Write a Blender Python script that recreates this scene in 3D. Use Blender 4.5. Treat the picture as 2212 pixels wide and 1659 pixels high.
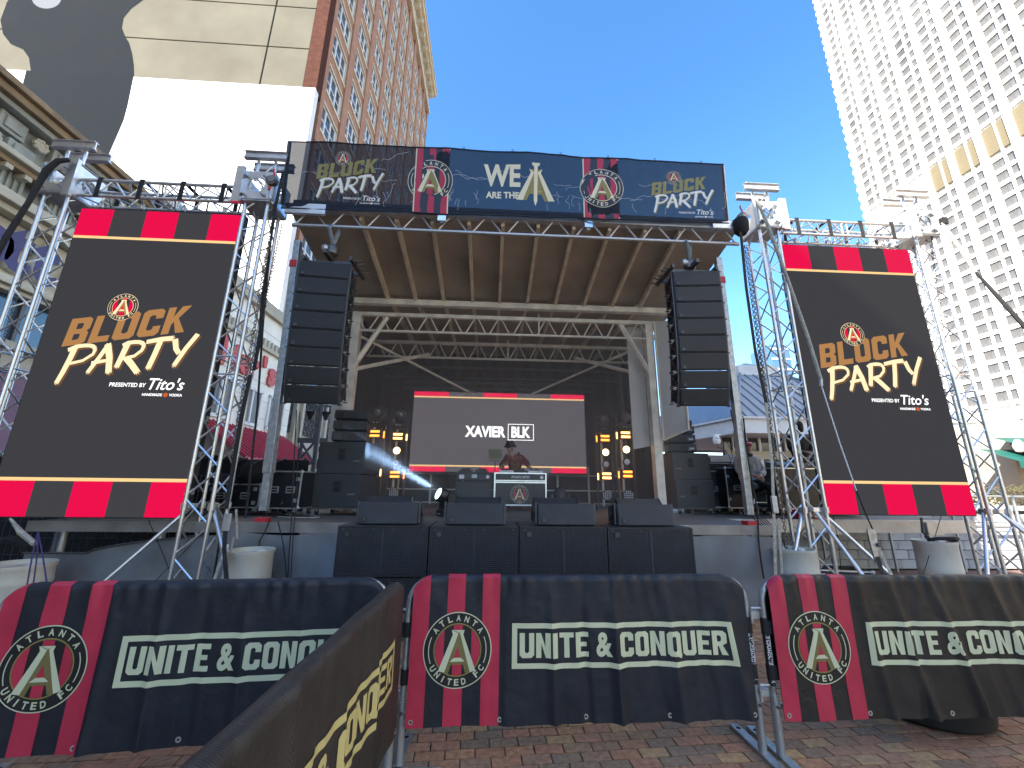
import bpy, bmesh, math, random
from math import sin, cos, pi, radians, sqrt
from mathutils import Vector, Matrix, noise
from mathutils.geometry import tessellate_polygon
random.seed(7)
S = bpy.context.scene
for o in list(bpy.data.objects): bpy.data.objects.remove(o, do_unlink=True)
COL = S.collection

# ------------------------------------------------------------------ camera
F_PX, PITCH, YAW, ROLL, CAM_H = 870.0, radians(14.23), radians(3.0), radians(0.65), 1.73
_fw = Vector((sin(YAW)*cos(PITCH), cos(YAW)*cos(PITCH), sin(PITCH)))
_r0 = Vector((cos(YAW), -sin(YAW), 0)); _u0 = _r0.cross(_fw)
_rt = _r0*cos(ROLL)+_u0*sin(ROLL); _up = -_r0*sin(ROLL)+_u0*cos(ROLL)
CAMLOC = Vector((0, 0, CAM_H))
cd = bpy.data.cameras.new('camera'); cam = bpy.data.objects.new('camera', cd); COL.objects.link(cam)
cd.sensor_fit = 'HORIZONTAL'; cd.sensor_width = 36; cd.lens = 36*F_PX/2212; cd.clip_start = .05; cd.clip_end = 3000
cam.matrix_world = Matrix.Translation(CAMLOC) @ Matrix((_rt, _up, -_fw)).transposed().to_4x4()
S.camera = cam
def ray(x, y): return _fw + _rt*((x-1106)/F_PX) - _up*((y-829.5)/F_PX)
def at(x, y, Y=None, X=None, Z=None):
    """point seen at photo position (x, y on a 2212 wide print) on the plane Y=, X= or Z="""
    d = ray(x, y)
    k = Y/d.y if Y is not None else X/d.x if X is not None else (Z-CAM_H)/d.z
    return CAMLOC + d*k

# ------------------------------------------------------------------ light
EXPO = 2.25
SUN_EL, SUN_AZ = radians(37), radians(228)     # azimuth clockwise from +Y: sun stands behind and left of the camera
w = bpy.data.worlds.new('World'); S.world = w; w.use_nodes = True
nt = w.node_tree; bgn = nt.nodes['Background']
sky = nt.nodes.new('ShaderNodeTexSky'); sky.sky_type = 'NISHITA'; sky.sun_disc = False
sky.sun_elevation = SUN_EL; sky.sun_rotation = SUN_AZ; sky.air_density = 1.0; sky.dust_density = 0.5; sky.ozone_density = 1.6
hs_ = nt.nodes.new('ShaderNodeHueSaturation'); hs_.inputs['Saturation'].default_value = 1.27; nt.links.new(sky.outputs[0], hs_.inputs['Color']); nt.links.new(hs_.outputs[0], bgn.inputs[0]); bgn.inputs[1].default_value = 0.10
sl = bpy.data.lights.new('sun', 'SUN'); sl.energy = 3.6; sl.angle = radians(.53); sl.color = (1, .93, .82)
so = bpy.data.objects.new('sun', sl); COL.objects.link(so)
sund = Vector((sin(SUN_AZ)*cos(SUN_EL), cos(SUN_AZ)*cos(SUN_EL), sin(SUN_EL)))
so.rotation_euler = sund.to_track_quat('Z', 'Y').to_euler(); so.location = sund*200
S.view_settings.view_transform = 'Standard'; S.view_settings.look = 'None'; S.view_settings.exposure = EXPO; S.view_settings.gamma = 1
S.view_settings.use_curve_mapping = False
try:
    S.cycles.max_bounces = 6; S.cycles.diffuse_bounces = 3; S.cycles.glossy_bounces = 3; S.cycles.transparent_max_bounces = 8; S.cycles.volume_bounces = 1
    S.cycles.volume_step_rate = 4
except Exception: pass

# ------------------------------------------------------------------ materials
MATS = {}
def lin(h):
    if isinstance(h, str):
        c = [int(h[i:i+2], 16)/255 for i in (0, 2, 4)]
        return tuple(x/12.92 if x <= .04045 else ((x+.055)/1.055)**2.4 for x in c)
    return tuple(h)
def pm(name, col, rough=.6, metal=0, var=0, scale=8, bump=0, bscale=40, spec=.5, col2=None, coords='Object', emis=None, trans=0, detail=4, stretch=None):
    m = bpy.data.materials.new(name); m.use_nodes = True; MATS[name] = m
    n = m.node_tree.nodes; L = m.node_tree.links; b = n['Principled BSDF']
    c = lin(col)
    b.inputs['Base Color'].default_value = (*c, 1); b.inputs['Roughness'].default_value = rough; b.inputs['Metallic'].default_value = metal
    b.inputs['Specular IOR Level'].default_value = spec
    if emis is not None:
        e = lin(emis); k = 2**-EXPO
        b.inputs['Emission Color'].default_value = (*e, 1); b.inputs['Emission Strength'].default_value = k
    if var or bump:
        tc = n.new('ShaderNodeTexCoord'); src = tc.outputs[coords]
        if stretch:
            mp = n.new('ShaderNodeMapping'); mp.inputs['Scale'].default_value = stretch; L.new(src, mp.inputs[0]); src = mp.outputs[0]
    if var:
        t = n.new('ShaderNodeTexNoise'); t.inputs['Scale'].default_value = scale; t.inputs['Detail'].default_value = detail; L.new(src, t.inputs['Vector'])
        r = n.new('ShaderNodeValToRGB'); r.color_ramp.elements[0].position = .3; r.color_ramp.elements[1].position = .7
        c2 = lin(col2) if col2 is not None else tuple(min(1, x*(1+var)) for x in c)
        r.color_ramp.elements[0].color = (*(tuple(x*(1-var) for x in c) if col2 is None else c), 1); r.color_ramp.elements[1].color = (*c2, 1)
        L.new(t.outputs[0], r.inputs[0]); L.new(r.outputs[0], b.inputs['Base Color'])
        mr = n.new('ShaderNodeMapRange'); mr.inputs[3].default_value = max(.03, rough*.8); mr.inputs[4].default_value = min(1, rough*1.2)
        L.new(t.outputs[0], mr.inputs[0]); L.new(mr.outputs[0], b.inputs['Roughness'])
    if bump:
        t2 = n.new('ShaderNodeTexNoise'); t2.inputs['Scale'].default_value = bscale; t2.inputs['Detail'].default_value = 3; L.new(src, t2.inputs['Vector'])
        bp = n.new('ShaderNodeBump'); bp.inputs['Strength'].default_value = bump; bp.inputs['Distance'].default_value = .02
        L.new(t2.outputs[0], bp.inputs['Height']); L.new(bp.outputs[0], b.inputs['Normal'])
    if trans:
        tr = n.new('ShaderNodeBsdfTransparent'); mx = n.new('ShaderNodeMixShader'); mx.inputs[0].default_value = trans
        L.new(b.outputs[0], mx.inputs[1]); L.new(tr.outputs[0], mx.inputs[2]); L.new(mx.outputs[0], n['Material Output'].inputs[0])
    return m
def rnd_hue(m, amt=.25):
    """vary a material's brightness from object to object"""
    n = m.node_tree.nodes; L = m.node_tree.links; b = n['Principled BSDF']
    oi = n.new('ShaderNodeObjectInfo'); mr = n.new('ShaderNodeMapRange'); mr.inputs[3].default_value = 1-amt; mr.inputs[4].default_value = 1+amt
    L.new(oi.outputs['Random'], mr.inputs[0]); h = n.new('ShaderNodeHueSaturation'); L.new(mr.outputs[0], h.inputs['Value'])
    if b.inputs['Base Color'].is_linked:
        L.new(b.inputs['Base Color'].links[0].from_socket, h.inputs['Color'])
    else: h.inputs['Color'].default_value = b.inputs['Base Color'].default_value
    L.new(h.outputs[0], b.inputs['Base Color'])

pm('alu', (.70,.72,.74), .30, .88, .10, 6, .05, 60)
pm('alu_dull', (.50,.51,.52), .5, .9, .15, 5, .05, 50)
pm('steel_galv', (.42,.45,.47), .48, .85, .25, 14, .08, 80)
pm('steel_dark', (.10,.10,.105), .5, .6, .2, 20)
pm('chain_steel', (.16,.15,.14), .45, .8, .2, 30)
pm('black_paint', (.018,.019,.021), .5, 0, .35, 12, .25, 260)
pm('cabinet', (.024,.027,.031), .5, 0, .2, 9, .35, 420)
pm('grille', (.034,.040,.050), .5, 0, .22, 5, .3, 700)
pm('array_grille', (.016,.018,.021), .5, 0, .2, 5, .3, 700)
pm('black_plastic', (.014,.014,.015), .4, 0, .2, 10)
pm('rubber', (.012,.012,.012), .75, 0, .3, 9, .1, 60)
pm('black_cloth', (.012,.0125,.014), .9, 0, .5, 2.2, .2, 30)
pm('strap', (.016,.016,.017), .8, 0, .3, 20, .2, 200)
pm('strap_pale', (.36,.35,.30), .8, 0, .3, 20, .2, 200)
pm('strap_grey', (.17,.20,.22), .85, 0, .3, 20, .2, 120)
pm('badge', (.24,.24,.24), .4, .5)
pm('badge_dark', (.075,.08,.085), .4, .5)
pm('grommet', (.62,.62,.60), .3, .7)
pm('skirt', (.165,.178,.190), .55, 0, .35, 1.6, .25, 5)
pm('roof_sheet', (.39,.335,.26), .6, 0, .22, 1.2, .1, 12)
pm('rib_alu', (.80,.70,.54), .5, .2, .2, 4)
pm('beam_grey', (.78,.73,.64), .5, .25, .2, 4)
pm('deck_ply', (.10,.085,.075), .6, 0, .35, 3, .1, 30)
pm('wall_panel', (.56,.54,.50), .55, 0, .12, 1.5)
pm('white_plastic', (.72,.73,.70), .45, 0, .1, 4, .05, 30)
pm('barrel', (.50,.50,.44), .4, 0, .12, 3, .06, 20)
pm('red_paint', (.52,.03,.04), .5)
pm('case_black', (.010,.011,.014), .38, 0, .25, 6, .1, 200)
pm('laptop_green', (.14,.15,.075), .4, .2)
pm('felt_white', (.75,.75,.76), .6)
pm('skin', (.40,.23,.16), .55)
pm('denim_black', (.012,.012,.015), .85)
pm('coat_grey', (.33,.345,.37), .7, 0, .2, 7, .1, 30)
pm('beanie', (.42,.025,.045), .9, 0, .2, 30)
pm('hat_black', (.008,.008,.009), .85)
pm('lens', (.75,.80,.85), .12, 0, spec=.8)
pm('lamp_orange', (.9,.35,.05), .4, emis=(5.0, 1.15, .12))
pm('lamp_amber', (.9,.5,.15), .4, emis=(8.0, 3.2, .75))
pm('lamp_warm', (.9,.8,.5), .3, emis=(12, 8.5, 3.6))
pm('lamp_cold', (.8,.9,1), .2, emis=(4.5, 7.0, 8.0))
pm('led_dark', (.004,.004,.004), .9, 0, spec=0, emis=(.050,.050,.057))
pm('led_dark_c', (.004,.004,.004), .9, 0, spec=0, emis=(.115,.105,.12))
pm('led_red', (.004,.004,.004), .9, 0, spec=0, emis=(.86,.004,.072))
pm('led_red_c', (.004,.004,.004), .9, 0, spec=0, emis=(.95,.01,.085))
pm('led_grey', (.004,.004,.004), .9, 0, spec=0, emis=(.055,.055,.062))
pm('led_gold', (.004,.004,.004), .9, 0, spec=0, emis=(1.1,.72,.32))
pm('led_bronze', (.004,.004,.004), .9, 0, spec=0, emis=(.48,.235,.085))
pm('led_cream', (.004,.004,.004), .9, 0, spec=0, emis=(1.25,.98,.60))
pm('led_brown', (.004,.004,.004), .9, 0, spec=0, emis=(.20,.095,.04))
pm('led_white', (.004,.004,.004), .9, 0, spec=0, emis=(1.5,1.5,1.5))
pm('led_orange', (.004,.004,.004), .9, 0, spec=0, emis=(.7,.12,.03))
# printed fabric colours
pm('vinyl_back', (.016,.017,.02), .55)
pm('print_red', (.50,.030,.070), .5, 0, .12, 5, .12, 9, coords='Object')
pm('print_red_mesh', (.44,.02,.06), .55, 0, .1, 3)
pm('print_black', (.010,.011,.014), .5)
pm('print_cream', (.62,.66,.44), .55, 0, .06, 4)
pm('print_cream2', (.56,.50,.22), .55)
pm('print_olive', (.19,.16,.055), .55)
pm('print_gold', (.26,.23,.065), .55)
pm('print_white', (.78,.78,.75), .55)
pm('print_ivory', (.78,.72,.52), .55)
pm('print_crack', (.36,.38,.42), .5)
pm('print_navy', (.014,.018,.034), .5)

def cloth_mat(name, col, col_line, period=.10, pitch=.013):
    m = pm(name, col, .42); n = m.node_tree.nodes; L = m.node_tree.links; b = n['Principled BSDF']
    uv = n.new('ShaderNodeUVMap'); sx = n.new('ShaderNodeSeparateXYZ'); L.new(uv.outputs[0], sx.inputs[0])
    def mth(op, a, bb=None):
        x = n.new('ShaderNodeMath'); x.operation = op
        for i, v in enumerate((a, bb)):
            if v is None: continue
            if isinstance(v, (int, float)): x.inputs[i].default_value = v
            else: L.new(v, x.inputs[i])
        return x.outputs[0]
    pp = mth('PINGPONG', mth('ADD', sx.outputs[0], 50.0), period/2)
    s = mth('SINE', mth('MULTIPLY', mth('ADD', mth('MULTIPLY', pp, 2.2), sx.outputs[1]), 2*pi/pitch))
    g = mth('GREATER_THAN', s, .45)
    nz = n.new('ShaderNodeTexNoise'); nz.inputs['Scale'].default_value = 3.5; L.new(uv.outputs[0], nz.inputs['Vector'])
    fade = mth('MULTIPLY', g, nz.outputs[0])
    mx = n.new('ShaderNodeMix'); mx.data_type = 'RGBA'; L.new(fade, mx.inputs[0]); mx.inputs[6].default_value = (*lin(col), 1); mx.inputs[7].default_value = (*lin(col_line), 1)
    L.new(mx.outputs[2], b.inputs['Base Color'])
    n2 = n.new('ShaderNodeTexNoise'); n2.inputs['Scale'].default_value = 9; n2.inputs['Detail'].default_value = 5; L.new(uv.outputs[0], n2.inputs['Vector'])
    mr = n.new('ShaderNodeMapRange'); mr.inputs[3].default_value = .40; mr.inputs[4].default_value = .66; L.new(n2.outputs[0], mr.inputs[0]); L.new(mr.outputs[0], b.inputs['Roughness'])
    bp = n.new('ShaderNodeBump'); bp.inputs['Strength'].default_value = .25; bp.inputs['Distance'].default_value = .03; L.new(n2.outputs[0], bp.inputs['Height']); L.new(bp.outputs[0], b.inputs['Normal'])
cloth_mat('banner_navy', (.0085,.0125,.021), (.018,.025,.040))
cloth_mat('banner_charcoal', (.0150,.0138,.0132), (.026,.024,.022))
cloth_mat('banner_brown', (.017,.0155,.016), (.115,.102,.092), .11, .019)

# ------------------------------------------------------------------ mesh builder
class MB:
    def __init__(s, mat=None): s.V = []; s.F = []; s.I = []; s.mats = []; s.cur = 0; s.uv = None; mat and s.m(mat)
    def m(s, name):
        if name not in s.mats: s.mats.append(name)
        s.cur = s.mats.index(name); return s
    def add(s, V, F):
        k = len(s.V); s.V += [tuple(v) for v in V]
        for f in F: s.F.append(tuple(i+k for i in f)); s.I.append(s.cur)
        return s
    def box(s, c, size, R=None):
        x, y, z = (a/2 for a in size); c = Vector(c)
        V = [Vector(p) for p in ((-x,-y,-z),(x,-y,-z),(x,y,-z),(-x,y,-z),(-x,-y,z),(x,-y,z),(x,y,z),(-x,y,z))]
        if R is not None: V = [R @ v for v in V]
        return s.add([v+c for v in V], [(0,3,2,1),(4,5,6,7),(0,1,5,4),(1,2,6,5),(2,3,7,6),(3,0,4,7)])
    def bb(s, x0, x1, y0, y1, z0, z1): return s.box(((x0+x1)/2,(y0+y1)/2,(z0+z1)/2), (abs(x1-x0),abs(y1-y0),abs(z1-z0)))
    def tube(s, p, q, r, n=8, r2=None, cap=True):
        p, q = Vector(p), Vector(q); d = q-p
        if d.length < 1e-6: return s
        R = d.to_track_quat('Z', 'Y').to_matrix(); r2 = r if r2 is None else r2
        V = [p+R@Vector((r*cos(2*pi*i/n), r*sin(2*pi*i/n), 0)) for i in range(n)]+[q+R@Vector((r2*cos(2*pi*i/n), r2*sin(2*pi*i/n), 0)) for i in range(n)]
        F = [(i, (i+1) % n, n+(i+1) % n, n+i) for i in range(n)]
        if cap: F += [tuple(range(n-1, -1, -1)), tuple(range(n, 2*n))]
        return s.add(V, F)
    def path(s, pts, r, n=6, closed=False):
        """one smooth-swept tube along points"""
        P = [Vector(p) for p in pts]; k = len(P); V = []; up = Vector((0,0,1)); prev = None
        for i in range(k):
            a = P[(i-1) % k] if (closed or i > 0) else P[i]; b = P[(i+1) % k] if (closed or i < k-1) else P[i]
            t = (b-a).normalized()
            if prev is None:
                u = t.orthogonal().normalized()
            else:
                u = (prev - t*prev.dot(t)); u = u.normalized() if u.length > 1e-6 else t.orthogonal().normalized()
            prev = u; v = t.cross(u); rr = r[i] if isinstance(r, (list, tuple)) else r
            V += [P[i]+(u*cos(2*pi*j/n)+v*sin(2*pi*j/n))*rr for j in range(n)]
        F = []
        for i in range(k if closed else k-1):
            a, b = i*n, ((i+1) % k)*n
            F += [(a+j, a+(j+1) % n, b+(j+1) % n, b+j) for j in range(n)]
        if not closed: F += [tuple(range(n-1,-1,-1)), tuple(range((k-1)*n, k*n))]
        return s.add(V, F)
    def lathe(s, c, prof, n=20, axis='Z'):
        c = Vector(c); V = []; F = []; k = len(prof)
        for (r, z) in prof:
            for i in range(n):
                a = 2*pi*i/n; v = Vector((r*cos(a), r*sin(a), z))
                if axis == 'Y': v = Vector((v.x, v.z, v.y))
                if axis == 'X': v = Vector((v.z, v.x, v.y))
                V.append(c+v)
        for j in range(k-1):
            F += [(j*n+i, j*n+(i+1) % n, (j+1)*n+(i+1) % n, (j+1)*n+i) for i in range(n)]
        F += [tuple(range(n-1,-1,-1)), tuple(range((k-1)*n, k*n))]
        return s.add(V, F)
    def prism(s, poly, f0, f1):
        """poly of 2D points; f0, f1 map a 2D point to the two end faces"""
        n = len(poly); V = [f0(*p) for p in poly]+[f1(*p) for p in poly]
        return s.add(V, [tuple(range(n-1,-1,-1)), tuple(range(n, 2*n))]+[(i, (i+1) % n, n+(i+1) % n, n+i) for i in range(n)])
    def mesh(s, name, smooth=False, bevel=0, seg=2):
        me = bpy.data.meshes.new(name); me.from_pydata(s.V, [], s.F)
        for k in s.mats: me.materials.append(MATS[k])
        if len(s.mats) > 1: me.polygons.foreach_set('material_index', s.I)
        bm = bmesh.new(); bm.from_mesh(me)
        bmesh.ops.recalc_face_normals(bm, faces=bm.faces)
        if bevel:
            ed = [e for e in bm.edges if len(e.link_faces) == 2 and e.calc_face_angle(0) > .5]
            bmesh.ops.bevel(bm, geom=ed, offset=bevel, segments=seg, affect='EDGES', profile=.6, clamp_overlap=True)
        bm.to_mesh(me); bm.free()
        if smooth:
            me.polygons.foreach_set('use_smooth', [True]*len(me.polygons))
            try: me.set_sharp_from_angle(angle=radians(40))
            except Exception: pass
        if s.uv: pass
        me.update(); return me
    def build(s, name, parent=None, smooth=False, bevel=0, seg=2, loc=None, rot=None):
        return link(name, s.mesh(name, smooth, bevel, seg), parent, loc, rot)
def link(name, me, parent=None, loc=None, rot=None):
    o = bpy.data.objects.new(name, me); COL.objects.link(o)
    if loc is not None: o.location = loc
    if rot is not None: o.rotation_euler = rot
    if parent is not None:
        o.parent = parent
        if parent.get('_w'): o.matrix_parent_inverse = Matrix.Translation(-Vector(parent['_w']))
    return o
def tag(o, label=None, cat=None, group=None, kind=None):
    if label: o['label'] = label
    if cat: o['category'] = cat
    if group: o['group'] = group
    if kind: o['kind'] = kind
    return o
def thing(name, label, cat, loc=(0,0,0), rotz=0, group=None, world=False):
    """an Empty at the thing's base. world=True: its parts are built in world coordinates"""
    o = bpy.data.objects.new(name, None); COL.objects.link(o); o.location = loc; o.rotation_euler = (0,0,rotz); o.empty_display_size = .1
    if world: o['_w'] = tuple(loc)
    return tag(o, label, cat, group)
def dup(root, loc=None, rot=None, label=None):
    def cp(o, par):
        c = o.copy(); COL.objects.link(c)
        if par is not None: c.parent = par
        for ch in o.children: cp(ch, c)
        return c
    r = cp(root, None)
    if loc is not None: r.location = loc
    if rot is not None: r.rotation_euler = rot if not isinstance(rot, (int, float)) else (0,0,rot)
    if label: r['label'] = label
    return r
_UC = {}
def rod(name, p, q, r, mat, parent=None, n=10):
    """straight round bar as its own object, sharing one unit mesh for each material"""
    p, q = Vector(p), Vector(q); k = (mat, n)
    if k not in _UC: _UC[k] = MB(mat).tube((0,0,0), (0,0,1), 1, n).mesh('rod', True)
    o = bpy.data.objects.new(name, _UC[k]); COL.objects.link(o); d = q-p
    M = Matrix.Translation(p) @ d.to_track_quat('Z', 'Y').to_matrix().to_4x4() @ Matrix.Diagonal((r, r, d.length, 1))
    if parent is not None:
        o.parent = parent
        if parent.get('_w'): o.matrix_parent_inverse = Matrix.Translation(-Vector(parent['_w']))
    o.matrix_basis = M
    return o
def boxpart(name, x0, x1, y0, y1, z0, z1, mat, parent=None, bevel=0):
    return MB(mat).bb(x0, x1, y0, y1, z0, z1).build(name, parent, bevel=bevel)
def Rz(a): return Matrix.Rotation(a, 3, 'Z')
def Rx(a): return Matrix.Rotation(a, 3, 'X')
def Ry(a): return Matrix.Rotation(a, 3, 'Y')
def jit(a): return random.uniform(-a, a)

# ------------------------------------------------------------------ flat artwork (lettering, crests): lists of (verts2d, faces, colour key, layer)
_TX = {}
def text2d(s, bold=.0, shear=0, spacing=1):
    k = (s, bold, shear, spacing)
    if k in _TX: return _TX[k]
    cu = bpy.data.curves.new('t', 'FONT'); cu.body = s; cu.size = 1; cu.offset = bold; cu.shear = shear; cu.space_character = spacing
    cu.resolution_u = 3; cu.fill_mode = 'FRONT'
    ob = bpy.data.objects.new('t', cu); COL.objects.link(ob)
    dg = bpy.context.evaluated_depsgraph_get(); me = bpy.data.meshes.new_from_object(ob.evaluated_get(dg))
    V = [(v.co.x, v.co.y) for v in me.vertices]; F = [tuple(p.vertices) for p in me.polygons]
    bpy.data.objects.remove(ob); bpy.data.meshes.remove(me); bpy.data.curves.remove(cu)
    _TX[k] = (V, F); return V, F
def fit(V, x0, x1, y0, y1):
    xs = [v[0] for v in V]; ys = [v[1] for v in V]; a, b, c, d = min(xs), max(xs), min(ys), max(ys)
    return [(x0+(v[0]-a)/(b-a)*(x1-x0), y0+(v[1]-c)/(d-c)*(y1-y0)) for v in V]
def poly2d(*loops):
    L = [[Vector((p[0], p[1], 0)) for p in l] for l in loops]
    V = [(p.x, p.y) for l in L for p in l]; return V, [tuple(t) for t in tessellate_polygon(L)]
def ring(r0, r1, a0=0, a1=2*pi, n=48, c=(0,0)):
    V = []; full = abs(a1-a0-2*pi) < 1e-6; k = n if full else n+1
    for i in range(k):
        a = a0+(a1-a0)*i/n; V += [(c[0]+r0*cos(a), c[1]+r0*sin(a)), (c[0]+r1*cos(a), c[1]+r1*sin(a))]
    return V, [(2*i, 2*i+1, 2*((i+1) % k)+1, 2*((i+1) % k)) for i in range(n)]
def disc(r, n=48, c=(0,0)): return [(c[0]+r*cos(2*pi*i/n), c[1]+r*sin(2*pi*i/n)) for i in range(n)], [tuple(range(n))]
def xf(V, sx=1, sy=None, ox=0, oy=0, rot=0, shear=0):
    sy = sx if sy is None else sy; c, s = cos(rot), sin(rot); out = []
    for x, y in V:
        x, y = x*sx+y*sy*shear, y*sy; out.append((ox+c*x-s*y, oy+s*x+c*y))
    return out
def rect(x0, x1, y0, y1): return [(x0,y0),(x1,y0),(x1,y1),(x0,y1)], [(0,1,2,3)]
# block capitals with cut corners
def block(ch, w=.56, s=.20, c=.11):
    i = .05
    O = [(c,0),(w-c,0),(w,c),(w,1-c),(w-c,1),(c,1),(0,1-c),(0,c)]; OI = [(s+i,s),(w-s-i,s),(w-s,s+i),(w-s,1-s-i),(w-s-i,1-s),(s+i,1-s),(s,1-s-i),(s,s+i)]
    if ch == 'U': return poly2d([(0,1),(0,c),(c,0),(w-c,0),(w,c),(w,1),(w-s,1),(w-s,s+i),(w-s-i,s),(s+i,s),(s,s+i),(s,1)]), w
    if ch == 'N': return poly2d([(0,0),(0,1),(s*.95,1),(w-s,.42),(w-s,1),(w,1),(w,0),(w-s*.95,0),(s,.58),(s,0)]), w
    if ch == 'I': return poly2d([(0,0),(s,0),(s,1),(0,1)]), s
    if ch == 'T': return poly2d([(0,1),(w,1),(w,1-s),((w+s)/2,1-s),((w+s)/2,0),((w-s)/2,0),((w-s)/2,1-s),(0,1-s)]), w
    if ch == 'E': return poly2d([(0,0),(w*.9,0),(w*.9,s),(s,s),(s,.41),(w*.78,.41),(w*.78,.59),(s,.59),(s,1-s),(w*.9,1-s),(w*.9,1),(0,1)]), w*.9
    if ch == 'C': return poly2d([(c,0),(w-c,0),(w,c),(w,.36),(w-s,.36),(w-s,s+i),(w-s-i,s),(s+i,s),(s,s+i),(s,1-s-i),(s+i,1-s),(w-s-i,1-s),(w-s,1-s-i),(w-s,.64),(w,.64),(w,1-c),(w-c,1),(c,1),(0,1-c),(0,c)]), w
    if ch == 'O': return poly2d(O, OI[::-1]), w
    if ch == 'Q': return poly2d([(c,0),(w-c-.08,0),(w-.02,-.09),(w+.02,.06),(w,c+.03),(w,1-c),(w-c,1),(c,1),(0,1-c),(0,c)], OI[::-1]), w
    if ch == 'R': return poly2d([(0,0),(s,0),(s,.36),(w*.45,.36),(w-s,0),(w+.03,0),(w*.72,.40),(w,.5),(w,1-c),(w-c,1),(0,1)], [(s,.55),(s,1-s),(w-s-i,1-s),(w-s,1-s-i),(w-s,.60),(w-s-i,.55)]), w
    if ch == 'B': return poly2d([(0,0),(w-c,0),(w,c),(w,.42),(w-.07,.5),(w,.58),(w,1-c),(w-c,1),(0,1)], [(s,s*.9),(s,.41),(w-s-.03,.41),(w-s,.37),(w-s,s*.9+.04),(w-s-.03,s*.9)], [(s,.59),(s,1-s*.9),(w-s-.03,1-s*.9),(w-s,1-s*.9-.04),(w-s,.63),(w-s-.03,.59)]), w
    if ch == 'L': return poly2d([(0,0),(w*.92,0),(w*.92,s),(s,s),(s,1),(0,1)]), w*.92
    if ch == 'K': return poly2d([(0,0),(s,0),(s,.34),(s+.06,.43),(w-s+.02,0),(w+.06,0),(w*.62,.56),(w+.05,1),(w-s,1),(s,.62),(s,1),(0,1)]), w+.05
    if ch == '&':
        V, F = text2d('&', .035); return (fit(V, 0, w*1.12, 0, 1), F), w*1.12
def blockline(txt, gap=.085, **k):
    V, F, x = [], [], 0
    for ch in txt:
        if ch == ' ': x += .22; continue
        (v, f), wd = block(ch, **k); b = len(V); V += [(p[0]+x, p[1]) for p in v]; F += [tuple(i+b for i in q) for q in f]; x += wd+gap
    return V, F
def arctext(s, r, a_mid, span, h, top=True, bold=.03):
    V, F = [], []; n = len(s)
    for i, ch in enumerate(s):
        if ch == ' ': continue
        t = (i/(n-1)-.5)*span; a = a_mid-t if top else a_mid+t
        v, f = text2d(ch, bold); wd = .40*h if ch == 'I' else .82*h
        v = fit(v, -(.11 if ch == 'I' else .38)*h, (.11 if ch == 'I' else .38)*h, -h/2, h/2); rot = a-pi/2 if top else a+pi/2
        b = len(V); V += xf(v, 1, 1, r*cos(a), r*sin(a), rot); F += [tuple(j+b for j in q) for q in f]
    return V, F
def crest(cx, cy, R, P, stripes=True):
    """round crest: P maps roles to colour keys"""
    A = []
    def ad(VF, col, lay): A.append((xf(VF[0], R, R, cx, cy), VF[1], P[col], lay))
    ad(disc(1), 'cream', 1); ad(disc(.972), 'black', 2); ad(disc(.70), 'gold', 3); ad(disc(.665), 'black', 4)
    if stripes:
        for a, b in ((-.66, -.40), (-.135, .135), (.40, .66)):
            n = 8; pts = []
            for i in range(n+1):
                x = a+(b-a)*i/n; pts.append((x, sqrt(max(0, .66**2-x*x))))
            pts += [(x, -y) for x, y in pts[::-1] if y > 1e-4]
            ad(poly2d(pts), 'red', 5)
    ad(arctext('ATLANTA', .835, pi/2, radians(104), .17), 'cream', 3); ad(arctext('UNITED FC', .835, -pi/2, radians(112), .17, False), 'cream', 3)
    for a in (180, 0): ad(ring(.825, .85, radians(a-24), radians(a+24), 14), 'cream', 3)
    # the letter A: shaded faces under, bright faces over
    ad(poly2d([(-.17,.50),(.17,.50),(.15,.42),(.53,-.54),(.24,-.60),(.17,-.38),(-.17,-.38),(-.25,-.60),(-.53,-.54),(-.15,.42)], [(0,.10),(.10,-.20),(-.10,-.20)][::-1]), 'olive', 6)
    ad(poly2d([(-.19,.52),(-.0,.44),(-.0,.40),(-.36,-.57),(-.54,-.53),(-.15,.40)]), 'cream', 7)
    ad(poly2d([(.19,.52),(0,.44),(-.0,.47),(-.19,.52)]), 'cream', 8)
    ad(poly2d([(.19,.52),(.05,.45),(.38,-.58),(.54,-.53),(.155,.40)]), 'cream', 7)
    ad(poly2d([(-.22,-.30),(-.10,-.20),(.10,-.20),(.22,-.30)]), 'cream', 8)
    return A
def stroke(pts, w0, w1, rag=.0):
    """a brush stroke: polygon along pts with ragged far end"""
    L, Rr = [], []; k = len(pts)
    for i, (x, y) in enumerate(pts):
        a = pts[max(0, i-1)]; b = pts[min(k-1, i+1)]; dx, dy = b[0]-a[0], b[1]-a[1]; l = math.hypot(dx, dy) or 1
        ww = (w0+(w1-w0)*i/(k-1))/2; L.append((x-dy/l*ww, y+dx/l*ww)); Rr.append((x+dy/l*ww, y-dx/l*ww))
    if rag:
        (lx, ly), (rx, ry) = L[-1], Rr[-1]; a = pts[-2]; b = pts[-1]; dx, dy = b[0]-a[0], b[1]-a[1]; l = math.hypot(dx, dy)
        ends = [(lx+(rx-lx)*t+dx/l*rag*g, ly+(ry-ly)*t+dy/l*rag*g) for t, g in ((.12,.3),(.25,-.9),(.4,1),(.55,-.5),(.7,.7),(.85,-.8))]
    else: ends = []
    return poly2d(L+ends+Rr[::-1])
def curve(p0, p1, p2, n=6): return [((1-t)**2*p0[0]+2*t*(1-t)*p1[0]+t*t*p2[0], (1-t)**2*p0[1]+2*t*(1-t)*p1[1]+t*t*p2[1]) for t in (i/n for i in range(n+1))]
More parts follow.
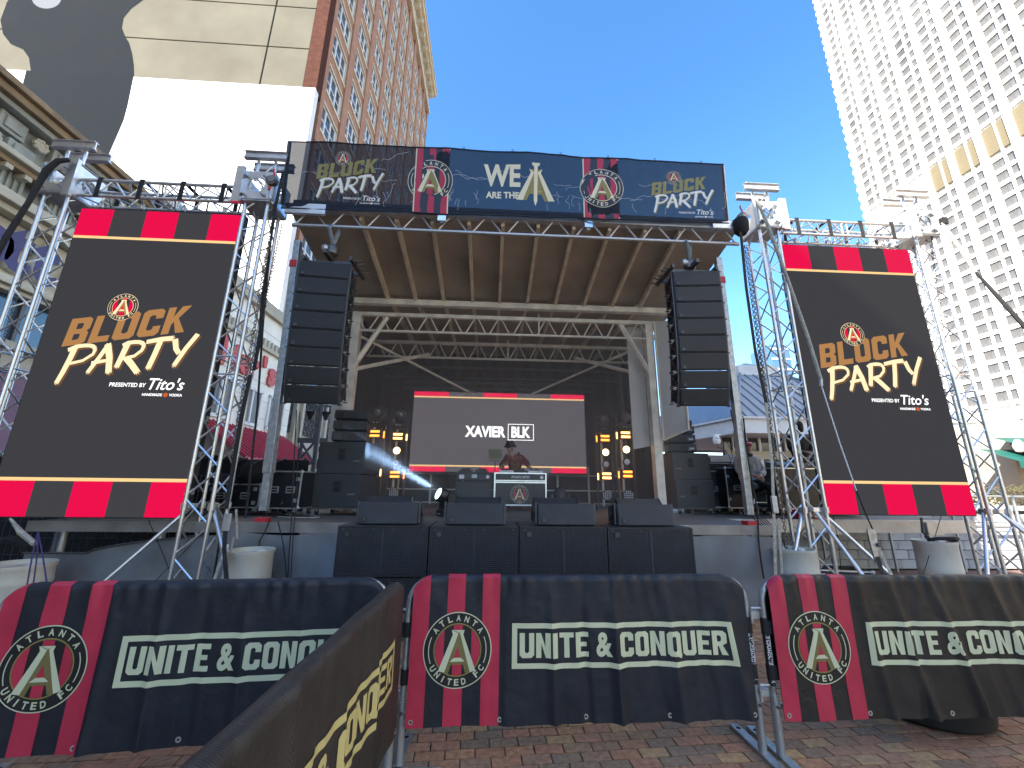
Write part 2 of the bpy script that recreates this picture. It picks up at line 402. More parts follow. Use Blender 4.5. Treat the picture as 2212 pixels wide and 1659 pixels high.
def party():
    """brush lettering: list of polygons in a box about 4.1 x 1"""
    T = []
    T += [stroke([(.22,.98),(.18,.55),(.10,.05),(.02,-.30)], .20, .15, .06), stroke([(.02,.86),(.25,.97)]+curve((.25,.97), (.98,1.08), (.86,.66), 6)+[(.60,.45),(.16,.36)], .15, .10, .05)]
    T += [stroke([(1.26,1.0),(1.10,.55),(.88,.0)], .16, .14, .06), stroke([(1.22,1.0),(1.42,.5),(1.55,-.06)], .20, .19, .07), stroke([(.90,.34),(1.50,.42)], .13, .11, .04)]
    T += [stroke([(1.86,.95),(1.80,.5),(1.74,.12)], .20, .17, .05), stroke([(1.72,.90)]+curve((1.86,.99), (2.52,1.08), (2.38,.68), 6)+[(2.20,.50),(1.82,.42)], .15, .11, .03), stroke([(1.95,.46),(2.20,.20),(2.48,-.12)], .20, .18, .06)]
    T += [stroke([(2.45,.98),(2.9,1.05),(3.30,1.06)], .15, .18, .06), stroke([(2.90,1.02),(2.84,.5),(2.76,.0)], .19, .18, .06)]
    T += [stroke([(3.36,1.02),(3.48,.66),(3.62,.48)], .18, .15, .0), stroke([(4.06,1.16),(3.80,.66),(3.56,.04)], .17, .16, .08)]
    return T
def blockparty(P):
    """the whole event logo in a 4.2 x 3.1 box; P maps roles to colour keys"""
    A = crest(1.62, 2.78, .50, P)
    V, F = blockline('BLOCK', .09, w=.62, s=.22, c=.10); V = fit(V, 0, 3.9, 0, 1.0)
    V = [(x+.10*y, y+.17*x+.02*y) for x, y in V]; A.append((xf(V, .98, .98, .0, 1.28), F, P['block'], 1))
    for i, (v, f) in enumerate(party()):
        v = [(x+.06*y, y+.10*x) for x, y in v]
        A.append((xf(v, 1, 1, .24, .24), f, P['shadow'], 1+.15*i)); A.append((xf(v, 1, 1, .18, .30), f, P['party'], 3+.2*i))
    V, F = text2d('PRESENTED BY', .02); A.append((fit(V, 1.85, 3.0, -.05, .09), F, P['white'], 2))
    V, F = text2d("Tito's", .012, .25); A.append((fit(V, 3.08, 4.22, -.13, .28), F, P['white'], 2))
    V, F = text2d('HANDMADE', .03); A.append((fit(V, 2.95, 3.58, -.34, -.25), F, P['white'], 2))
    V, F = text2d('VODKA', .03); A.append((fit(V, 3.80, 4.22, -.34, -.25), F, P['white'], 2))
    A.append((*disc(.075, 14, (3.69, -.295)), P['dot'], 2))
    return A
def art_part(name, arts, mapf, parent, dl=.0014, step=None, base=1, org=0, ystep=None, yorg=0):
    """turn artwork into one mesh part: mapf(u, v, offset) -> world/local point"""
    mb = MB()
    for V, F, col, lay in arts:
        if step:
            bm = bmesh.new(); vs = [bm.verts.new((x, y, 0)) for x, y in V]
            for f in F:
                try: bm.faces.new([vs[i] for i in f])
                except ValueError: pass
            for ax, st, og in ((0, step, org), (1, ystep, yorg)):
                if not st: continue
                cs_ = [v[ax] for v in V]; k = math.ceil((min(cs_)-og)/st)
                while og+k*st < max(cs_):
                    c_ = og+k*st; bmesh.ops.bisect_plane(bm, geom=bm.verts[:]+bm.edges[:]+bm.faces[:], plane_co=(c_,0,0) if ax == 0 else (0,c_,0), plane_no=(1,0,0) if ax == 0 else (0,1,0)); k += 1
            bm.verts.index_update(); V = [(v.co.x, v.co.y) for v in bm.verts]; F = [tuple(v.index for v in f.verts) for f in bm.faces]; bm.free()
        mb.m(col).add([mapf(x, y, (base+lay)*dl) for x, y in V], F)
    me = bpy.data.meshes.new(name); me.from_pydata(mb.V, [], mb.F)
    for k in mb.mats: me.materials.append(MATS[k])
    me.polygons.foreach_set('material_index', mb.I); me.update()
    return link(name, me, parent)
PAL_PRINT = dict(cream='print_cream', black='print_black', gold='print_gold', red='print_red', olive='print_olive')
PAL_WING = dict(PAL_PRINT, cream='print_cream2')
PAL_LED = dict(cream='led_cream', black='led_dark', gold='led_gold', red='led_red', olive='led_bronze', block='led_bronze', shadow='led_brown', party='led_cream', white='led_white', dot='led_orange')
PAL_MESH = dict(cream='print_ivory', black='print_navy', gold='print_ivory', red='print_red_mesh', olive='print_gold', block='print_gold', shadow='print_gold', party='print_white', white='print_white', dot='print_white')
def art_xf(A, s, ox, oy): return [([(ox+x*s, oy+y*s) for x, y in V], F, c, l) for V, F, c, l in A]
# ================================================================== GROUND
def brick_mat(name, island):
    m = pm(name, (.2,.1,.08), .8); n = m.node_tree.nodes; L = m.node_tree.links; b = n['Principled BSDF']
    src = n.new('ShaderNodeNewGeometry').outputs['Random Per Island'] if island else n.new('ShaderNodeObjectInfo').outputs['Random']
    r = n.new('ShaderNodeValToRGB'); cr = r.color_ramp; cr.interpolation = 'CONSTANT'
    cols = [(0.361,0.177,0.097),(0.401,0.206,0.107),(0.292,0.171,0.103),(0.228,0.156,0.103),(0.428,0.263,0.126),(0.381,0.185,0.107),(0.318,0.192,0.107),(0.251,0.164,0.107),(0.367,0.174,0.103)]
    cr.elements[0].position = 0; cr.elements[0].color = (*cols[0], 1); cr.elements[1].position = .11; cr.elements[1].color = (*cols[1], 1)
    for i, c in enumerate(cols[2:]): e = cr.elements.new(.22+.11*i); e.color = (*c, 1)
    L.new(src, r.inputs[0])
    tc = n.new('ShaderNodeNewGeometry'); t = n.new('ShaderNodeTexNoise'); t.inputs['Scale'].default_value = 26; t.inputs['Detail'].default_value = 6; L.new(tc.outputs['Position'], t.inputs['Vector'])
    t3 = n.new('ShaderNodeTexNoise'); t3.inputs['Scale'].default_value = 1.3; t3.inputs['Detail'].default_value = 4; L.new(tc.outputs['Position'], t3.inputs['Vector'])
    mr = n.new('ShaderNodeMapRange'); mr.inputs[1].default_value = .25; mr.inputs[2].default_value = .75; mr.inputs[3].default_value = .6; mr.inputs[4].default_value = 1.4; L.new(t.outputs[0], mr.inputs[0])
    h = n.new('ShaderNodeHueSaturation'); L.new(mr.outputs[0], h.inputs['Value']); L.new(r.outputs[0], h.inputs['Color'])
    mx = n.new('ShaderNodeMix'); mx.data_type = 'RGBA'; mr2 = n.new('ShaderNodeMapRange'); mr2.inputs[1].default_value = .45; mr2.inputs[2].default_value = .75; mr2.inputs[4].default_value = .55; L.new(t3.outputs[0], mr2.inputs[0])
    L.new(mr2.outputs[0], mx.inputs[0]); L.new(h.outputs[0], mx.inputs[6]); mx.inputs[7].default_value = (.26,.20,.145,1); L.new(mx.outputs[2], b.inputs['Base Color'])
    bp = n.new('ShaderNodeBump'); bp.inputs['Strength'].default_value = .5; bp.inputs['Distance'].default_value = .006; L.new(t.outputs[0], bp.inputs['Height']); L.new(bp.outputs[0], b.inputs['Normal'])
brick_mat('paver', False); brick_mat('paver_field', True)
pm('joint_sand', (.045,.038,.032), .95, 0, .4, 6, .3, 120)
def far_paving():
    m = MATS['joint_sand']; n = m.node_tree.nodes; L = m.node_tree.links; b = n['Principled BSDF']; old = b.inputs['Base Color'].links[0].from_socket
    ge = n.new('ShaderNodeNewGeometry'); sp = n.new('ShaderNodeSeparateXYZ'); L.new(ge.outputs['Position'], sp.inputs[0])
    bt = n.new('ShaderNodeTexBrick'); bt.inputs['Scale'].default_value = 1; bt.inputs['Brick Width'].default_value = .2; bt.inputs['Row Height'].default_value = .1; bt.inputs['Mortar Size'].default_value = .006
    bt.inputs['Color1'].default_value = (.26,.15,.11,1); bt.inputs['Color2'].default_value = (.18,.12,.10,1); bt.inputs['Mortar'].default_value = (.05,.04,.035,1); L.new(ge.outputs['Position'], bt.inputs['Vector'])
    g1 = n.new('ShaderNodeMath'); g1.operation = 'GREATER_THAN'; g1.inputs[1].default_value = 6.1; L.new(sp.outputs[1], g1.inputs[0])
    ab = n.new('ShaderNodeMath'); ab.operation = 'ABSOLUTE'; ax = n.new('ShaderNodeMath'); ax.operation = 'SUBTRACT'; ax.inputs[1].default_value = 1; L.new(sp.outputs[0], ax.inputs[0]); L.new(ax.outputs[0], ab.inputs[0])
    g2 = n.new('ShaderNodeMath'); g2.operation = 'GREATER_THAN'; g2.inputs[1].default_value = 7.5; L.new(ab.outputs[0], g2.inputs[0])
    g3 = n.new('ShaderNodeMath'); g3.operation = 'LESS_THAN'; g3.inputs[1].default_value = -.5; L.new(sp.outputs[1], g3.inputs[0])
    mx1 = n.new('ShaderNodeMath'); mx1.operation = 'MAXIMUM'; L.new(g1.outputs[0], mx1.inputs[0]); L.new(g2.outputs[0], mx1.inputs[1]); mx2 = n.new('ShaderNodeMath'); mx2.operation = 'MAXIMUM'; L.new(mx1.outputs[0], mx2.inputs[0]); L.new(g3.outputs[0], mx2.inputs[1])
    mix = n.new('ShaderNodeMix'); mix.data_type = 'RGBA'; L.new(mx2.outputs[0], mix.inputs[0]); L.new(old, mix.inputs[6]); L.new(bt.outputs[0], mix.inputs[7]); L.new(mix.outputs[2], b.inputs['Base Color'])
far_paving()
g = MB('joint_sand').add([(-400,-400,-.012),(400,-400,-.012),(400,500,-.012),(-400,500,-.012)], [(0,1,2,3)]).build('pavement'); tag(g, kind='structure')
vars_ = []
for k in range(5):
    mb = MB('paver').box((0,0,-.03), (.193+jit(.002), .093+jit(.002), .06)); vars_.append(mb.mesh('brick', False, .0045, 2))
spots = []
A = radians(3.2)
for j in range(-14, 66):
    for i in range(-36, 46):
        x = i*.2+(.1 if j % 2 else 0)+.03; y = j*.1+.02
        X, Y = x*cos(A)-y*sin(A), x*sin(A)+y*cos(A)
        if -.5 < Y < 6.1 and -6.5 < X < 8.5: spots.append((X, Y))
def seen(p):
    v = Vector((p[0], p[1], 0))-CAMLOC; z = v.dot(_fw); px = 1106+F_PX*v.dot(_rt)/z; py = 829.5-F_PX*v.dot(_up)/z
    return z > 0 and -30 < px < 2240 and py < 1680 and py > 1535
vis = sorted([p for p in spots if seen(p)], key=lambda p: p[0]**2+p[1]**2)[:300]; vset = set(vis)
for p in vis:
    o = link('brick', random.choice(vars_), g, (p[0], p[1], jit(.002)), (jit(.012), jit(.012), A+jit(.012)))
fld = MB('paver_field')
for p in spots:
    if p in vset: continue
    fld.box((p[0], p[1], -.03+jit(.002)), (.192, .092, .06), Rz(A+jit(.01)))
tag(fld.build('brick_field', g), kind='stuff')

# ================================================================== BUILDINGS
pm('concrete_beige', (.125,.116,.090), .95, 0, .16, .35, .15, 3, col2=(.165,.155,.122), spec=.05)
pm('wall_white', (.78,.78,.76), .95, 0, .06, .3, .15, 2)
pm('mural_slate', (.017,.021,.026), .95, 0, .10, .5, .1, 3, spec=.03)
pm('mural_pale', (.17,.185,.20), .95, spec=.03)
pm('joint_dark', (.12,.11,.10), .9)
pm('brick_red', (.085,.036,.026), .95, 0, .25, 3, .3, 30, spec=.05)
pm('brick_tan', (.37,.185,.11), .85, 0, .16, 1.2, .2, 20)
pm('trim_cream', (.62,.53,.37), .75, 0, .12, 1)
pm('stone_cream', (.46,.42,.33), .8, 0, .18, .8, .2, 4)
pm('stone_grey', (.28,.29,.26), .85, 0, .28, 1.1, .25, 6)
pm('stone_rust', (.24,.17,.10), .9, 0, .35, 1.6, .3, 5)
pm('win_white', (.70,.70,.68), .6)
pm('glass_dark', (.05,.06,.07), .08, 0, spec=.9)
pm('glass_blue', (.05,.09,.14), .06, 0, spec=1)
pm('lattice', (.05,.055,.06), .6)
pm('purple', (.035,.026,.13), .45); pm('letter_side', (.62,.62,.58), .5); pm('purple_wall', (.20,.11,.16), .6, 0, .2, 1)
pm('sign_red', (.50,.04,.03), .5); pm('awning_red', (.46,.03,.05), .5, 0, .1, 3)
pm('shop_white', (.80,.78,.70), .7, 0, .1, 1)
pm('tower_white', (.74,.735,.71), .8, 0, .04, .1)
pm('tower_glass', (.13,.13,.132), .5, 0, .45, .12, spec=.4); pm('tower_bronze', (.14,.13,.12), .4)
pm('gold_louver', (.165,.135,.08), .8, 0, .12, .5, stretch=(1,1,14))
pm('roof_metal', (.21,.25,.30), .45, .25, .1, 1); pm('fascia', (.62,.64,.64), .6, 0, .08, 2); pm('teal_glass', (.10,.26,.28), .2)
pm('green_awning', (.008,.105,.085), .6, 0, .15, 3); pm('hedge', (.06,.045,.022), .9, 0, .5, 8, col2=(.09,.085,.035))
pm('block_grey', (.34,.36,.38), .8, 0, .18, 2, .2, 12); rnd_hue(MATS['block_grey'], .16)
pm('blue_tower', (.09,.20,.38), .2, .2)
pm('behind_stone', (.36,.33,.28), .85, 0, .2, .5)

# ---- tall block: blank painted gable wall facing the plaza, brick street front with windows running away from us
YM, XF, YE, HT = 25.0, -13.9, 65.0, 79.0
hb = thing('high_rise_block', 'tall brick office block with a blank painted gable wall above the low shops', 'building', (XF, YM, 0), world=True)
boxpart('core', -62, XF-.45, YM+.45, YE, 0, HT-1, 'brick_red', hb)
zs = [30.7+4.3*i for i in range(8)]; xs = [-62, -47.6, -33.2, -18.2, -14.95]
MB('joint_dark').bb(-62, XF-.5, YM+.30, YM+.44, 30.7, 66).build('joint_backing', hb)
for i in range(len(zs)-1):
    for j in range(len(xs)-1):
        boxpart('concrete_panel', xs[j]+.06, xs[j+1]-.06, YM+.18, YM+.32, zs[i]+.05, zs[i+1]-.05, 'concrete_beige', hb, .03)
boxpart('upper_wall', -62, -14.95, YM+.2, YM+.44, zs[-1]+.05, HT-1, 'concrete_beige', hb)
boxpart('brick_corner', -14.93, XF-.02, YM+.08, YM+.9, 30.7, HT-1, 'brick_red', hb)
boxpart('white_wall', -62, XF+.10, YM-.25, YM+.3, 0, 30.68, 'wall_white', hb)
def wallpt(zx, zy, Y=YM): p = at(zx/3.0, zy/3.0, Y=Y); return (p.x, p.z)
upper = [(200,459),(188,375),(150,320),(70,285),(20,220),(3,130),(45,15),(130,-110),(300,-230),(700,-260),(980,-120),(925,0),(850,55),(800,115),(789,180),(812,240),(835,275),(855,345),(866,420),(868,497)]
lower = [(846,505),(842,570),(825,690),(800,780),(770,850),(735,930),(660,1100),(560,1300),(120,1300),(80,1000),(128,620),(140,530),(160,466)]
mb = MB('mural_slate'); V, F = poly2d([wallpt(*p, Y=YM+.17) for p in upper]); mb.add([(x, YM+.165, z) for x, z in V], F); mb.build('painted_shape', hb)
mb = MB('mural_slate'); V, F = poly2d([wallpt(*p, Y=YM-.26) for p in lower]); mb.add([(x, YM-.262, 30.675 if z > 29.2 else z) for x, z in V], F); mb.build('painted_shape', hb)
mb = MB('mural_pale'); V, F = poly2d([wallpt(302+95*cos(2*pi*i/24), -10+66*sin(2*pi*i/24), Y=YM+.16) for i in range(24)]); mb.add([(x, YM+.158, z) for x, z in V], F); mb.build('painted_disc', hb)
# street front
NB = 9; bw = (YE-YM-.9)/NB; fl = 3.9; zb = 17.0; NF = 15
wm = MB('win_white')   # window unit: 3.1 wide (along Y) x 2.5 high, looks to +X
W2, H2 = 3.1, 2.5
wm.bb(-.10,.06,-W2/2,W2/2,-H2/2,-H2/2+.12).bb(-.10,.06,-W2/2,W2/2,H2/2-.12,H2/2)
for y in (-W2/2+.09, -W2/6, W2/6, W2/2-.09): wm.bb(-.10,.05,y-.09,y+.09,-H2/2+.12,H2/2-.12)
for y in (-W2/3, 0, W2/3): wm.bb(-.08,.02,y-.42,y+.42,-.06,.06)
wm.m('glass_dark').bb(-.12,-.04,-W2/2+.1,W2/2-.1,-H2/2+.1,H2/2-.1); wme = wm.mesh('window')
trim = MB('trim_cream').bb(-.02,.22,-1.75,1.75,-H2/2-.28,-H2/2).bb(-.02,.14,-1.70,-1.56,-H2/2,H2/2+.2).bb(-.02,.14,1.56,1.70,-H2/2,H2/2+.2).bb(-.02,.16,-1.7,1.7,H2/2+.06,H2/2+.26).mesh('sill')
spm = MB('brick_tan').bb(-.1,.10,-1.72,1.72,-.55,.55).mesh('spandrel')
for b in range(NB+1):
    y = YM+.9+b*bw; boxpart('pier', XF-.6, XF+.02, y-.55 if b else YM+.91, y+.55 if b < NB else YE, zb-1, HT-6, 'brick_tan', hb)
for b in range(NB):
    yc = YM+.9+(b+.5)*bw
    for f in range(NF):
        zc = zb+1.6+f*fl
        if zc > HT-7: continue
        o = link('window', wme, hb, (XF-.30, yc, zc)); link('sill', trim, hb, (XF-.28, yc, zc))
        link('spandrel', spm, hb, (XF-.25, yc, zc+H2/2+.7))
for k, (z0, z1, d) in enumerate(((HT-6, HT-5.4, .35), (HT-1.6, HT-1.0, .7), (HT-1.0, HT-.2, 1.25), (HT-.2, HT+.1, 1.45))): boxpart('cornice', XF-.6, XF+d, YM+1, YE+d*.6, z0, z1, 'trim_cream', hb)
boxpart('attic_wall', XF-.6, XF+.0, YM+1, YE, HT-5.4, HT-1.6, 'stone_cream', hb)
for b in range(2*NB): boxpart('bracket', XF, XF+1.0, YM+2+b*bw/2, YM+2.5+b*bw/2, HT-2.6, HT-1.6, 'trim_cream', hb)
boxpart('string_course', XF-.6, XF+.55, YM+1, YE+.3, zb-2.0, zb-1.0, 'trim_cream', hb)
# stone base with arches
boxpart('stone_base', XF-.8, XF-.3, YM+.5, YE, 0, zb-2, 'stone_cream', hb)
am = MB('stone_cream'); ri, ro = 1.55, 1.95
for k in range(14):
    a0, a1 = pi*k/14, pi*(k+1)/14
    am.prism([(ri*cos(a0), ri*sin(a0)), (ro*cos(a0), ro*sin(a0)), (ro*cos(a1), ro*sin(a1)), (ri*cos(a1), ri*sin(a1))], lambda a, b: (-.1, a, b), lambda a, b: (.35, a, b))
for sgn in (-1, 1): am.bb(-.1, .35, sgn*ri, sgn*ro, -7.5, 0)
ame = am.mesh('arch')
gl = MB('glass_dark'); gl.prism([(1.55*cos(pi*i/12), 1.55*sin(pi*i/12)) for i in range(13)]+[(-1.55,-2.2),(1.55,-2.2)], lambda a, b: (0, a, b), lambda a, b: (.06, a, b)); gle = gl.mesh('arch_glass')
la = MB('lattice')
for i in range(4):
    for j in range(4):
        y0, z0 = -1.3+.65*i, -4.9+.65*j
        for d in (1, -1): la.tube((.1, y0, z0 if d > 0 else z0+.65), (.1, y0+.65, z0+.65 if d > 0 else z0), .05, 4)
        la.tube((.1, y0, z0), (.1, y0+.65, z0), .05, 4).tube((.1, y0, z0), (.1, y0, z0+.65), .05, 4)
la.bb(.0,.16,-1.4,-1.3,-5,-2.2).bb(.0,.16,1.3,1.4,-5,-2.2).bb(0,.16,-1.4,1.4,-2.3,-2.2); lae = la.mesh('lattice_screen')
for b in range(8):
    yc = YM+2.6+b*4.3
    link('arch', ame, hb, (XF-.3, yc, 9.6)); link('arch_glass', gle, hb, (XF-.29, yc, 9.6)); link('lattice_screen', lae, hb, (XF-.28, yc, 10.2))
    boxpart('pilaster', XF-.3, XF+.30, yc+1.98, yc+2.32, 0, zb-2, 'stone_cream', hb)

# ---- low ornate stone building along the left side
XO = -12.0
ob = thing('ornate_stone_building', 'old low stone building with rosettes, stained cornice and purple shop letters', 'building', (XO, 6, 0), world=True)
Y0, Y1 = -.4, 16.4
boxpart('wall', XO-10, XO-.3, Y0, Y1, 0, 10.9, 'stone_grey', ob)
for z0, z1, d, mtl in ((10.95,11.12,.42,'stone_rust'),(10.75,10.95,.28,'stone_rust'),(10.6,10.75,.12,'stone_grey'),(9.35,9.5,.35,'stone_cream'),(9.2,9.35,.20,'stone_rust'),(8.15,8.4,.55,'stone_cream'),(7.98,8.15,.35,'stone_cream'),(6.42,6.58,.22,'stone_cream'),(6.30,6.42,.40,'stone_cream'),(6.18,6.30,.28,'stone_cream')):
    boxpart('moulding', XO-.3, XO+d, Y0, Y1+.1, z0, z1, mtl, ob, .03)
pa = MB('stone_grey').bb(-.1,.10,-.30,.30,-.24,.24).bb(.08,.16,-.20,.20,-.15,.15).mesh('relief_panel', False, .03)
ro = MB('stone_cream')
for k in range(8):
    a = 2*pi*k/8; ro.lathe((.17, .17*cos(a), .17*sin(a)), [(.085,-.05),(.085,.02),(.03,.05)], 8, 'X')
ro.lathe((.17,0,0), [(.10,-.05),(.10,.02),(.03,.05)], 8, 'X'); roe = ro.mesh('rosette')
p2 = MB('stone_grey').bb(-.1,.10,-.30,.30,-.48,.48)
for k in range(4): p2.bb(.08,.15,-.24+.14*k,-.18+.14*k,-.40,.40)
p2e = p2.mesh('fluted_panel')
k = 0; y = Y0+.6
while y < Y1-.5:
    for zz, sh in ((10.34, 0), (9.80, .31)):
        link('relief_panel', pa, ob, (XO-.22, y+sh, zz)); o_ = link('rosette', roe, ob, (XO-.26, y+.62+sh, zz)); o_.scale = (1, .72, .72)
    link('fluted_panel', p2e, ob, (XO-.22, y+.3, 8.78)); y += 1.24; k += 1
y = Y0+.35
while y < Y1: boxpart('dentil', XO-.1, XO+.18, y, y+.16, 9.08, 9.2, 'stone_cream', ob); y += .42
boxpart('sign_band', XO-.3, XO+.02, Y0, Y1, 6.6, 7.95, 'stone_cream', ob)
y = Y0+1
while y < Y1: boxpart('sign_joint', XO, XO+.028, y, y+.03, 6.6, 7.95, 'joint_dark', ob); y += 1.55
def letter3d(ch, yc, z0, h, parent, X, depth=.16, bold=.03, wid=None, face='purple', side='letter_side'):
    V, F = text2d(ch, bold); xs = [v[0] for v in V]; ys = [v[1] for v in V]; base = text2d('x', bold)[0]; sc = h/.72; a = (min(xs)+max(xs))/2
    me = MB(face).add([(X+depth, yc+(v[0]-a)*sc, z0+v[1]*sc) for v in V], F); me.m(side)
    bmx = bmesh.new(); vs = [bmx.verts.new((X+depth, yc+(v[0]-a)*sc, z0+v[1]*sc)) for v in V]
    for f in F:
        try: bmx.faces.new([vs[i] for i in f])
        except ValueError: pass
    bmesh.ops.remove_doubles(bmx, verts=bmx.verts, dist=1e-5)
    for e in bmx.edges:
        if len(e.link_faces) == 1:
            p, q = e.verts[0].co, e.verts[1].co; me.add([p, q, (X, q.y, q.z), (X, p.y, p.z)], [(0,1,2,3)])
    bmx.free(); return me.build('sign_letter', parent)
for ch, px, py in (('o', -22, 470), ('t', 34, 505), ('t', 84, 560), ('e', 152, 640)):
    p = at(px, py, X=XO); letter3d(ch, p.y, 6.78, 1.30, ob, XO+.03)
boxpart('window_glass', XO-.2, XO-.02, Y0, Y1, 5.0, 6.18, 'glass_blue', ob)
y = Y0
while y < Y1: boxpart('window_mullion', XO-.05, XO+.06, y, y+.08, 5.0, 6.18, 'steel_dark', ob); y += 2.1
boxpart('lower_band', XO-.3, XO+.15, Y0, Y1, 4.35, 5.0, 'stone_cream', ob); boxpart('lower_ledge', XO-.3, XO+.32, Y0, Y1, 4.85, 5.02, 'stone_cream', ob)
boxpart('shop_panel', XO-.3, XO+.05, Y0, Y1, 2.4, 4.35, 'purple_wall', ob); boxpart('shop_front', XO-.3, XO-.05, Y0, Y1, 0, 2.4, 'glass_dark', ob)
fl_ = thing('floodlight', 'small box floodlight on the stained cornice of the stone building', 'floodlight', (XO+.5, 12.6, 11.0), .5)
MB('beam_grey').box((.25,0,.12), (.5,.55,.34), Ry(.35)).build('housing', fl_, bevel=.02); MB('glass_dark').box((.47,0,.03), (.03,.42,.22), Ry(.35)).build('lens', fl_); MB('steel_dark').bb(-.3,.1,-.03,.03,-.05,.02).build('bracket', fl_)

# ---- white shop building with red script sign
wb = thing('white_shop_building', 'white shop front with red lettering and a red awning beyond the left truss', 'building', (XO, 20, 0), world=True)
Y2, Y3 = 16.5, 24.4
boxpart('wall', XO-10, XO, Y2, Y3, 0, 10.4, 'shop_white', wb)
boxpart('parapet', XO-.4, XO+.25, Y2, Y3, 10.4, 11.0, 'stone_cream', wb); boxpart('string_course', XO-.1, XO+.18, Y2, Y3, 8.5, 8.7, 'stone_cream', wb)
y = Y2+.2
while y < Y3: boxpart('dentil', XO, XO+.14, y, y+.2, 8.72, 9.1, 'stone_cream', wb); y += .38
for z in [.9*i+5 for i in range(7)]: boxpart('course_joint', XO, XO+.01, Y2, Y3, z, z+.02, 'stone_cream', wb)
for i, ch in enumerate("Walter's"): letter3d(ch, 15.9+.83*i+(.1 if i > 1 else 0), 6.9, 1.25, wb, XO+.02, .1, .05, face='sign_red', side='sign_red')
for i in range(3):
    yc = 18+2.4*i; MB('win_white').bb(XO,XO+.1,yc-.85,yc+.85,4.5,4.65).bb(XO,XO+.1,yc-.85,yc+.85,6.25,6.4).bb(XO,XO+.1,yc-.85,yc-.72,4.6,6.3).bb(XO,XO+.1,yc+.72,yc+.85,4.6,6.3).bb(XO,XO+.1,yc-.06,yc+.06,4.6,6.3).m('tower_glass').bb(XO+.01,XO+.04,yc-.8,yc+.8,4.6,6.3).build('window', wb)
aw = MB('awning_red'); aw.add([(XO+.02,16.8,4.35),(XO+.02,24,4.35),(XO+2.3,24,2.75),(XO+2.3,16.8,2.75),(XO+.02,16.8,4.27),(XO+.02,24,4.27),(XO+2.3,24,2.67),(XO+2.3,16.8,2.67)], [(0,1,2,3),(4,7,6,5),(3,2,6,7),(0,3,7,4),(1,5,6,2)])
awo = aw.build('awning', wb)
for i in range(22): rod('awning_rib', (XO+.05, 16.85+.34*i, 4.38), (XO+2.3, 16.85+.34*i, 2.79), .03, 'awning_red', wb, 6)
boxpart('shop_front', XO, XO+.03, Y2+.3, Y3-.3, 0, 2.9, 'glass_dark', wb)

# ---- steel canopy and street lamp seen under the left speakers
cp = thing('steel_canopy', 'dark steel footbridge frame with crossed braces behind the left speaker stack', 'canopy', (-6.5, 17.5, 0), world=True)
pA_, pB_ = at(640, 985, Y=17.5), at(775, 985, Y=17.5)
zt, zbm = pA_.z+.75, pA_.z-.35
boxpart('top_beam', pA_.x, pB_.x+.6, 17.4, 17.6, zt-.2, zt, 'steel_dark', cp); boxpart('bottom_beam', pA_.x, pB_.x+.6, 17.4, 17.6, zbm, zbm+.12, 'steel_dark', cp)
n = 4; dx = (pB_.x+.6-pA_.x)/n
for i in range(n):
    x0 = pA_.x+i*dx; rod('brace', (x0, 17.5, zbm), (x0+dx, 17.5, zt), .05, 'steel_dark', cp, 6); rod('brace', (x0, 17.5, zt), (x0+dx, 17.5, zbm), .05, 'steel_dark', cp, 6)
for x in (pA_.x+.15, pB_.x+.3): rod('post', (x, 17.5, 0), (x, 17.5, zt), .07, 'steel_dark', cp)
lp = thing('street_lamp', 'dark street lamp post with perforated bracket between the arches and the speakers', 'street lamp', (*at(694, 960, Y=16).xy, 0), world=True)
q = at(694, 885, Y=16); rod('post', (q.x, 16, 0), (q.x, 16, q.z+.5), .085, 'steel_dark', lp); MB('steel_dark').bb(q.x-.22,q.x+.22,15.8,16.2,q.z+.45,q.z+.6).build('cap', lp)
MB('steel_dark').bb(q.x, q.x+1.15, 15.97, 16.03, q.z+.10, q.z+.18).bb(q.x, q.x+1.15, 15.97, 16.03, q.z-.16, q.z-.08).build('bracket', lp)
for i in range(6): boxpart('bracket_bar', q.x+.12+.19*i, q.x+.20+.19*i, 15.97, 16.03, q.z-.08, q.z+.10, 'steel_dark', lp)
for s in (-1,1): MB('black_plastic').lathe((q.x+s*.3, 15.8, q.z-.25), [(.05,-.2),(.18,.12),(.05,.15)], 12).build('lamp_head', lp)

# ---- white tower on the right
XT, YT0, YT1, HTW = 110.0, 38.0, 97.6, 225.0
tw = thing('white_tower', 'tall sunlit white office tower with a grid of small windows on the right', 'building', (XT, 70, 0), world=True)
boxpart('core', XT+1.0, XT+40, YT0, YT1-.3, 0, HTW, 'tower_white', tw)
fh, bay = 3.12, 5.55; zg0, zg1 = 74.6, 81.2
NBY = int((YT1-YT0)/bay)
for i in range(NBY+1):
    y = YT1-i*bay; boxpart('pier', XT-.25, XT+1.2, y-.62, y+.62, 0, HTW, 'tower_white', tw)
    boxpart('mullion_pier', XT+.05, XT+1.1, y-3.30, y-2.98, 0, HTW, 'tower_white', tw)
wA = MB('tower_bronze').bb(0,.1,-1.22,-1.15,-1.1,1.1).bb(0,.1,1.15,1.22,-1.1,1.1).bb(0,.1,-.05,.05,-1.1,1.1).m('tower_glass').bb(.08,.14,-1.2,1.2,-1.1,1.1).mesh('window')
wB = MB('tower_bronze').bb(0,.1,-.86,-.80,-1.1,1.1).bb(0,.1,.80,.86,-1.1,1.1).m('tower_glass').bb(.08,.14,-.85,.85,-1.1,1.1).mesh('window')
nfl = int(HTW/fh); far = MB('tower_glass')
cand = []
for f in range(nfl):
    zc = 3+f*fh
    if zg0-2.2 < zc < zg1+1.0 or zc < 20: continue
    for i in range(NBY):
        yb = YT1-i*bay
        cand.append((wA, yb-1.80-.0, zc, 2.3)); cand.append((wB, yb-4.12, zc, 1.65))
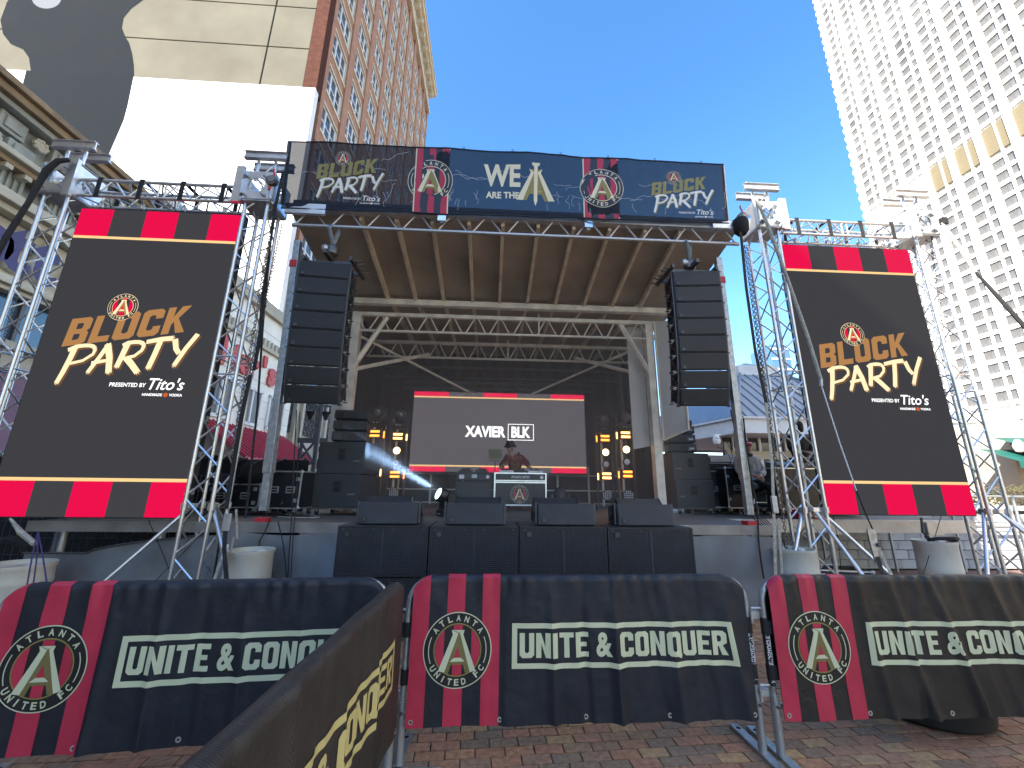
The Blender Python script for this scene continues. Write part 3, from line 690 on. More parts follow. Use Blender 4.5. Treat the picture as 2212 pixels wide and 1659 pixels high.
def onscreen(y, z):
    v = Vector((XT, y, z))-CAMLOC; d = v.dot(_fw); px = 1106+F_PX*v.dot(_rt)/d; py = 829.5-F_PX*v.dot(_up)/d
    return px < 2230 and py > -20
vis = sorted([c for c in cand if onscreen(c[1], c[2])], key=lambda c: (Vector((XT, c[1], c[2]))-CAMLOC).length)
for me, y, z, w_ in vis[:300]: link('window', me, tw, (XT+.55, y, z))
for c in cand:
    if c in vis[:300]: continue
    far.bb(XT+.62, XT+.70, c[1]-c[3]/2, c[1]+c[3]/2, c[2]-1.1, c[2]+1.1); 
tag(far.build('far_windows', tw), kind='stuff')
for f in range(nfl+1):
    zc = 3+f*fh-fh/2
    if zg0 < zc < zg1-1 : continue
    boxpart('spandrel', XT+.35, XT+1.1, YT0, YT1-.62, zc-.46, zc+.46, 'tower_white', tw)
for i in range(3, NBY):
    yb = YT1-i*bay
    boxpart('gold_louver', XT+.3, XT+.6, yb-2.98, yb-.62, zg0, zg1, 'gold_louver', tw); boxpart('gold_louver', XT+.3, XT+.6, yb-4.93, yb-3.30, zg0, zg1, 'gold_louver', tw)
for f in range(0, nfl, 1): boxpart('corner_ledge', XT-.1, XT+1.2, YT1+.6, YT1+1.15, 3+f*fh-.7, 3+f*fh+.7, 'tower_white', tw)
bt = thing('blue_glass_tower', 'distant blue glass tower glimpsed between the right truss chords', 'building', (at(1690, 800, Y=140).x, 140, 0), world=True)
x0, x1, zt = at(1672, 800, Y=140).x, at(1712, 800, Y=140).x, at(1690, 745, Y=140).z
boxpart('core', x0, x1, 140, 152, 0, zt, 'blue_tower', bt)
for i in range(9): boxpart('floor_band', x0-.1, x1+.1, 139.8, 140, zt-2-4*i, zt-1.4-4*i, 'wall_white', bt)

# ---- pavilion with metal hip roof
pv = thing('pavilion', 'low pavilion with blue-grey standing seam hip roof, white fascia and glazed cupola', 'pavilion', (14.5, 20, 0), world=True)
ze = 4.55; C1 = [(10.25,16.0),(20.6,16.0),(22.5,25),(8.3,25)]
cz = at(1612, 818, Y=20.5); apex = (cz.x, 20.5, cz.z); r1 = .95
top = [(apex[0]-r1, apex[1]-r1), (apex[0]+r1, apex[1]-r1), (apex[0]+r1, apex[1]+r1), (apex[0]-r1, apex[1]+r1)]
for i in range(4):
    a, b = C1[i], C1[(i+1) % 4]; c, d = top[(i+1) % 4], top[i]
    V = [(*a, ze), (*b, ze), (*c, apex[2]), (*d, apex[2])]
    MB('roof_metal').add(V+[(x, y, z-.08) for x, y, z in V], [(0,1,2,3),(7,6,5,4),(0,4,5,1),(2,6,7,3)]).build('roof_slope', pv)
    if i in (0, 3):
        n = 22 if i == 0 else 20; va, vb, vc, vd = (Vector(v) for v in V); ed = (vb-va).normalized(); nrm = (vb-va).cross(vd-va).normalized(); up = nrm.cross(ed)
        if up.z < 0: up = -up
        L_ = (vb-va).length; hd = (vd-va).dot(ed); hh = (vd-va).dot(up); he = (vc-va).dot(ed)
        for k in range(1, n):
            s = L_*k/n; t = hh if hd <= s <= he else (hh*s/hd if s < hd else hh*(L_-s)/(L_-he))
            p = va+ed*s+Vector((0,0,.03)); rod('roof_seam', p, p+up*t, .028, 'roof_metal', pv, 5)
    rod('hip_cap', (*a, ze+.05), (*d, apex[2]+.05), .07, 'roof_metal', pv, 6)
    va, vb = Vector((*a, 0)), Vector((*b, 0)); ed = (vb-va).normalized(); L_ = (vb-va).length; ang = math.atan2(ed.y, ed.x); nx = Vector((ed.y, -ed.x, 0)); mid = (va+vb)/2
    for z0, z1, off in ((ze-.55, ze+.02, .10), (ze-.62, ze-.52, .16), (ze-.02, ze+.06, .20)):
        MB('fascia').box((*(mid+nx*off).xy, (z0+z1)/2), (L_+.3-off*.3, .12+off*.02, z1-z0), Rz(ang)).build('fascia', pv)
MB('fascia').add([(x, y, ze-.5) for x, y in C1], [(0,1,2,3)]).build('soffit', pv)
MB('fascia').bb(apex[0]-r1-.12, apex[0]+r1+.12, apex[1]-r1-.12, apex[1]+r1+.12, apex[2]-.1, apex[2]+.42).build('cupola_base', pv)
z2 = apex[2]+.42; tp = at(1622, 786, Y=20.5).z
MB('teal_glass').add([(apex[0]-r1, apex[1]-r1, z2), (apex[0]+r1, apex[1]-r1, z2), (apex[0]+r1, apex[1]+r1, z2), (apex[0]-r1, apex[1]+r1, z2), (apex[0], apex[1], tp)], [(0,1,4),(1,2,4),(2,3,4),(3,0,4),(3,2,1,0)]).build('cupola_glass', pv)
for s in (-1, 1):
    for t in (-1, 1): rod('cupola_bar', (apex[0]+s*r1, apex[1]+t*r1, z2), (apex[0], apex[1], tp), .05, 'fascia', pv, 6)
for i in range(9):
    x = 10.8+1.2*i; MB('win_white').bb(x-.06,x+.06,17.4,17.5,0,ze-.6).build('window_mullion', pv)
boxpart('glazing', 10.4, 20.4, 17.5, 17.6, 1.0, ze-.6, 'glass_dark', pv); boxpart('low_wall', 10.4, 20.4, 17.4, 17.7, 0, 1.0, 'stone_cream', pv); boxpart('head_band', 10.4, 20.4, 17.35, 17.7, 3.0, 3.35, 'stone_cream', pv)
for x in (10.6, 13.6, 16.6, 19.8): boxpart('column', x-.12, x+.12, 16.3, 16.54, 0, ze-.5, 'fascia', pv)
for k, (px, py, Yd, lab) in enumerate(((1548, 948, 15.7, 'white dome camera under the pavilion eave behind the right speaker array'), (2200, 962, 11.0, 'white dome camera at the right edge beside the green awning'))):
    q = at(px, py, Y=Yd); dc = thing('dome_camera', lab, 'camera', q, group='dome cameras', world=True); s = .9 if k == 0 else .8
    MB('white_plastic').lathe(q, [(.02,-.26*s),(.12*s,-.22*s),(.16*s,-.10*s),(.16*s,0),(.11*s,.12*s),(.05,.2*s)], 14).build('housing', dc, True); rod('arm', q+Vector((0,0,.16*s)), q+Vector((.32*s,.2,.22*s)), .03, 'white_plastic', dc)
    MB('glass_dark').lathe(q+Vector((0,-.02,-.15*s)), [(.02,-.09*s),(.10*s,-.06*s),(.125*s,.02)], 12).build('lens', dc, True)

# ---- right edge: green awning kiosk, hedge, grey block wall with rail
kb = thing('awning_kiosk', 'kiosk with two tiers of green awnings at the right edge behind the truss', 'kiosk', (*at(2190, 1000, Y=13).xy, 0), world=True)
qa, qb = at(2112, 1000, Y=13), at(2290, 955, Y=13)
boxpart('wall', qa.x+1.8, qb.x+2, 13.3, 15.5, 0, 4.2, 'stone_cream', kb)
for dz, dxx in ((0, 0), (.42, .6)):
    z = qa.z+dz; x0, x1 = qa.x+dxx, qb.x+2
    MB('green_awning').add([(x0, 11.9, z), (x1, 11.9, z), (x1, 13.3, z+.5), (x0+.5, 13.3, z+.5), (x0, 11.9, z-.22), (x1, 11.9, z-.22)], [(0,1,2,3),(4,5,1,0)]).build('awning', kb)
    for i in range(4): MB('gold_louver' if i % 2 else 'felt_white').add([(x0+.5+.62*i, 11.893, z-.19), (x0+.95+.62*i, 11.893, z-.19), (x0+.95+.62*i, 11.893, z-.05), (x0+.5+.62*i, 11.893, z-.05)], [(0,1,2,3)]).build('awning_patch', kb)
boxpart('window_frame', qa.x+2.1, qa.x+3.6, 13.2, 13.3, 1.6, 2.75, 'win_white', kb); boxpart('window_glass', qa.x+2.2, qa.x+3.5, 13.17, 13.2, 1.7, 2.65, 'glass_dark', kb)
qh = at(2190, 1055, Y=9.6)
hd_ = thing('hedge_shrub', 'brown-green dry shrub mass at the right edge below the green awning', 'shrub', (qh.x+.4, 9.9, 0), world=True)
hm = MB('hedge'); rr = random.Random(3)
for i in range(2600):
    a, b = rr.uniform(0, 2*pi), rr.uniform(-.2, 1)
    r = rr.uniform(.75, 1.05); c = Vector((qh.x+.75+1.15*r*cos(a)*sqrt(max(0, 1-b*b)), 10.1+1.0*r*sin(a)*sqrt(max(0, 1-b*b)), 1.25+.62*r*b)); d = Vector((rr.gauss(0,1)+1.0, rr.gauss(0,.5), rr.gauss(0,.6)+.3)).normalized()*rr.uniform(.07,.16); s = d.orthogonal().normalized()*rr.uniform(.008,.02)
    hm.add([c-s, c+s, c+d], [(0,1,2)])
tag(hm.build('foliage', hd_), kind='stuff'); rod('stem', (qh.x+.7, 10.1, 0), (qh.x+.75, 10.1, 1.2), .08, 'deck_ply', hd_)
gw = thing('grey_block_wall', 'low wall of pale grey blocks behind the right truss towers', 'wall', (8, 9.3, 0), world=True)
boxpart('core', 4.6, 14.5, 9.40, 9.7, 0, 1.30, 'joint_dark', gw); bkm = MB('block_grey').bb(-.196,.196,-.05,.05,-.094,.094).mesh('block', False, .008)
for j in range(6):
    for i in range(25): link('block', bkm, gw, (4.75+.4*i+(.2 if j % 2 else 0), 9.36+jit(.004), .12+.2*j))
boxpart('coping', 4.5, 14.6, 9.25, 9.8, 1.30, 1.40, 'block_grey', gw)
rl = thing('handrail', 'steel handrail running above the grey block wall on the right', 'railing', (8, 9.1, 0), world=True)
for z in (.95, 1.62): rod('rail', (5.6, 9.1, z), (14.3, 9.1, z), .028, 'steel_galv', rl)
for i in range(6): rod('post', (5.8+1.6*i, 9.1, 0), (5.8+1.6*i, 9.1, 1.62), .028, 'steel_galv', rl)

# ---- unseen building row added behind the camera, stepped in height to shade the plaza
cb = thing('shade_block_behind', 'unseen stone street block behind the viewer, shaped to shade the plaza', 'building', (-20, -8, 0), world=True)
boxpart('tall_wing', -30, -12.6, -8.2, -.6, 0, 38, 'behind_stone', cb); boxpart('long_wing', -30, -12.6, -60, -8.2, 0, 24.5, 'behind_stone', cb)
boxpart('cornice', -30.3, -12.2, -60, -8.2, 23.6, 24.3, 'trim_cream', cb)
for i in range(14):
    for j in range(6): boxpart('window', -12.6, -12.5, -57+3.5*i, -55.4+3.5*i, 2+3.7*j, 4.2+3.7*j, 'glass_dark', cb)

rbk = thing('bounce_block', 'unseen pale stone block behind the viewer on the right, added to bounce sunlight', 'building', (30, -25, 0), world=True)  # out of view, added to bounce warm sunlight onto stage and barriers
boxpart('main_wall', 24, 40, -60, 5, 0, 30, 'stone_cream', rbk); boxpart('cornice', 23.5, 40.5, -60.5, 5.4, 29, 30.2, 'trim_cream', rbk)
for i in range(15):
    for j in range(7): boxpart('window', 23.9, 24.02, -57+4*i, -55.2+4*i, 3+3.8*j, 5.2+3.8*j, 'glass_dark', rbk)
# ================================================================== STAGE
pm('deck_rail', (.26,.25,.235), .5, .3, .25, 3, .1, 20)
DZ, SY0, SY1, SX0, SX1 = 1.20, 6.12, 12.6, -3.30, 4.15
st = thing('mobile_stage', 'mobile concert stage with brown ribbed roof, pale trusses and black backdrop', 'stage', ((SX0+SX1)/2, 9, 0), world=True)
dk = boxpart('deck', SX0-2.9, SX1+.15, SY0, SY1, DZ-.05, DZ, 'deck_ply', st)
boxpart('deck_edge_rail', SX0-2.9, SX1+.15, SY0-.05, SY0-.002, DZ-.13, DZ+.005, 'deck_rail', st)
boxpart('side_deck', SX1+.16, 9.0, 7.45, SY1, DZ-.06, DZ-.01, 'deck_ply', st); boxpart('deck_edge_rail', SX1+.16, 9.0, 7.38, 7.448, DZ-.22, DZ, 'alu_dull', st)
for x in (SX1+.5, 6.3, 8.2): rod('deck_leg', (x, 7.55, 0), (x, 7.55, DZ-.06), .045, 'alu_dull', st)
for x in (-5.9, -4.6): rod('deck_leg', (x, 6.3, 0), (x, 6.3, DZ-.06), .045, 'alu_dull', st)
boxpart('deck_bracket', 6.15, 6.45, 7.33, 7.375, DZ-.25, DZ-.03, 'alu_dull', st); boxpart('deck_bracket', 8.0, 8.3, 7.33, 7.375, DZ-.25, DZ-.03, 'alu_dull', st)
# skirt of dark vinyl along the front
def skirt(x0, x1, ztop, ph, nm='skirt'):
    V, F = [], []; nx, nz = 60, 10
    for i in range(nx+1):
        x = x0+(x1-x0)*i/nx
        for j in range(nz+1):
            t = j/nz; z = ztop(x)*(1-t)
            V.append((x, SY0-.075+.035*noise.noise((x*1.1+ph, t*1.3, 0))*2*t**.5+.02*noise.noise((x*3.1+ph+t*2.2, t*.6, 3)), z))
    for i in range(nx):
        for j in range(nz): F.append((i*(nz+1)+j, (i+1)*(nz+1)+j, (i+1)*(nz+1)+j+1, i*(nz+1)+j+1))
    return MB('skirt').add(V, F).build(nm, st, True)
skirt(-3.62, -1.5, lambda x: 1.06-.02*sin(x*4), 1); skirt(2.2, 4.25, lambda x: 1.06-.01*sin(x*5), 5)
skirt(-6.1, -3.66, lambda x: .80+.24*max(0, (x+5.3)/1.6)**.6 if x > -5.3 else .80, 9)
MB('steel_dark').path([(x, SY0-.1, .80+.24*max(0, (x+5.3)/1.6)**.6+.012 if x > -5.3 else .812) for x in [-6.1+.1*i for i in range(24)]], .012, 5).build('skirt_hem', st)
# roof: front leaf slopes down to the rear, then the fixed roof
RF, RM = (6.05, 6.20), (8.25, 5.72); RX0, RX1 = -3.50, 4.36
sl_ = (RM[1]-RF[1])/(RM[0]-RF[0])
rs = MB('roof_sheet').add([(RX0,RF[0],RF[1]+.06),(RX1,RF[0],RF[1]+.06),(RX1,RM[0],RM[1]+.06),(RX0,RM[0],RM[1]+.06),(RX0,RF[0],RF[1]+.13),(RX1,RF[0],RF[1]+.13),(RX1,RM[0],RM[1]+.13),(RX0,RM[0],RM[1]+.13)], [(0,1,2,3),(7,6,5,4),(0,4,5,1),(1,5,6,2),(2,6,7,3),(3,7,4,0)]).build('roof_leaf', st)
boxpart('rear_roof', RX0, RX1, RM[0]-.10, SY1+.3, RM[1]+.13, RM[1]+.2, 'roof_sheet', st)
for px in (775, 853, 931, 1012, 1086, 1163, 1240, 1318, 1395, 1470):
    p = at(px, 510, Y=6.15); x = p.x
    V = []
    for (yy, zz) in ((RF[0]+.1, RF[1]+.055), (RM[0]-.03, RM[1]+.055)):
        V += [(x-.03, yy, zz-.12), (x+.03, yy, zz-.12), (x+.03, yy, zz), (x-.03, yy, zz)]
    MB('rib_alu').add(V, [(0,1,2,3),(7,6,5,4),(0,4,5,1),(1,5,6,2),(2,6,7,3),(3,7,4,0)]).build('roof_rib', st)
    boxpart('rear_rib', x-.03, x+.03, RM[0]+.1, SY1-.1, RM[1]-.02, RM[1]+.128, 'rib_alu', st)
boxpart('mid_beam', RX0, RX1, RM[0]-.02, RM[0]+.12, RM[1]-.16, RM[1]-.03, 'beam_grey', st, .01)
def flat_truss(parent, x0, x1, y, zt, zb, n, mat, rt=.03, rb=.03, rd=.016, sq=True):
    if sq:
        boxpart('top_chord', x0, x1, y-rt*1.3, y+rt*1.3, zt-rt, zt+rt*1.4, mat, parent); 
    else: rod('top_chord', (x0,y,zt), (x1,y,zt), rt, mat, parent)
    rod('bottom_chord', (x0,y,zb), (x1,y,zb), rb, mat, parent)
    d = (x1-x0)/n
    for i in range(n):
        a = x0+i*d; rod('web_bar', (a+.04,y,zb), (a+d/2-.03,y,zt), rd, mat, parent, 6); rod('web_bar', (a+d/2+.03,y,zt), (a+d-.04,y,zb), rd, mat, parent, 6)
flat_truss(st, RX0+.1, RX1-.05, 6.08, 6.24, 5.93, 13, 'alu_dull', .045, .032)
boxpart('front_fascia', RX0+.1, RX1-.05, 6.0, 6.1, 6.30, 6.36, 'alu_dull', st); boxpart('end_box', RX0+.0, RX0+.66, 5.96, 6.02, 6.08, 6.27, 'alu', st, .01); boxpart('end_box', RX1-.55, RX1+.12, 5.96, 6.02, 6.16, 6.32, 'alu', st, .01)
flat_truss(st, -3.35, 4.2, 8.6, 5.45, 5.07, 14, 'beam_grey', .035, .03); flat_truss(st, -3.35, 4.2, 10.4, 5.45, 5.05, 14, 'beam_grey', .035, .03)
flat_truss(st, -3.3, 4.1, 12.2, 5.3, 4.98, 14, 'steel_dark', .03, .025)
rod('hanger', (.42, 10.4, 5.05), (.42, 10.4, 5.6), .03, 'beam_grey', st); rod('hanger', (1.05, 8.6, 5.07), (1.05, 8.6, 5.6), .02, 'beam_grey', st)
# front posts
for (xb, xt, lab) in ((-3.20, -3.32, 'l'), (3.95, 3.97, 'r')):
    MB('steel_galv').box(((xb+xt)/2, 6.2, (DZ+5.75)/2+.05), (.10,.10,5.75-DZ-.2), Ry((xt-xb)/4.5)).build('corner_post', st, bevel=.006)
    MB('steel_galv').box((xb+(xt-xb)*.22, 6.2, DZ+1.05), (.125,.125,.75), Ry((xt-xb)/4.5)).build('post_sleeve', st, bevel=.006)
    boxpart('post_band', xt-.056, xt+.056, 6.14, 6.26, 5.20, 5.32, 'red_paint', st); boxpart('post_foot', xb-.08, xb+.08, 6.13, 6.29, DZ+.002, DZ+.06, 'red_paint', st)
# side columns, braces, wings and backdrop
for s, xc in ((-1, -3.05), (1, 3.62)):
    boxpart('side_column', xc-.09, xc+.09, 8.55, 8.75, DZ, 5.5, 'beam_grey', st, .01)
    MB('beam_grey').tube((xc, 8.6, 4.15), (xc-s*.66, 8.6, 5.40), .055, 6).build('knee_brace', st)
    MB('beam_grey').tube((xc, 8.6, 4.15), (xc-s*1.35, 10.35, 5.12), .05, 6).build('knee_brace', st)
    MB('beam_grey').tube((xc, 8.7, 5.0), (xc-s*3.0, 12.1, 4.2), .03, 6).build('wind_brace', st)
# left: pale narrow panel; right: two pale panels with a slanted hem
boxpart('side_panel', -3.42, -3.16, 8.72, 8.78, 2.55, 5.45, 'wall_panel', st)
MB('wall_panel').add([(3.16,8.80,2.55),(3.54,8.80,2.62),(3.54,8.80,5.45),(3.16,8.80,5.45)], [(0,1,2,3)]).build('side_panel', st)
MB('wall_panel').add([(3.72,8.50,2.72),(4.18,8.28,2.95),(4.24,8.28,5.45),(3.72,8.50,5.45),(3.72,8.54,2.72),(4.18,8.32,2.95),(4.24,8.32,5.45),(3.72,8.54,5.45)], [(0,1,2,3),(7,6,5,4),(0,4,5,1),(1,5,6,2)]).build('side_panel', st)
MB('rib_alu').tube((4.18,8.27,2.93),(4.24,8.27,5.45),.022,6).tube((3.72,8.49,2.72),(4.18,8.27,2.93),.022,6).tube((3.72,8.49,2.72),(3.72,8.49,5.45),.022,6).build('panel_frame', st)
def curtain(x0, y0, x1, y1, z0, z1, ph, nm='backdrop'):
    V, F = [], []; n = 90; L_ = math.hypot(x1-x0, y1-y0); nx_, ny_ = -(y1-y0)/L_, (x1-x0)/L_
    for i in range(n+1):
        t = i/n
        for j in range(5):
            u = j/4; d = .04*sin(t*L_*13+ph)+.05*noise.noise((t*L_*2.2, u*1.5, ph))
            V.append((x0+(x1-x0)*t+nx_*d, y0+(y1-y0)*t+ny_*d, z0+(z1-z0)*u))
    for i in range(n):
        for j in range(4): F.append((i*5+j, (i+1)*5+j, (i+1)*5+j+1, i*5+j+1))
    return MB('black_cloth').add(V, F).build(nm, st, True)
curtain(-3.5, 12.45, 4.3, 12.45, DZ, 5.84, 0); curtain(-3.30, 9.3, -3.45, 12.4, DZ, 5.84, 2, 'side_curtain'); curtain(4.05, 9.6, 4.25, 12.4, DZ, 5.84, 4, 'side_curtain')
# guard rail at the back
for z in (DZ+.42, DZ+.85, DZ+1.1 if False else DZ+.06): rod('guard_rail', (-2.9, 12.05, z), (3.9, 12.05, z), .022, 'beam_grey', st)
for i in range(8): rod('guard_post', (-2.6+.92*i, 12.05, DZ), (-2.6+.92*i, 12.05, DZ+1.1), .03, 'beam_grey', st, 6)
boxpart('tail_light', 1.18, 1.9, 5.995, 6.0, 5.885, 5.9, 'felt_white', st)

# ---- banner across the top of the stage
BY = 5.97; bx0, bx1 = -3.56, 4.10
hbn = thing('header_banner', 'dark see-through header banner with two event logos, two crests and a slogan above the stage', 'banner', (0, BY, 6.2), world=True)
def ztop_(x): return 7.42
def zbot_(x): return 6.16+.10*(x-bx0)/(bx1-bx0)
def hmap(u, v, off=0):
    """u metres from the left edge, v 0..1 from bottom to top"""
    x = bx0+u; z = zbot_(x)+(ztop_(x)-zbot_(x))*v
    lean = -.10*v
    return Vector((x, BY+lean+.035*noise.noise((u*1.3, v*1.5, 2))+.012*noise.noise((u*5, v*3, 7))-off, z))
def sheet(name, mapf, nu, nv, u1, v0, v1, mat, parent, uvs=1.0):
    V, F, UV = [], [], []
    for i in range(nu+1):
        for j in range(nv+1): V.append(mapf(u1*i/nu, v0+(v1-v0)*j/nv)); UV.append((u1*i/nu, (v0+(v1-v0)*j/nv)*uvs))
    for i in range(nu):
        for j in range(nv): F.append((i*(nv+1)+j, (i+1)*(nv+1)+j, (i+1)*(nv+1)+j+1, i*(nv+1)+j+1))
    me = bpy.data.meshes.new(name); me.from_pydata([tuple(v) for v in V], [], F); me.materials.append(MATS[mat]); l = me.uv_layers.new(name='UVMap')
    for lp_ in me.loops: l.data[lp_.index].uv = UV[lp_.vertex_index]
    me.polygons.foreach_set('use_smooth', [True]*len(me.polygons)); me.update()
    return link(name, me, parent)
pm('banner_mesh', (.011,.016,.030), .6, 0, .15, 2, trans=.10, spec=.2); pm('banner_hem', (.012,.014,.02), .6)
for k in ('print_red_mesh',):
    pass
LB = bx1-bx0
sheet('mesh_sheet', hmap, 150, 14, LB, 0, 1, 'banner_mesh', hbn)
MB('banner_hem').path([hmap(LB*i/60, 1, .004) for i in range(61)], .012, 5).build('hem', hbn); MB('banner_hem').path([hmap(LB*i/60, 0, .004) for i in range(61)], .012, 5).build('hem', hbn)
hgt = 1.22
def hm2(x, y, off): return hmap(x, y/hgt, off)
def ux(px, py=400): return at(px, py, Y=BY-.05).x-bx0
for a, b in ((ux(897), ux(967)), (ux(1262), ux(1334))):
    stripes = []; wd = b-a; stripes.append((*rect(a-.02, b+.02, .015, hgt-.015), 'print_ivory', 0)); stripes.append((*rect(a, b, .015, hgt-.015), 'print_navy', 1))
    for k in (0, 2, 4): stripes.append((*rect(a+wd*k/5, a+wd*(k+1)/5, .015, hgt-.015), 'print_red_mesh', 2))
    art_part('stripe_panel', stripes, hm2, hbn, step=.25)
for px in (929, 1299): art_part('crest', crest(ux(px), .60, .385, PAL_MESH), hm2, hbn, base=5, step=.2)
for px in (680, 1406): art_part('event_logo', art_xf(blockparty(PAL_MESH), .258, ux(px), .22 if px < 1000 else .18), hm2, hbn, step=.25)
V, F = text2d('WE', .035); sg = [(fit(V, ux(1044), ux(1124), .56, .98), F, 'print_ivory', 2)]
V, F = text2d('ARE THE', .035); sg.append((fit(V, ux(1050), ux(1122), .33, .46), F, 'print_ivory', 2))
art_part('slogan', sg, hm2, hbn, step=.25)
ca = [(x, y) for x, y in [(0,0)]]
A_ = []
def adA(pts, col, lay): V, F = poly2d(pts); A_.append((xf(V, .52, .52, ux(1157), .62), F, col, lay))
adA([(-.20,.52),(.20,.52),(.16,.42),(.60,-.60),(.30,-.60),(.20,-.36),(-.20,-.36),(-.30,-.60),(-.60,-.60),(-.16,.42)], 'print_gold', 2); adA([(-.22,.54),(-.06,.42),(-.42,-.60),(-.64,-.60),(-.17,.40)], 'print_ivory', 3); adA([(.22,.54),(.06,.42),(.42,-.60),(.64,-.60),(.17,.40)], 'print_ivory', 3)
adA([(-.22,-.26),(-.12,-.14),(.12,-.14),(.22,-.26)], 'print_ivory', 3.5); adA([(-.06,.64),(.06,.64),(.06,-.60),(0,-.78),(-.06,-.60)], 'print_ivory', 4); adA([(-.13,.76),(.13,.76),(.13,.68),(.06,.62),(-.06,.62),(-.13,.68)], 'print_ivory', 4.2)
art_part('spike_emblem', A_, hm2, hbn)
# crack lines printed over the banner
ck = []; rr = random.Random(11)
for i in range(46):
    vertical = i > 17
    x, y = rr.uniform(.1, LB-.1), rr.uniform(.05, .35) if vertical else rr.uniform(.2, 1.1)
    n = rr.randint(3, 5) if vertical else rr.randint(6, 13); ang = pi/2 if vertical else rr.choice((0, pi))+rr.uniform(-.5,.5); pts = [(x, y)]
    for k in range(n):
        a = ang+rr.uniform(-.7,.7); l = rr.uniform(.03,.10); x += cos(a)*l; y += sin(a)*l*.8; pts.append((x, y))
    pts = [(min(max(px_, .03), LB-.03), min(max(py_, .02), hgt-.02)) for px_, py_ in pts]
    for k in range(len(pts)-1):
        (x0, y0), (x1, y1) = pts[k], pts[k+1]; l = math.hypot(x1-x0, y1-y0)
        if l < 1e-3: continue
        nx_, ny_ = -(y1-y0)/l*.0035, (x1-x0)/l*.0035
        ck.append(([(x0+nx_,y0+ny_),(x0-nx_,y0-ny_),(x1-nx_,y1-ny_),(x1+nx_,y1+ny_)], [(0,1,2,3)], 'print_crack', .3+.02*(i % 9)))
art_part('crack_print', ck, hm2, hbn, base=.5)
for px in (955, 1270): # uprights behind the banner
    x = at(px, 470, Y=6.03).x; MB('alu_dull').bb(x-.035,x+.035,6.02,6.09,6.05,7.40).build('banner_post', hbn, bevel=.005); MB('alu').bb(x-.07,x+.07,5.99,6.01,6.08,6.34).build('clamp_plate', hbn)
for s, x in ((0, bx0-.03), (1, bx1+.03)): MB('alu_dull' if s else 'steel_dark').tube((x, 6.04, 6.3), (x-(.02 if s else .0), 5.93, 7.46), .035, 8).build('banner_post', hbn)
for i in range(9):
    p = hmap(LB*(i+.5)/9, 1, .01); MB('strap').path([p+Vector((.015*cos(a), -.01, .02+.022*sin(a))) for a in [2*pi*k/8 for k in range(8)]], .004, 4, True).build('cable_tie', hbn)
for px in (955, 1285): MB('strap').path([at(px-40, 470, Y=5.98), at(px-15, 480, Y=5.98), at(px, 482, Y=5.97), at(px+22, 478, Y=5.98), at(px+30, 468, Y=5.98)], .006, 5).build('tie_cord', hbn)

# ================================================================== LED WALLS ON TRUSS GOALPOSTS
def led_wall(label, x0, x1, y, z0, z1):
    t = thing('led_wall', label, 'screen', ((x0+x1)/2, y, z0), group='tall LED walls', world=True); W, H = x1-x0, z1-z0; sb = W/5
    boxpart('cabinet_frame', x0-.02, x1+.02, y+.012, y+.11, z0-.015, z1+.02, 'black_paint', t)
    hs = H*.0985
    boxpart('screen', x0, x1, y, y+.011, z0, z1, 'led_dark', t)
    for zz0, zz1 in ((z0, z0+hs), (z1-hs*1.05, z1)):
        for k in range(5): MB('led_red' if k % 2 == 0 else 'led_grey').add([(x0+sb*k, y-.002, zz0), (x0+sb*(k+1), y-.002, zz0), (x0+sb*(k+1), y-.002, zz1), (x0+sb*k, y-.002, zz1)], [(0,1,2,3)]).build('colour_block', t)
    for zz in (z0+hs, z1-hs*1.05-.045): MB('led_gold').add([(x0, y-.003, zz), (x1, y-.003, zz), (x1, y-.003, zz+.045), (x0, y-.003, zz+.045)], [(0,1,2,3)]).build('gold_line', t)
    s = .435; A = art_xf(blockparty(PAL_LED), s, (x0+x1)/2-.93, z0+H*.385)
    art_part('event_logo', A, lambda u, v, off: Vector((u, y-.002-off, v)), t, dl=.0012)
    for k in range(9):
        for xe in (x0-.03, x1+.03): boxpart('side_latch', xe-.012, xe+.012, y+.03, y+.07, z0+.3+k*H/9.3, z0+.38+k*H/9.3, 'alu_dull', t)
    return t
LX0, LX1, LY, LZ0, LZ1 = -6.60, -4.10, 5.92, 1.27, 5.955
RXa, RXb, RYl, RZ0, RZ1 = 5.39, 7.88, 6.41, 1.355, 6.19
led_wall('tall LED wall on the left of the stage showing the event logo', LX0, LX1, LY, LZ0, LZ1)
led_wall('tall LED wall on the right of the stage showing the event logo', RXa, RXb, RYl, RZ0, RZ1)
def box_truss(t, p, q, side, up, nseg, rc=.027, rd=.0125, mat='alu'):
    """square truss from p to q; side, up: half-width vectors"""
    p, q, side, up = Vector(p), Vector(q), Vector(side), Vector(up); d = q-p
    cs = [side+up, -side+up, -side-up, side-up]
    for c in cs: rod('chord', p+c, q+c, rc, mat, t, 10)
    for f in range(4):
        a, b = cs[f], cs[(f+1) % 4]
        for i in range(nseg):
            s0, s1 = (i+.06)/nseg, (i+.94)/nseg
            if i % 2: a_, b_ = b, a
            else: a_, b_ = a, b
            rod('lacing', p+d*s0+a_, p+d*s1+b_, rd, mat, t, 6)
    for s0 in (0, .5-.02, .5+.02, 1):
        for f in range(4): rod('end_bar', p+d*s0+cs[f], p+d*s0+cs[(f+1) % 4], rd, mat, t, 6)
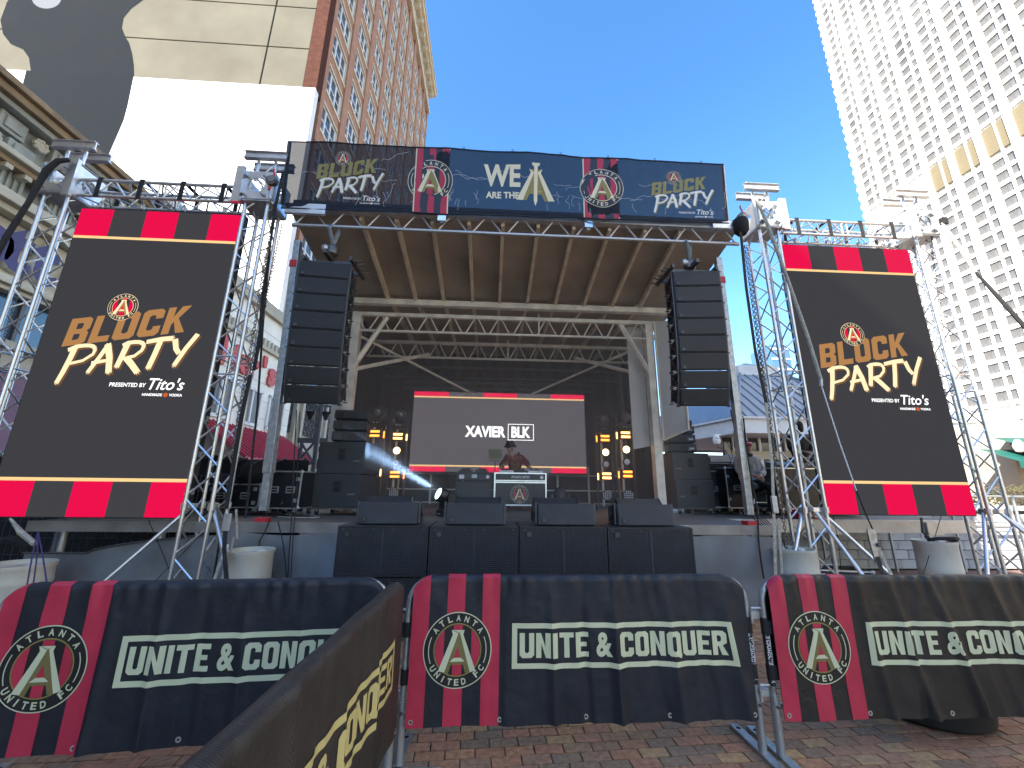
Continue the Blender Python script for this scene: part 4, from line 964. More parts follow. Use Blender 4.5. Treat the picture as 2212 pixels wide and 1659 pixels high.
def tower(label, xc, yc, zblk, ztop, foot_dirs, beamdir, nseg=18):
    t = thing('truss_tower', label, 'truss tower', (xc, yc, 0), group='truss towers', world=True); h = .175
    box_truss(t, (xc,yc,.06), (xc,yc,ztop-.35), (h,0,0), (0,h,0), nseg)
    MB('alu').bb(xc-.32,xc+.32,yc-.32,yc+.32,.0,.02).build('base_plate', t)
    # sleeve block: four plates with round holes
    def plate(R):
        V, F = poly2d([(-.26,-.26),(.26,-.26),(.26,.26),(-.26,.26)], [(.13*cos(-2*pi*i/20), .13*sin(-2*pi*i/20)) for i in range(20)])
        mb = MB('alu'); fn = lambda a, b, c: Vector((xc, yc, zblk))+R@Vector((a, c, b))
        n = len(V); mb.add([fn(a, b, -.262) for a, b in V]+[fn(a, b, -.250) for a, b in V], [tuple(f) for f in F]+[tuple(i+n for i in f[::-1]) for f in F]); return mb.build('sleeve_plate', t)
    for k in range(4): plate(Rz(pi/2*k))
    for sx in (-1, 1):
        for sy in (-1, 1):
            rod('guide_post', (xc+sx*.235, yc+sy*.235, zblk-.25), (xc+sx*.235, yc+sy*.235, zblk+.25), .035, 'alu_dull', t)
            rod('roller', (xc+sx*.15-.05, yc-.285, zblk+sy*.17), (xc+sx*.15+.03, yc-.285, zblk+sy*.17-.05), .018, 'steel_galv', t)
    boxpart('sleeve_floor', xc-.25, xc+.25, yc-.25, yc+.25, zblk-.285, zblk-.265, 'alu_dull', t)
    MB('alu').bb(xc+beamdir*.20, xc+beamdir*.32, yc-.32, yc-.265, zblk-.36, zblk+.30).build('corner_angle', t)
    # head: two posts carrying a channel beam
    for s in (-1, 1): rod('head_post', (xc+s*.14, yc-.1, ztop-.45), (xc+s*.14, yc-.1, ztop-.07), .028, 'alu', t)
    rod('head_brace', (xc-.13, yc-.1, ztop-.42), (xc+.13, yc-.1, ztop-.12), .012, 'alu', t)
    for yy in (yc-.17, yc+.10):
        MB('alu').bb(xc-.34,xc+.34,yy-.01,yy+.01,ztop-.07,ztop+.05).bb(xc-.34,xc+.34,yy-.04,yy+.04,ztop+.05,ztop+.06).bb(xc-.34,xc+.34,yy-.04,yy+.04,ztop-.08,ztop-.07).build('head_channel', t)
    # outriggers
    for (dx, dy) in foot_dirs:
        a = Vector((xc+dx*.16, yc+dy*.16, 1.42)); b = Vector((xc+dx*1.25, yc+dy*1.25, .08))
        rod('outrigger', a, b, .026, 'alu', t, 12); MB('alu').box(a, (.09,.09,.07)).build('clamp', t, bevel=.01); rod('outrigger_foot', (b.x, b.y, 0), (b.x, b.y, .10), .05, 'steel_galv', t); rod('outrigger_beam', (xc+dx*.2, yc+dy*.2, .05), b, .025, 'alu', t)
    for (sx, sy) in ((-1,-1),(1,-1),(1,1),(-1,1)): MB('alu').lathe((xc+sx*h, yc+sy*h, 1.42), [(.045,-.045),(.045,.045)], 10).build('clamp', t)
    return t
tower('left truss tower left of the left LED wall, at the picture edge', -6.95, 6.02, 6.40, 7.10, ((-.75,-.65),(.65,-.75)), 1)
tower('truss tower between the left LED wall and the stage', -3.88, 6.02, 6.42, 7.08, ((-.88,-.48),(.85,-.52),(0,1)), -1)
tower('truss tower between the stage and the right LED wall', 5.12, 6.52, 6.74, 7.40, ((-.85,-.52),(.80,-.6),(0,-1)), 1)
tower('truss tower at the right end of the right LED wall', 8.20, 6.52, 6.72, 7.42, ((-.88,-.48),(.85,-.52),(.1,-1)), -1)
for lab, x0, x1, y, z in (('horizontal truss holding up the left LED wall', -6.70, -4.13, 6.02, 6.31), ('horizontal truss holding up the right LED wall', 5.40, 7.93, 6.52, 6.56)):
    t = thing('truss_beam', lab, 'truss', ((x0+x1)/2, y, z), group='horizontal trusses over the LED walls', world=True)
    box_truss(t, (x0,y,z), (x1,y,z), (0,.145,0), (0,0,.145), 10)
    for i in range(4):
        x = x0+.32+(x1-x0-.64)*i/3; MB('strap').bb(x-.035,x+.035,y-.178,y-.172,z-.18,z+.18).bb(x-.035,x+.035,y-.178,y+.178,z+.172,z+.178).bb(x-.035,x+.035,y+.172,y+.178,z-.18,z+.18).build('sling', t); MB('alu_dull').lathe((x, y-.05, z-.235), [(.02,-.05),(.035,0),(.02,.05)], 8).build('shackle', t)
# ================================================================== SOUND SYSTEM
def badge(mb_parent, x, y, z, s=.05):
    b = MB('black_plastic').bb(x-s*.75, x+s*.75, y-.008, y, z-s*.75, z+s*.75).build('badge', mb_parent, bevel=.004); MB('badge_dark').bb(x-s*.5, x+s*.5, y-.011, y-.0075, z-s*.5, z+s*.5).build('badge_plate', b)
# ---- hanging line array cabinets (local: front faces -Y, width along X)
def array_cab(side):
    W, H, D = .775, .286, .42
    t = thing('line_array_speaker', '', 'speaker', group='hanging line array speakers')
    fb, rb = H/2, H/2-.055
    prof = [(-.0,-fb),(-.0,fb),(D,rb),(D,-rb)]
    MB('cabinet').prism(prof, lambda a, b: (-W/2, a, b), lambda a, b: (W/2, a, b)).build('cabinet', t, bevel=.008)
    MB('array_grille').bb(-W/2+.012, W/2-.012, -.016, -.0005, -fb+.016, fb-.016).build('grille', t, bevel=.010)
    badge(t, -W/2+.075, -.016, -fb+.055, .042)
    for s in (-1, 1):
        x = s*(W/2+.012); rg = MB('steel_dark')
        rg.bb(x-.010, x+.010, .02, .06, -fb-.02, fb+.02).bb(x-.010, x+.010, D-.08, D-.04, -rb-.03, rb+.03).tube((x, .04, -fb+.03), (x, D-.06, rb-.03), .012, 6).tube((x, .04, fb-.03), (x, D-.06, -rb+.03), .012, 6)
        for yy in (.04, D-.06):
            for zz in (-1, 1): rg.tube((x-.03*s, yy, zz*(fb-.0)), (x+.035*s, yy, zz*(fb-.0)), .011, 6)
        rg.build('rigging', t)
    return t
ordinal = ['top', 'second', 'third', 'fourth', 'fifth', 'sixth', 'seventh', 'bottom']
def hang(label_side, cx, cy, ztop, yaw, proto):
    z, y = ztop, cy; angs = [-1, 0, 1.5, 3, 5, 8, 12, 17]; out = []
    for i in range(8):
        a = radians(angs[i]); H = .291; zc, yc = z-H/2*cos(a), y+H/2*sin(a)
        lab = f'{ordinal[i]} cabinet of the {label_side} hanging speaker array' if i in (0, 7) else f'{ordinal[i]} cabinet from the top of the {label_side} hanging speaker array'
        o = proto if i == 0 and proto.get('label') is None else dup(proto)
        o['label'] = lab; R = Rz(yaw) @ Rx(a)
        off = Rz(yaw) @ Vector((0, yc-cy, 0)); o.location = (cx+off.x, cy+off.y, zc); o.rotation_euler = R.to_euler(); out.append(o)
        z -= H*cos(a); y += H*sin(a)
    return out
cab = array_cab(1)
pL, pR = at(703, 566, Y=6.0), at(1503, 586, Y=6.0)
hang('left', -2.735, 6.0, 5.22, radians(5), cab); hang('right', 3.42, 6.0, 5.32, radians(-7), cab)
for lab, x, zt, sgn in (('left', -2.70, 5.22, 1), ('right', 3.40, 5.32, -1)):
    t = thing('rigging_frame', f'steel flying frame bolted on top of the {lab} hanging speaker array', 'rigging', (x, 6.2, zt), group='flying frames', world=True)
    MB('steel_dark').bb(x-.40,x-.36,5.95,6.62,zt+.02,zt+.09).bb(x+.36,x+.40,5.95,6.62,zt+.02,zt+.09).bb(x-.40,x+.40,6.1,6.14,zt+.02,zt+.08).bb(x-.40,x+.40,6.45,6.49,zt+.02,zt+.08).build('frame', t)
    MB('steel_dark').bb(x-.03,x+.03,5.85,6.75,zt+.08,zt+.15).build('spreader_bar', t)
    for k in range(5): rod('pin', (x+sgn*.42, 6.0+.14*k, zt+.04), (x+sgn*.52, 6.02+.14*k, zt+.05+.03*(k % 2)), .012, 'chain_steel', t, 6)
    h = thing('chain_hoist', f'chain hoist under the roof truss carrying the {lab} speaker array', 'hoist', (x, 6.15, zt+.15), group='chain hoists', world=True)
    MB('strap_grey').path([(x-.05,6.09,5.96),(x-.06,6.02,5.86),(x-.02,6.08,5.70),(x+.0,6.12,5.62)], .035, 6).path([(x+.05,6.09,5.96),(x+.05,6.14,5.86),(x+.02,6.13,5.70),(x+.0,6.12,5.62)], .035, 6).build('round_sling', h)
    MB('chain_steel').lathe((x, 6.13, 5.50), [(.05,-.11),(.095,-.07),(.10,.05),(.06,.10)], 12).build('hoist_body', h, True); MB('alu_dull').lathe((x-.10, 6.10, 5.52), [(.06,-.05),(.075,0),(.05,.05)], 12, 'X').build('motor_cap', h, True)
    MB('chain_steel').tube((x, 6.13, 5.40), (x, 6.13, zt+.14), .018, 6).build('load_chain', h)
# ---- subwoofers in front of the stage (two high, four wide)
def subw(lod=True):
    W, H, D = 1.075, .565, .84; t = thing('subwoofer', '', 'subwoofer', group='subwoofers in front of the stage')
    MB('cabinet').bb(-W/2, W/2, .02, D, -H/2, H/2).build('cabinet', t, bevel=.006)
    fr = MB('black_paint').bb(-W/2, W/2, 0, .021, H/2-.022, H/2-.001).bb(-W/2, W/2, 0, .021, -H/2+.001, -H/2+.022).bb(-W/2, -W/2+.022, .001, .021, -H/2+.022, H/2-.022).bb(W/2-.022, W/2, .001, .021, -H/2+.022, H/2-.022); fr.build('front_frame', t)
    MB('black_cloth').bb(-W/2+.022, W/2-.022, .017, .0195, -H/2+.022, H/2-.022).build('foam', t)
    gr = MB('grille'); nx, nz = 48, 24; gw_, gh = W-.06, H-.06
    for i in range(nx+1): x = -gw_/2+gw_*i/nx; gr.bb(x-.0042, x+.0042, .003, .011, -gh/2, gh/2)
    for j in range(nz+1): z = -gh/2+gh*j/nz; gr.bb(-gw_/2, gw_/2, .002, .010, z-.0042, z+.0042)
    tag(gr.build('grille_mesh', t), kind='stuff'); MB('grille').bb(-.012,.012,-.003,.012,-gh/2,gh/2).build('grille_bar', t)
    badge(t, -W/2+.115, -.002, H/2-.09, .048)
    for x in (-W/2+.06, -.12, .12, W/2-.06): MB('steel_dark').lathe((x, .0, H/2-.04), [(.01,-.004),(.01,.004)], 8, 'Y').build('screw', t)
    return t
sb = subw(); nm = ['leftmost', 'second from the left', 'third from the left', 'rightmost']
SUBY = 5.2
for j, (zc, row) in enumerate(((.965, 'upper'), (.385, 'lower'))):
    for i in range(4):
        lab = f'{nm[i]} subwoofer in the {row} row before the stage'
        o = sb if (i, j) == (0, 0) else dup(sb); o['label'] = lab; o.location = (-1.255+1.09*i, SUBY+(0 if j == 0 else .012)+jit(.006), zc); o.rotation_euler = (0,0,jit(.006))
for i in range(4):
    d = thing('sub_skid', ['wooden skid under the leftmost stacked subwoofers', 'wooden skid under the second pair of subwoofers', 'wooden skid under the third pair of subwoofers', 'wooden skid under the rightmost stacked subwoofers'][i], 'skid', (-1.255+1.09*i, 5.6, 0), group='skids under the subwoofers'); MB('deck_ply').bb(-.5,.5,-.36,.4,.0,.045).build('board', d); MB('deck_ply').bb(-.5,-.4,-.35,.39,.045,.1).bb(.4,.5,-.35,.39,.045,.1).build('runner', d)
# ---- front fills on the subs
fill = thing('front_fill_speaker', '', 'speaker', group='small fill speakers on the subwoofers')
W, H, D = .735, .265, .40
MB('cabinet').prism([(0,-H/2),(.03,H/2),(D,H/2-.05),(D,-H/2)], lambda a, b: (-W/2, a, b), lambda a, b: (W/2, a, b)).build('cabinet', fill, bevel=.008)
MB('grille').prism([(-.016,-H/2+.008),(.013,H/2-.01),(.029,H/2-.01),(-.001,-H/2+.008)], lambda a, b: (-W/2+.012, a, b), lambda a, b: (W/2-.012, a, b)).build('grille', fill, bevel=.006)
badge(fill, -W/2+.085, -.012, -H/2+.06, .042)
for s in (-1, 1): MB('steel_dark').bb(s*(W/2+.004), s*(W/2+.024), .05, .10, -H/2+.01, H/2+.01).bb(s*(W/2+.004), s*(W/2+.024), .28, .33, -H/2+.01, H/2-.04).tube((s*(W/2+.014), .07, .03), (s*(W/2+.014), .3, -.05), .014, 6).build('rigging', fill)
zf_ = .965+.2825+.14
for i, px in enumerate((838, 1026, 1223, 1394)):
    o = fill if i == 0 else dup(fill); o.location = (at(px, 1110, Y=SUBY+.16).x, SUBY+.16, zf_); o.rotation_euler = (0,0,jit(.02)); o['label'] = f'{nm[i]} small fill speaker standing on the subwoofers'
# ---- monitor wedges behind, facing the performer
wd = thing('monitor_wedge', '', 'speaker', group='floor monitors on the stage edge')
W = .66
MB('cabinet').prism([(0,0),(-.02,.27),(.10,.36),(.50,.10),(.50,0)], lambda a, b: (-W/2, a, b), lambda a, b: (W/2, a, b)).build('cabinet', wd, bevel=.008)
MB('grille').prism([(.125,.352),(.485,.118),(.475,.11),(.115,.345)], lambda a, b: (-W/2+.02, a, b), lambda a, b: (W/2-.02, a, b)).build('grille', wd)
MB('black_plastic').bb(-.12,.06,-.022,-.010,.19,.24).build('handle_recess', wd); MB('beam_grey').bb(-.10,.02,-.024,-.0225,.20,.215).build('label_strip', wd)
for s in (-1, 1): MB('black_paint').prism([(-.005,-.0),(-.025,.275),(.10,.368),(.505,.103),(.505,-.0)], lambda a, b: (s*(W/2+.001), a, b), lambda a, b: (s*(W/2+.02), a, b)).build('cheek', wd)
for i, px in enumerate((838, 1033, 1200, 1380)):
    o = wd if i == 0 else dup(wd); o.location = (at(px, 1080, Y=6.45).x, 6.42, DZ); o.rotation_euler = (0,0,jit(.04)); o['label'] = f'{nm[i]} floor monitor wedge at the front edge of the deck'
# ---- ground stacks beside the performer: big sub cabinets on wheeled boards, three slim tops
def stack_sub(mirror):
    t = thing('ground_stack_subwoofer', '', 'subwoofer', group='subwoofers stacked on the deck'); W, H, D = .88, .575, .72; s = -1 if mirror else 1
    MB('cabinet').bb(-W/2, W/2, 0, D, -H/2, H/2).build('cabinet', t, bevel=.012)
    hx = s*.02; h = MB('black_plastic').bb(hx-.075, hx+.075, -.012, .002, -.03, .175).build('handle_frame', t, bevel=.012); MB('black_cloth').bb(hx-.058, hx+.058, -.0145, -.0115, -.012, .06).bb(hx-.058, hx+.058, -.0145, -.0115, .088, .158).build('handle_recess', h)
    V, F = text2d('event', .03); MB('badge').add([(s*.30-.07+.0+x*.06, -.0022, -.07+y*.055) for x, y in V], F).build('lettering', t)
    for z in (-.15, .15): MB('black_paint').bb(-s*W/2-.006, -s*W/2+.03, -.004, .03, z-.05, z+.05).build('stacking_bar', t)
    return t
def castered(label, x, y, w_, d_, mat='deck_ply', rot=0):
    t = thing('wheeled_board', label, 'dolly', (x, y, DZ), rot, group='wheeled boards under the ground stacks')
    MB(mat).bb(-w_/2, w_/2, 0, d_, .10, .125).build('board', t)
    for sx in (-1, 1):
        for yy in (.08, d_-.08):
            c = MB('alu_dull').bb(sx*(w_/2-.10)-.03, sx*(w_/2-.10)+.03, yy-.03, yy+.03, .055, .10).build('caster', t); MB('rubber').lathe((sx*(w_/2-.10), yy, .045), [(.045,-.015),(.045,.015)], 14, 'X').build('wheel', c)
    return t
def top_cab(mirror):
    t = thing('slim_top_speaker', '', 'speaker', group='slim speakers on the ground stacks'); W, H, D = .60, .20, .42; s = -1 if mirror else 1
    MB('cabinet').prism([(0,-H/2+.03),(0,H/2-.01),(D,H/2),(D,-H/2)], lambda a, b: (-W/2, a, b), lambda a, b: (W/2, a, b)).build('cabinet', t, bevel=.012)
    for k in range(4): MB('black_cloth').path([(s*.02+.035*k-.02+.02*sin(q), -.002, .045*cos(q)) for q in [pi*j/6 for j in range(7)]], .007, 4).build('vent', t)
    MB('black_plastic').bb(-s*.28, -s*.12, -.006, .004, -.05, .045).build('connector_plate', t, bevel=.004)
    if mirror: MB('badge').bb(.15, .24, -.0085, -.0055, -.03, .01).build('label_plate', t)
    return t
for mirror, (px0, Yf, rot, lab) in ((0, (690, 7.55, radians(-8), 'left')), (1, (1455, 8.7, radians(6), 'right'))):
    x = -2.72 if not mirror else 4.42
    castered(f'wheeled board under the {lab} ground stack of speakers', x, Yf, .90, .72, rot=rot)
    s0 = stack_sub(mirror); s0.location = (x, Yf, DZ+.125+.29); s0.rotation_euler = (0,0,rot); s0['label'] = f'lower subwoofer of the {lab} ground stack'
    s1 = dup(s0, (x+(.03 if not mirror else -.03), Yf+.02, DZ+.125+.29+.58), rot, f'upper subwoofer of the {lab} ground stack')
    tp = top_cab(mirror); z = DZ+.125+.29+.58+.29+.105
    for k in range(3):
        o = tp if k == 0 else dup(tp); o.location = (x+(.10 if not mirror else -.16), Yf+.08, z+.205*k); a = radians(22-3*k) if not mirror else radians(-26+3*k)
        o.rotation_euler = (radians(-3*k), 0, a+(radians(-14) if not mirror else radians(14))); o['label'] = f'{["lowest","middle","highest"][k]} slim speaker on the {lab} ground stack'
wx = thing('small_wedge_box', 'small black wedge box on top of the right ground stack', 'speaker', (4.35, 8.8, DZ+.125+.29+.58+.29+.62), radians(-20)); MB('cabinet').prism([(-.18,0),(-.18,.22),(.17,.10),(.17,0)], lambda a, b: (a, 0, b), lambda a, b: (a, .3, b)).build('cabinet', wx, bevel=.006); MB('badge').bb(-.02,.12,-.003,.0,.04,.065).build('label_plate', wx)

# ================================================================== FLIGHT CASES
def flight_case(label, loc, size, rot=0, handles=2, wheels=True):
    w_, d_, h_ = size; t = thing('flight_case', label, 'flight case', loc, rot, group='flight cases'); b = .12 if wheels else 0
    MB('case_black').bb(-w_/2+.01, w_/2-.01, .01, d_-.01, b+.01, b+h_-.01).build('panel', t)
    e = .022
    for x in (-w_/2, w_/2-e):
        for y in (0, d_-e): MB('alu').bb(x, x+e, y, y+e, b, b+h_).build('edge_profile', t, bevel=.003)
    for z in (b, b+h_-e):
        for y in (0, d_-e): MB('alu').bb(-w_/2+e, w_/2-e, y+.001, y+e, z, z+e).build('edge_profile', t)
        for x in (-w_/2, w_/2-e): MB('alu').bb(x+.001, x+e-.001, e, d_-e, z, z+e).build('edge_profile', t)
    for sx in (-1, 1):
        for z in (b+.02, b+h_-.02): MB('steel_galv').lathe((sx*(w_/2-.015), .012, z), [(.02,-.02),(.038,0),(.02,.02)], 8, 'Y').build('ball_corner', t, True)
    for k in range(handles):
        x = 0 if handles == 1 else (-.5+k)*w_*.45; z = b+h_*.5
        hh = MB('steel_galv').bb(x-.075, x+.075, -.006, .012, z-.055, z+.055).build('handle_dish', t, bevel=.004); MB('black_cloth').bb(x-.055, x+.055, -.009, -.0055, z-.035, z+.035).build('recess', hh); rod('handle', (x-.05, -.014, z), (x+.05, -.014, z), .009, 'steel_galv', t, 6)
    for sx in (-1, 1): 
        for z in (b+h_*.22, b+h_*.78): MB('steel_galv').bb(sx*w_*.40-.03, sx*w_*.40+.03, -.008, .012, z-.03, z+.03).build('latch', t, bevel=.004)
    if wheels:
        for sx in (-1, 1):
            for y in (.08, d_-.08): c = MB('alu_dull').bb(sx*(w_/2-.09)-.03, sx*(w_/2-.09)+.03, y-.03, y+.03, .05, b).build('caster', t); MB('rubber').lathe((sx*(w_/2-.09), y, .045), [(.045,-.016),(.045,.016)], 12, 'X').build('wheel', c)
    return t
q = at(600, 1116, Z=DZ); flight_case('black flight case with silver edges behind the left corner post', (-3.47, 7.2, DZ), (.62,.6,.62), radians(-6))
flight_case('tall black flight case beside the right ground stack', (5.38, 8.75, DZ), (.50,.6,.86), radians(8), 1)
flight_case('black flight case partly behind the tall case on the right', (5.02, 9.0, DZ), (.42,.6,.80), radians(6), 1)
flight_case('large black case under the mixing desk behind the right truss tower', (7.05, 8.55, DZ), (1.9,.7,.86), radians(4), 2)
flight_case('low open flight case on the ground under the right LED wall', (6.0, 7.0, 0), (.85,.6,.42), radians(-14), 1, False)
flight_case('black case lying flat on the ground right of the truss', (6.75, 6.7, 0), (.8,.6,.22), radians(-20), 1, False)
flight_case('black case behind the chords of the truss left of the stage', (-4.35, 7.35, DZ), (.9,.6,.40), 0, 2)
# chairs / soft gear behind the left truss
gb = thing('gear_pile', 'black bags and folded stands piled behind the left truss tower', 'gear', (-4.6, 7.9, DZ), world=True)
for (x, y, z, sx, sy, sz) in ((-4.9,7.9,DZ+.45,.5,.4,.5),(-4.35,7.9,DZ+.72,.45,.4,.42),(-4.0,8.1,DZ+.5,.3,.35,.55)): MB('black_cloth').lathe((x,y,z-sz/2), [(sx*.35,0),(sx*.52,sz*.25),(sx*.5,sz*.7),(sx*.3,sz*.98),(.05,sz)], 14).build('bag', gb, True)
for i in range(4): MB('steel_dark').path([(-5.1+.35*i,7.75,DZ),(-5.0+.35*i,7.75,DZ+.9),(-4.8+.35*i,7.8,DZ+.98)], .015, 6).build('stand', gb)
mixd = thing('mixing_desk', 'black sloping mixing desk on cases behind the right ground stack', 'mixer', (5.5, 9.3, DZ+.98), world=True)
MB('black_plastic').prism([(0,0),(0,.10),(.25,.30),(.55,.34),(.55,0)], lambda a, b: (4.85, 9.1+a, DZ+.98+b), lambda a, b: (6.1, 9.1+a, DZ+.98+b)).build('body', mixd, bevel=.01); MB('alu_dull').bb(5.0,6.0,9.14,9.16,DZ+1.13,DZ+1.14).build('trim', mixd)
md2 = thing('control_surface', 'control desk with screen on the large case behind the right truss tower', 'mixer', (6.9, 8.7, DZ+.98), world=True)
MB('black_plastic').prism([(0,0),(0,.06),(.45,.16),(.45,0)], lambda a, b: (6.3, 8.62+a, DZ+.985+b), lambda a, b: (7.6, 8.62+a, DZ+.985+b)).build('body', md2, bevel=.01)
for k in range(10): MB('beam_grey').bb(6.4+.11*k,6.42+.11*k,8.72,8.75,DZ+1.07,DZ+1.085).build('fader', md2)
pb = thing('power_box', 'red power distribution box with sockets on the deck right of the stage', 'power box', (6.05, 7.6, DZ-.01), world=True)
MB('red_paint').bb(5.78,6.12,7.52,7.8,DZ,DZ+.16).build('housing', pb, bevel=.01)
for i in range(3):
    for j in range(2): MB('alu_dull').lathe((5.85+.10*i, 7.515, DZ+.045+.07*j), [(.028,-.012),(.03,.01)], 10, 'Y').build('socket', pb)

# ================================================================== LIGHTING TOWERS
def light_tower(label, px, Yd, bars):
    x = at(px, 1000, Y=Yd).x; t = thing('light_tower', label, 'light tower', (x, Yd, DZ), world=True, group='lighting columns')
    for s in (-.21, .21): rod('upright', (x+s, Yd+.05, DZ), (x+s, Yd+.05, DZ+1.92), .028, 'steel_dark', t)
    for z in (DZ+.05, DZ+1.92): rod('cross_bar', (x-.21, Yd+.05, z), (x+.21, Yd+.05, z), .025, 'steel_dark', t)
    rod('mast', (x-.06, Yd+.1, DZ), (x-.06, Yd+.1, DZ+1.9), .03, 'beam_grey', t); MB('black_paint').bb(x-.26,x+.26,Yd-.1,Yd+.2,DZ,DZ+.03).build('base', t)
    for (py, col) in bars:
        z = at(px, py, Y=Yd).z; b = MB('black_paint').bb(x-.15,x+.15,Yd-.06,Yd+.03,z-.11,z+.11).build('blinder', t, bevel=.008)
        for dz in (-.05, .05): MB(col).bb(x-.112,x+.112,Yd-.068,Yd-.061,z+dz-.026,z+dz+.026).build('lamp_bar', b, bevel=.003)
        sd = MB(col).bb(x+(.20 if px < 1100 else -.23),x+(.23 if px < 1100 else -.20),Yd-.05,Yd-.04,z-.10,z+.06).build('side_lamp', b)
    zmid = (at(px, bars[0][0], Y=Yd).z*.62+at(px, bars[-1][0], Y=Yd).z*.38)
    l = MB('black_paint').lathe((x, Yd-.02, zmid), [(.05,.10),(.095,.06),(.095,-.03)], 14, 'Y').build('spot_housing', t, True); MB('lamp_warm').lathe((x, Yd-.06, zmid), [(.083,.0),(.075,-.012),(.03,-.02)], 14, 'Y').build('lamp', l, True)
    z2 = zmid-.30; l = MB('black_paint').lathe((x, Yd-.02, z2), [(.05,.10),(.085,.06),(.085,-.03)], 14, 'Y').build('spot_housing', t, True); MB('lens').lathe((x, Yd-.055, z2), [(.072,.0),(.06,-.012),(.02,-.02)], 14, 'Y').build('lens', l, True)
    z3 = DZ+.34; l = MB('black_paint').lathe((x, Yd-.02, z3), [(.06,.12),(.13,.06),(.13,-.02)], 18, 'Y').build('par_can', t, True)
    for i in range(-2, 3):
        for j in range(-2, 3):
            if i*i+j*j < 7: MB('lens').lathe((x+.046*i, Yd-.045, z3+.046*j), [(.018,.01),(.016,-.006),(.006,-.009)], 8, 'Y').build('led_lens', l)
    return t
def moving_head(label, x, y, z, tilt=0, pan=0, lit=None):
    t = thing('moving_head_light', label, 'stage light', (x, y, z), pan, group='moving head lights')
    MB('black_plastic').bb(-.16,.16,-.14,.14,0,.11).build('base', t, bevel=.02)
    for s in (-1, 1): MB('black_plastic').prism([(-.08,.10),(.08,.10),(.06,.36),(0,.41),(-.06,.36)], lambda a, b: (s*.155, a, b), lambda a, b: (s*.205, a, b)).build('yoke_arm', t, bevel=.01)
    R = Rx(tilt); c = Vector((0,0,.31)); hb_ = MB('black_plastic').lathe((0,0,0), [(.07,-.20),(.12,-.15),(.135,0),(.13,.16),(.115,.19)], 18, 'Y'); hb_.V = [tuple(c+R@Vector((v[0],-v[1],v[2]))) for v in hb_.V]; h = hb_.build('head', t, True)
    ln = MB(lit or 'glass_dark').lathe((0,0,0), [(.105,.188),(.09,.20),(.03,.206)], 18, 'Y'); ln.V = [tuple(c+R@Vector((v[0],-v[1],v[2]))) for v in ln.V]; ln.build('lens', h, True)
    MB('felt_white').bb(-.06,-.02,-.142,-.140,.03,.05).bb(.02,.05,-.142,-.140,.03,.05).build('display', t)
    return t
LTW = [(805, 9.9, ((937,'lamp_orange'),(1019,'lamp_amber')), 'outer lighting column left of the centre screen'), (856, 10.3, ((943,'lamp_amber'),(1025,'lamp_orange')), 'inner lighting column left of the centre screen'),
       (1308, 10.3, ((947,'lamp_orange'),(1028,'lamp_amber')), 'inner lighting column right of the centre screen'), (1353, 9.9, ((940,'lamp_amber'),(1024,'lamp_orange')), 'outer lighting column right of the centre screen')]
for px, Yd, bars, lab in LTW:
    light_tower(lab, px, Yd, bars); x = at(px, 1000, Y=Yd).x; moving_head(f'moving head light on top of the {lab}', x, Yd+.05, DZ+1.95, radians(12))
xb = at(962, 1085, Y=7.6).x; zb_ = at(962, 1072, Y=7.6).z
bl = moving_head('lit moving head on the deck throwing a blue beam to the left', xb+.03, 7.6, DZ, radians(-24), radians(-62), 'lamp_cold')
xb2 = at(1210, 1085, Y=9.2).x; moving_head('moving head on the deck right of the performer table', xb2, 9.2, DZ, radians(80), 0, 'lens')
rb = thing('lighting_truss', 'dark lighting truss hung along the backdrop above the centre screen', 'truss', (.3, 11.8, 4.5), world=True)
box_truss(rb, (-2.6, 11.75, 4.62), (3.1, 11.75, 4.62), (0,.1,0), (0,0,.1), 18, .02, .008, 'steel_dark')
# centre screen
cs = thing('centre_led_screen', 'wide LED screen at the back of the stage with a white performer name', 'screen', (.26, 11.5, 2.1), world=True)
cx0, cx1, cz0, cz1, CYY = -2.22, 2.735, 2.10, 4.36, 11.5
boxpart('cabinet_frame', cx0-.03, cx1+.03, CYY+.012, CYY+.12, cz0-.03, cz1+.03, 'black_paint', cs); boxpart('screen', cx0, cx1, CYY, CYY+.011, cz0, cz1, 'led_dark_c', cs)
sb_ = (cx1-cx0)/5
for z0, z1 in ((cz0, cz0+.14), (cz1-.13, cz1)):
    for k in range(5): MB('led_red_c' if k % 2 == 0 else 'led_dark_c').add([(cx0+sb_*k, CYY-.003, z0), (cx0+sb_*(k+1), CYY-.003, z0), (cx0+sb_*(k+1), CYY-.003, z1), (cx0+sb_*k, CYY-.003, z1)], [(0,1,2,3)]).build('colour_block', cs)
for z in (cz0+.14, cz1-.17): MB('led_gold').add([(cx0, CYY-.004, z), (cx1, CYY-.004, z), (cx1, CYY-.004, z+.04), (cx0, CYY-.004, z+.04)], [(0,1,2,3)]).build('gold_line', cs)
a, b = at(1004, 946, Y=CYY), at(1153, 920, Y=CYY); m1 = at(1092, 934, Y=CYY).x; m2 = at(1097, 934, Y=CYY).x
V, F = text2d('XAVIER', .045); nm_ = [(fit(V, a.x, m1, a.z+.03, b.z-.03), F, 'led_white', 1)]; V, F = text2d('BLK', .045); nm_.append((fit(V, m2+.10, b.x-.10, a.z+.03, b.z-.03), F, 'led_white', 1))
for r_ in (rect(m2, b.x, a.z-.045, a.z-.025), rect(m2, b.x, b.z+.025, b.z+.045), rect(m2, m2+.02, a.z-.025, b.z+.025), rect(b.x-.02, b.x, a.z-.025, b.z+.025)): nm_.append((*r_, 'led_white', 1))
art_part('name_lettering', nm_, lambda u, v, off: Vector((u, CYY-.003-off, v)), cs)
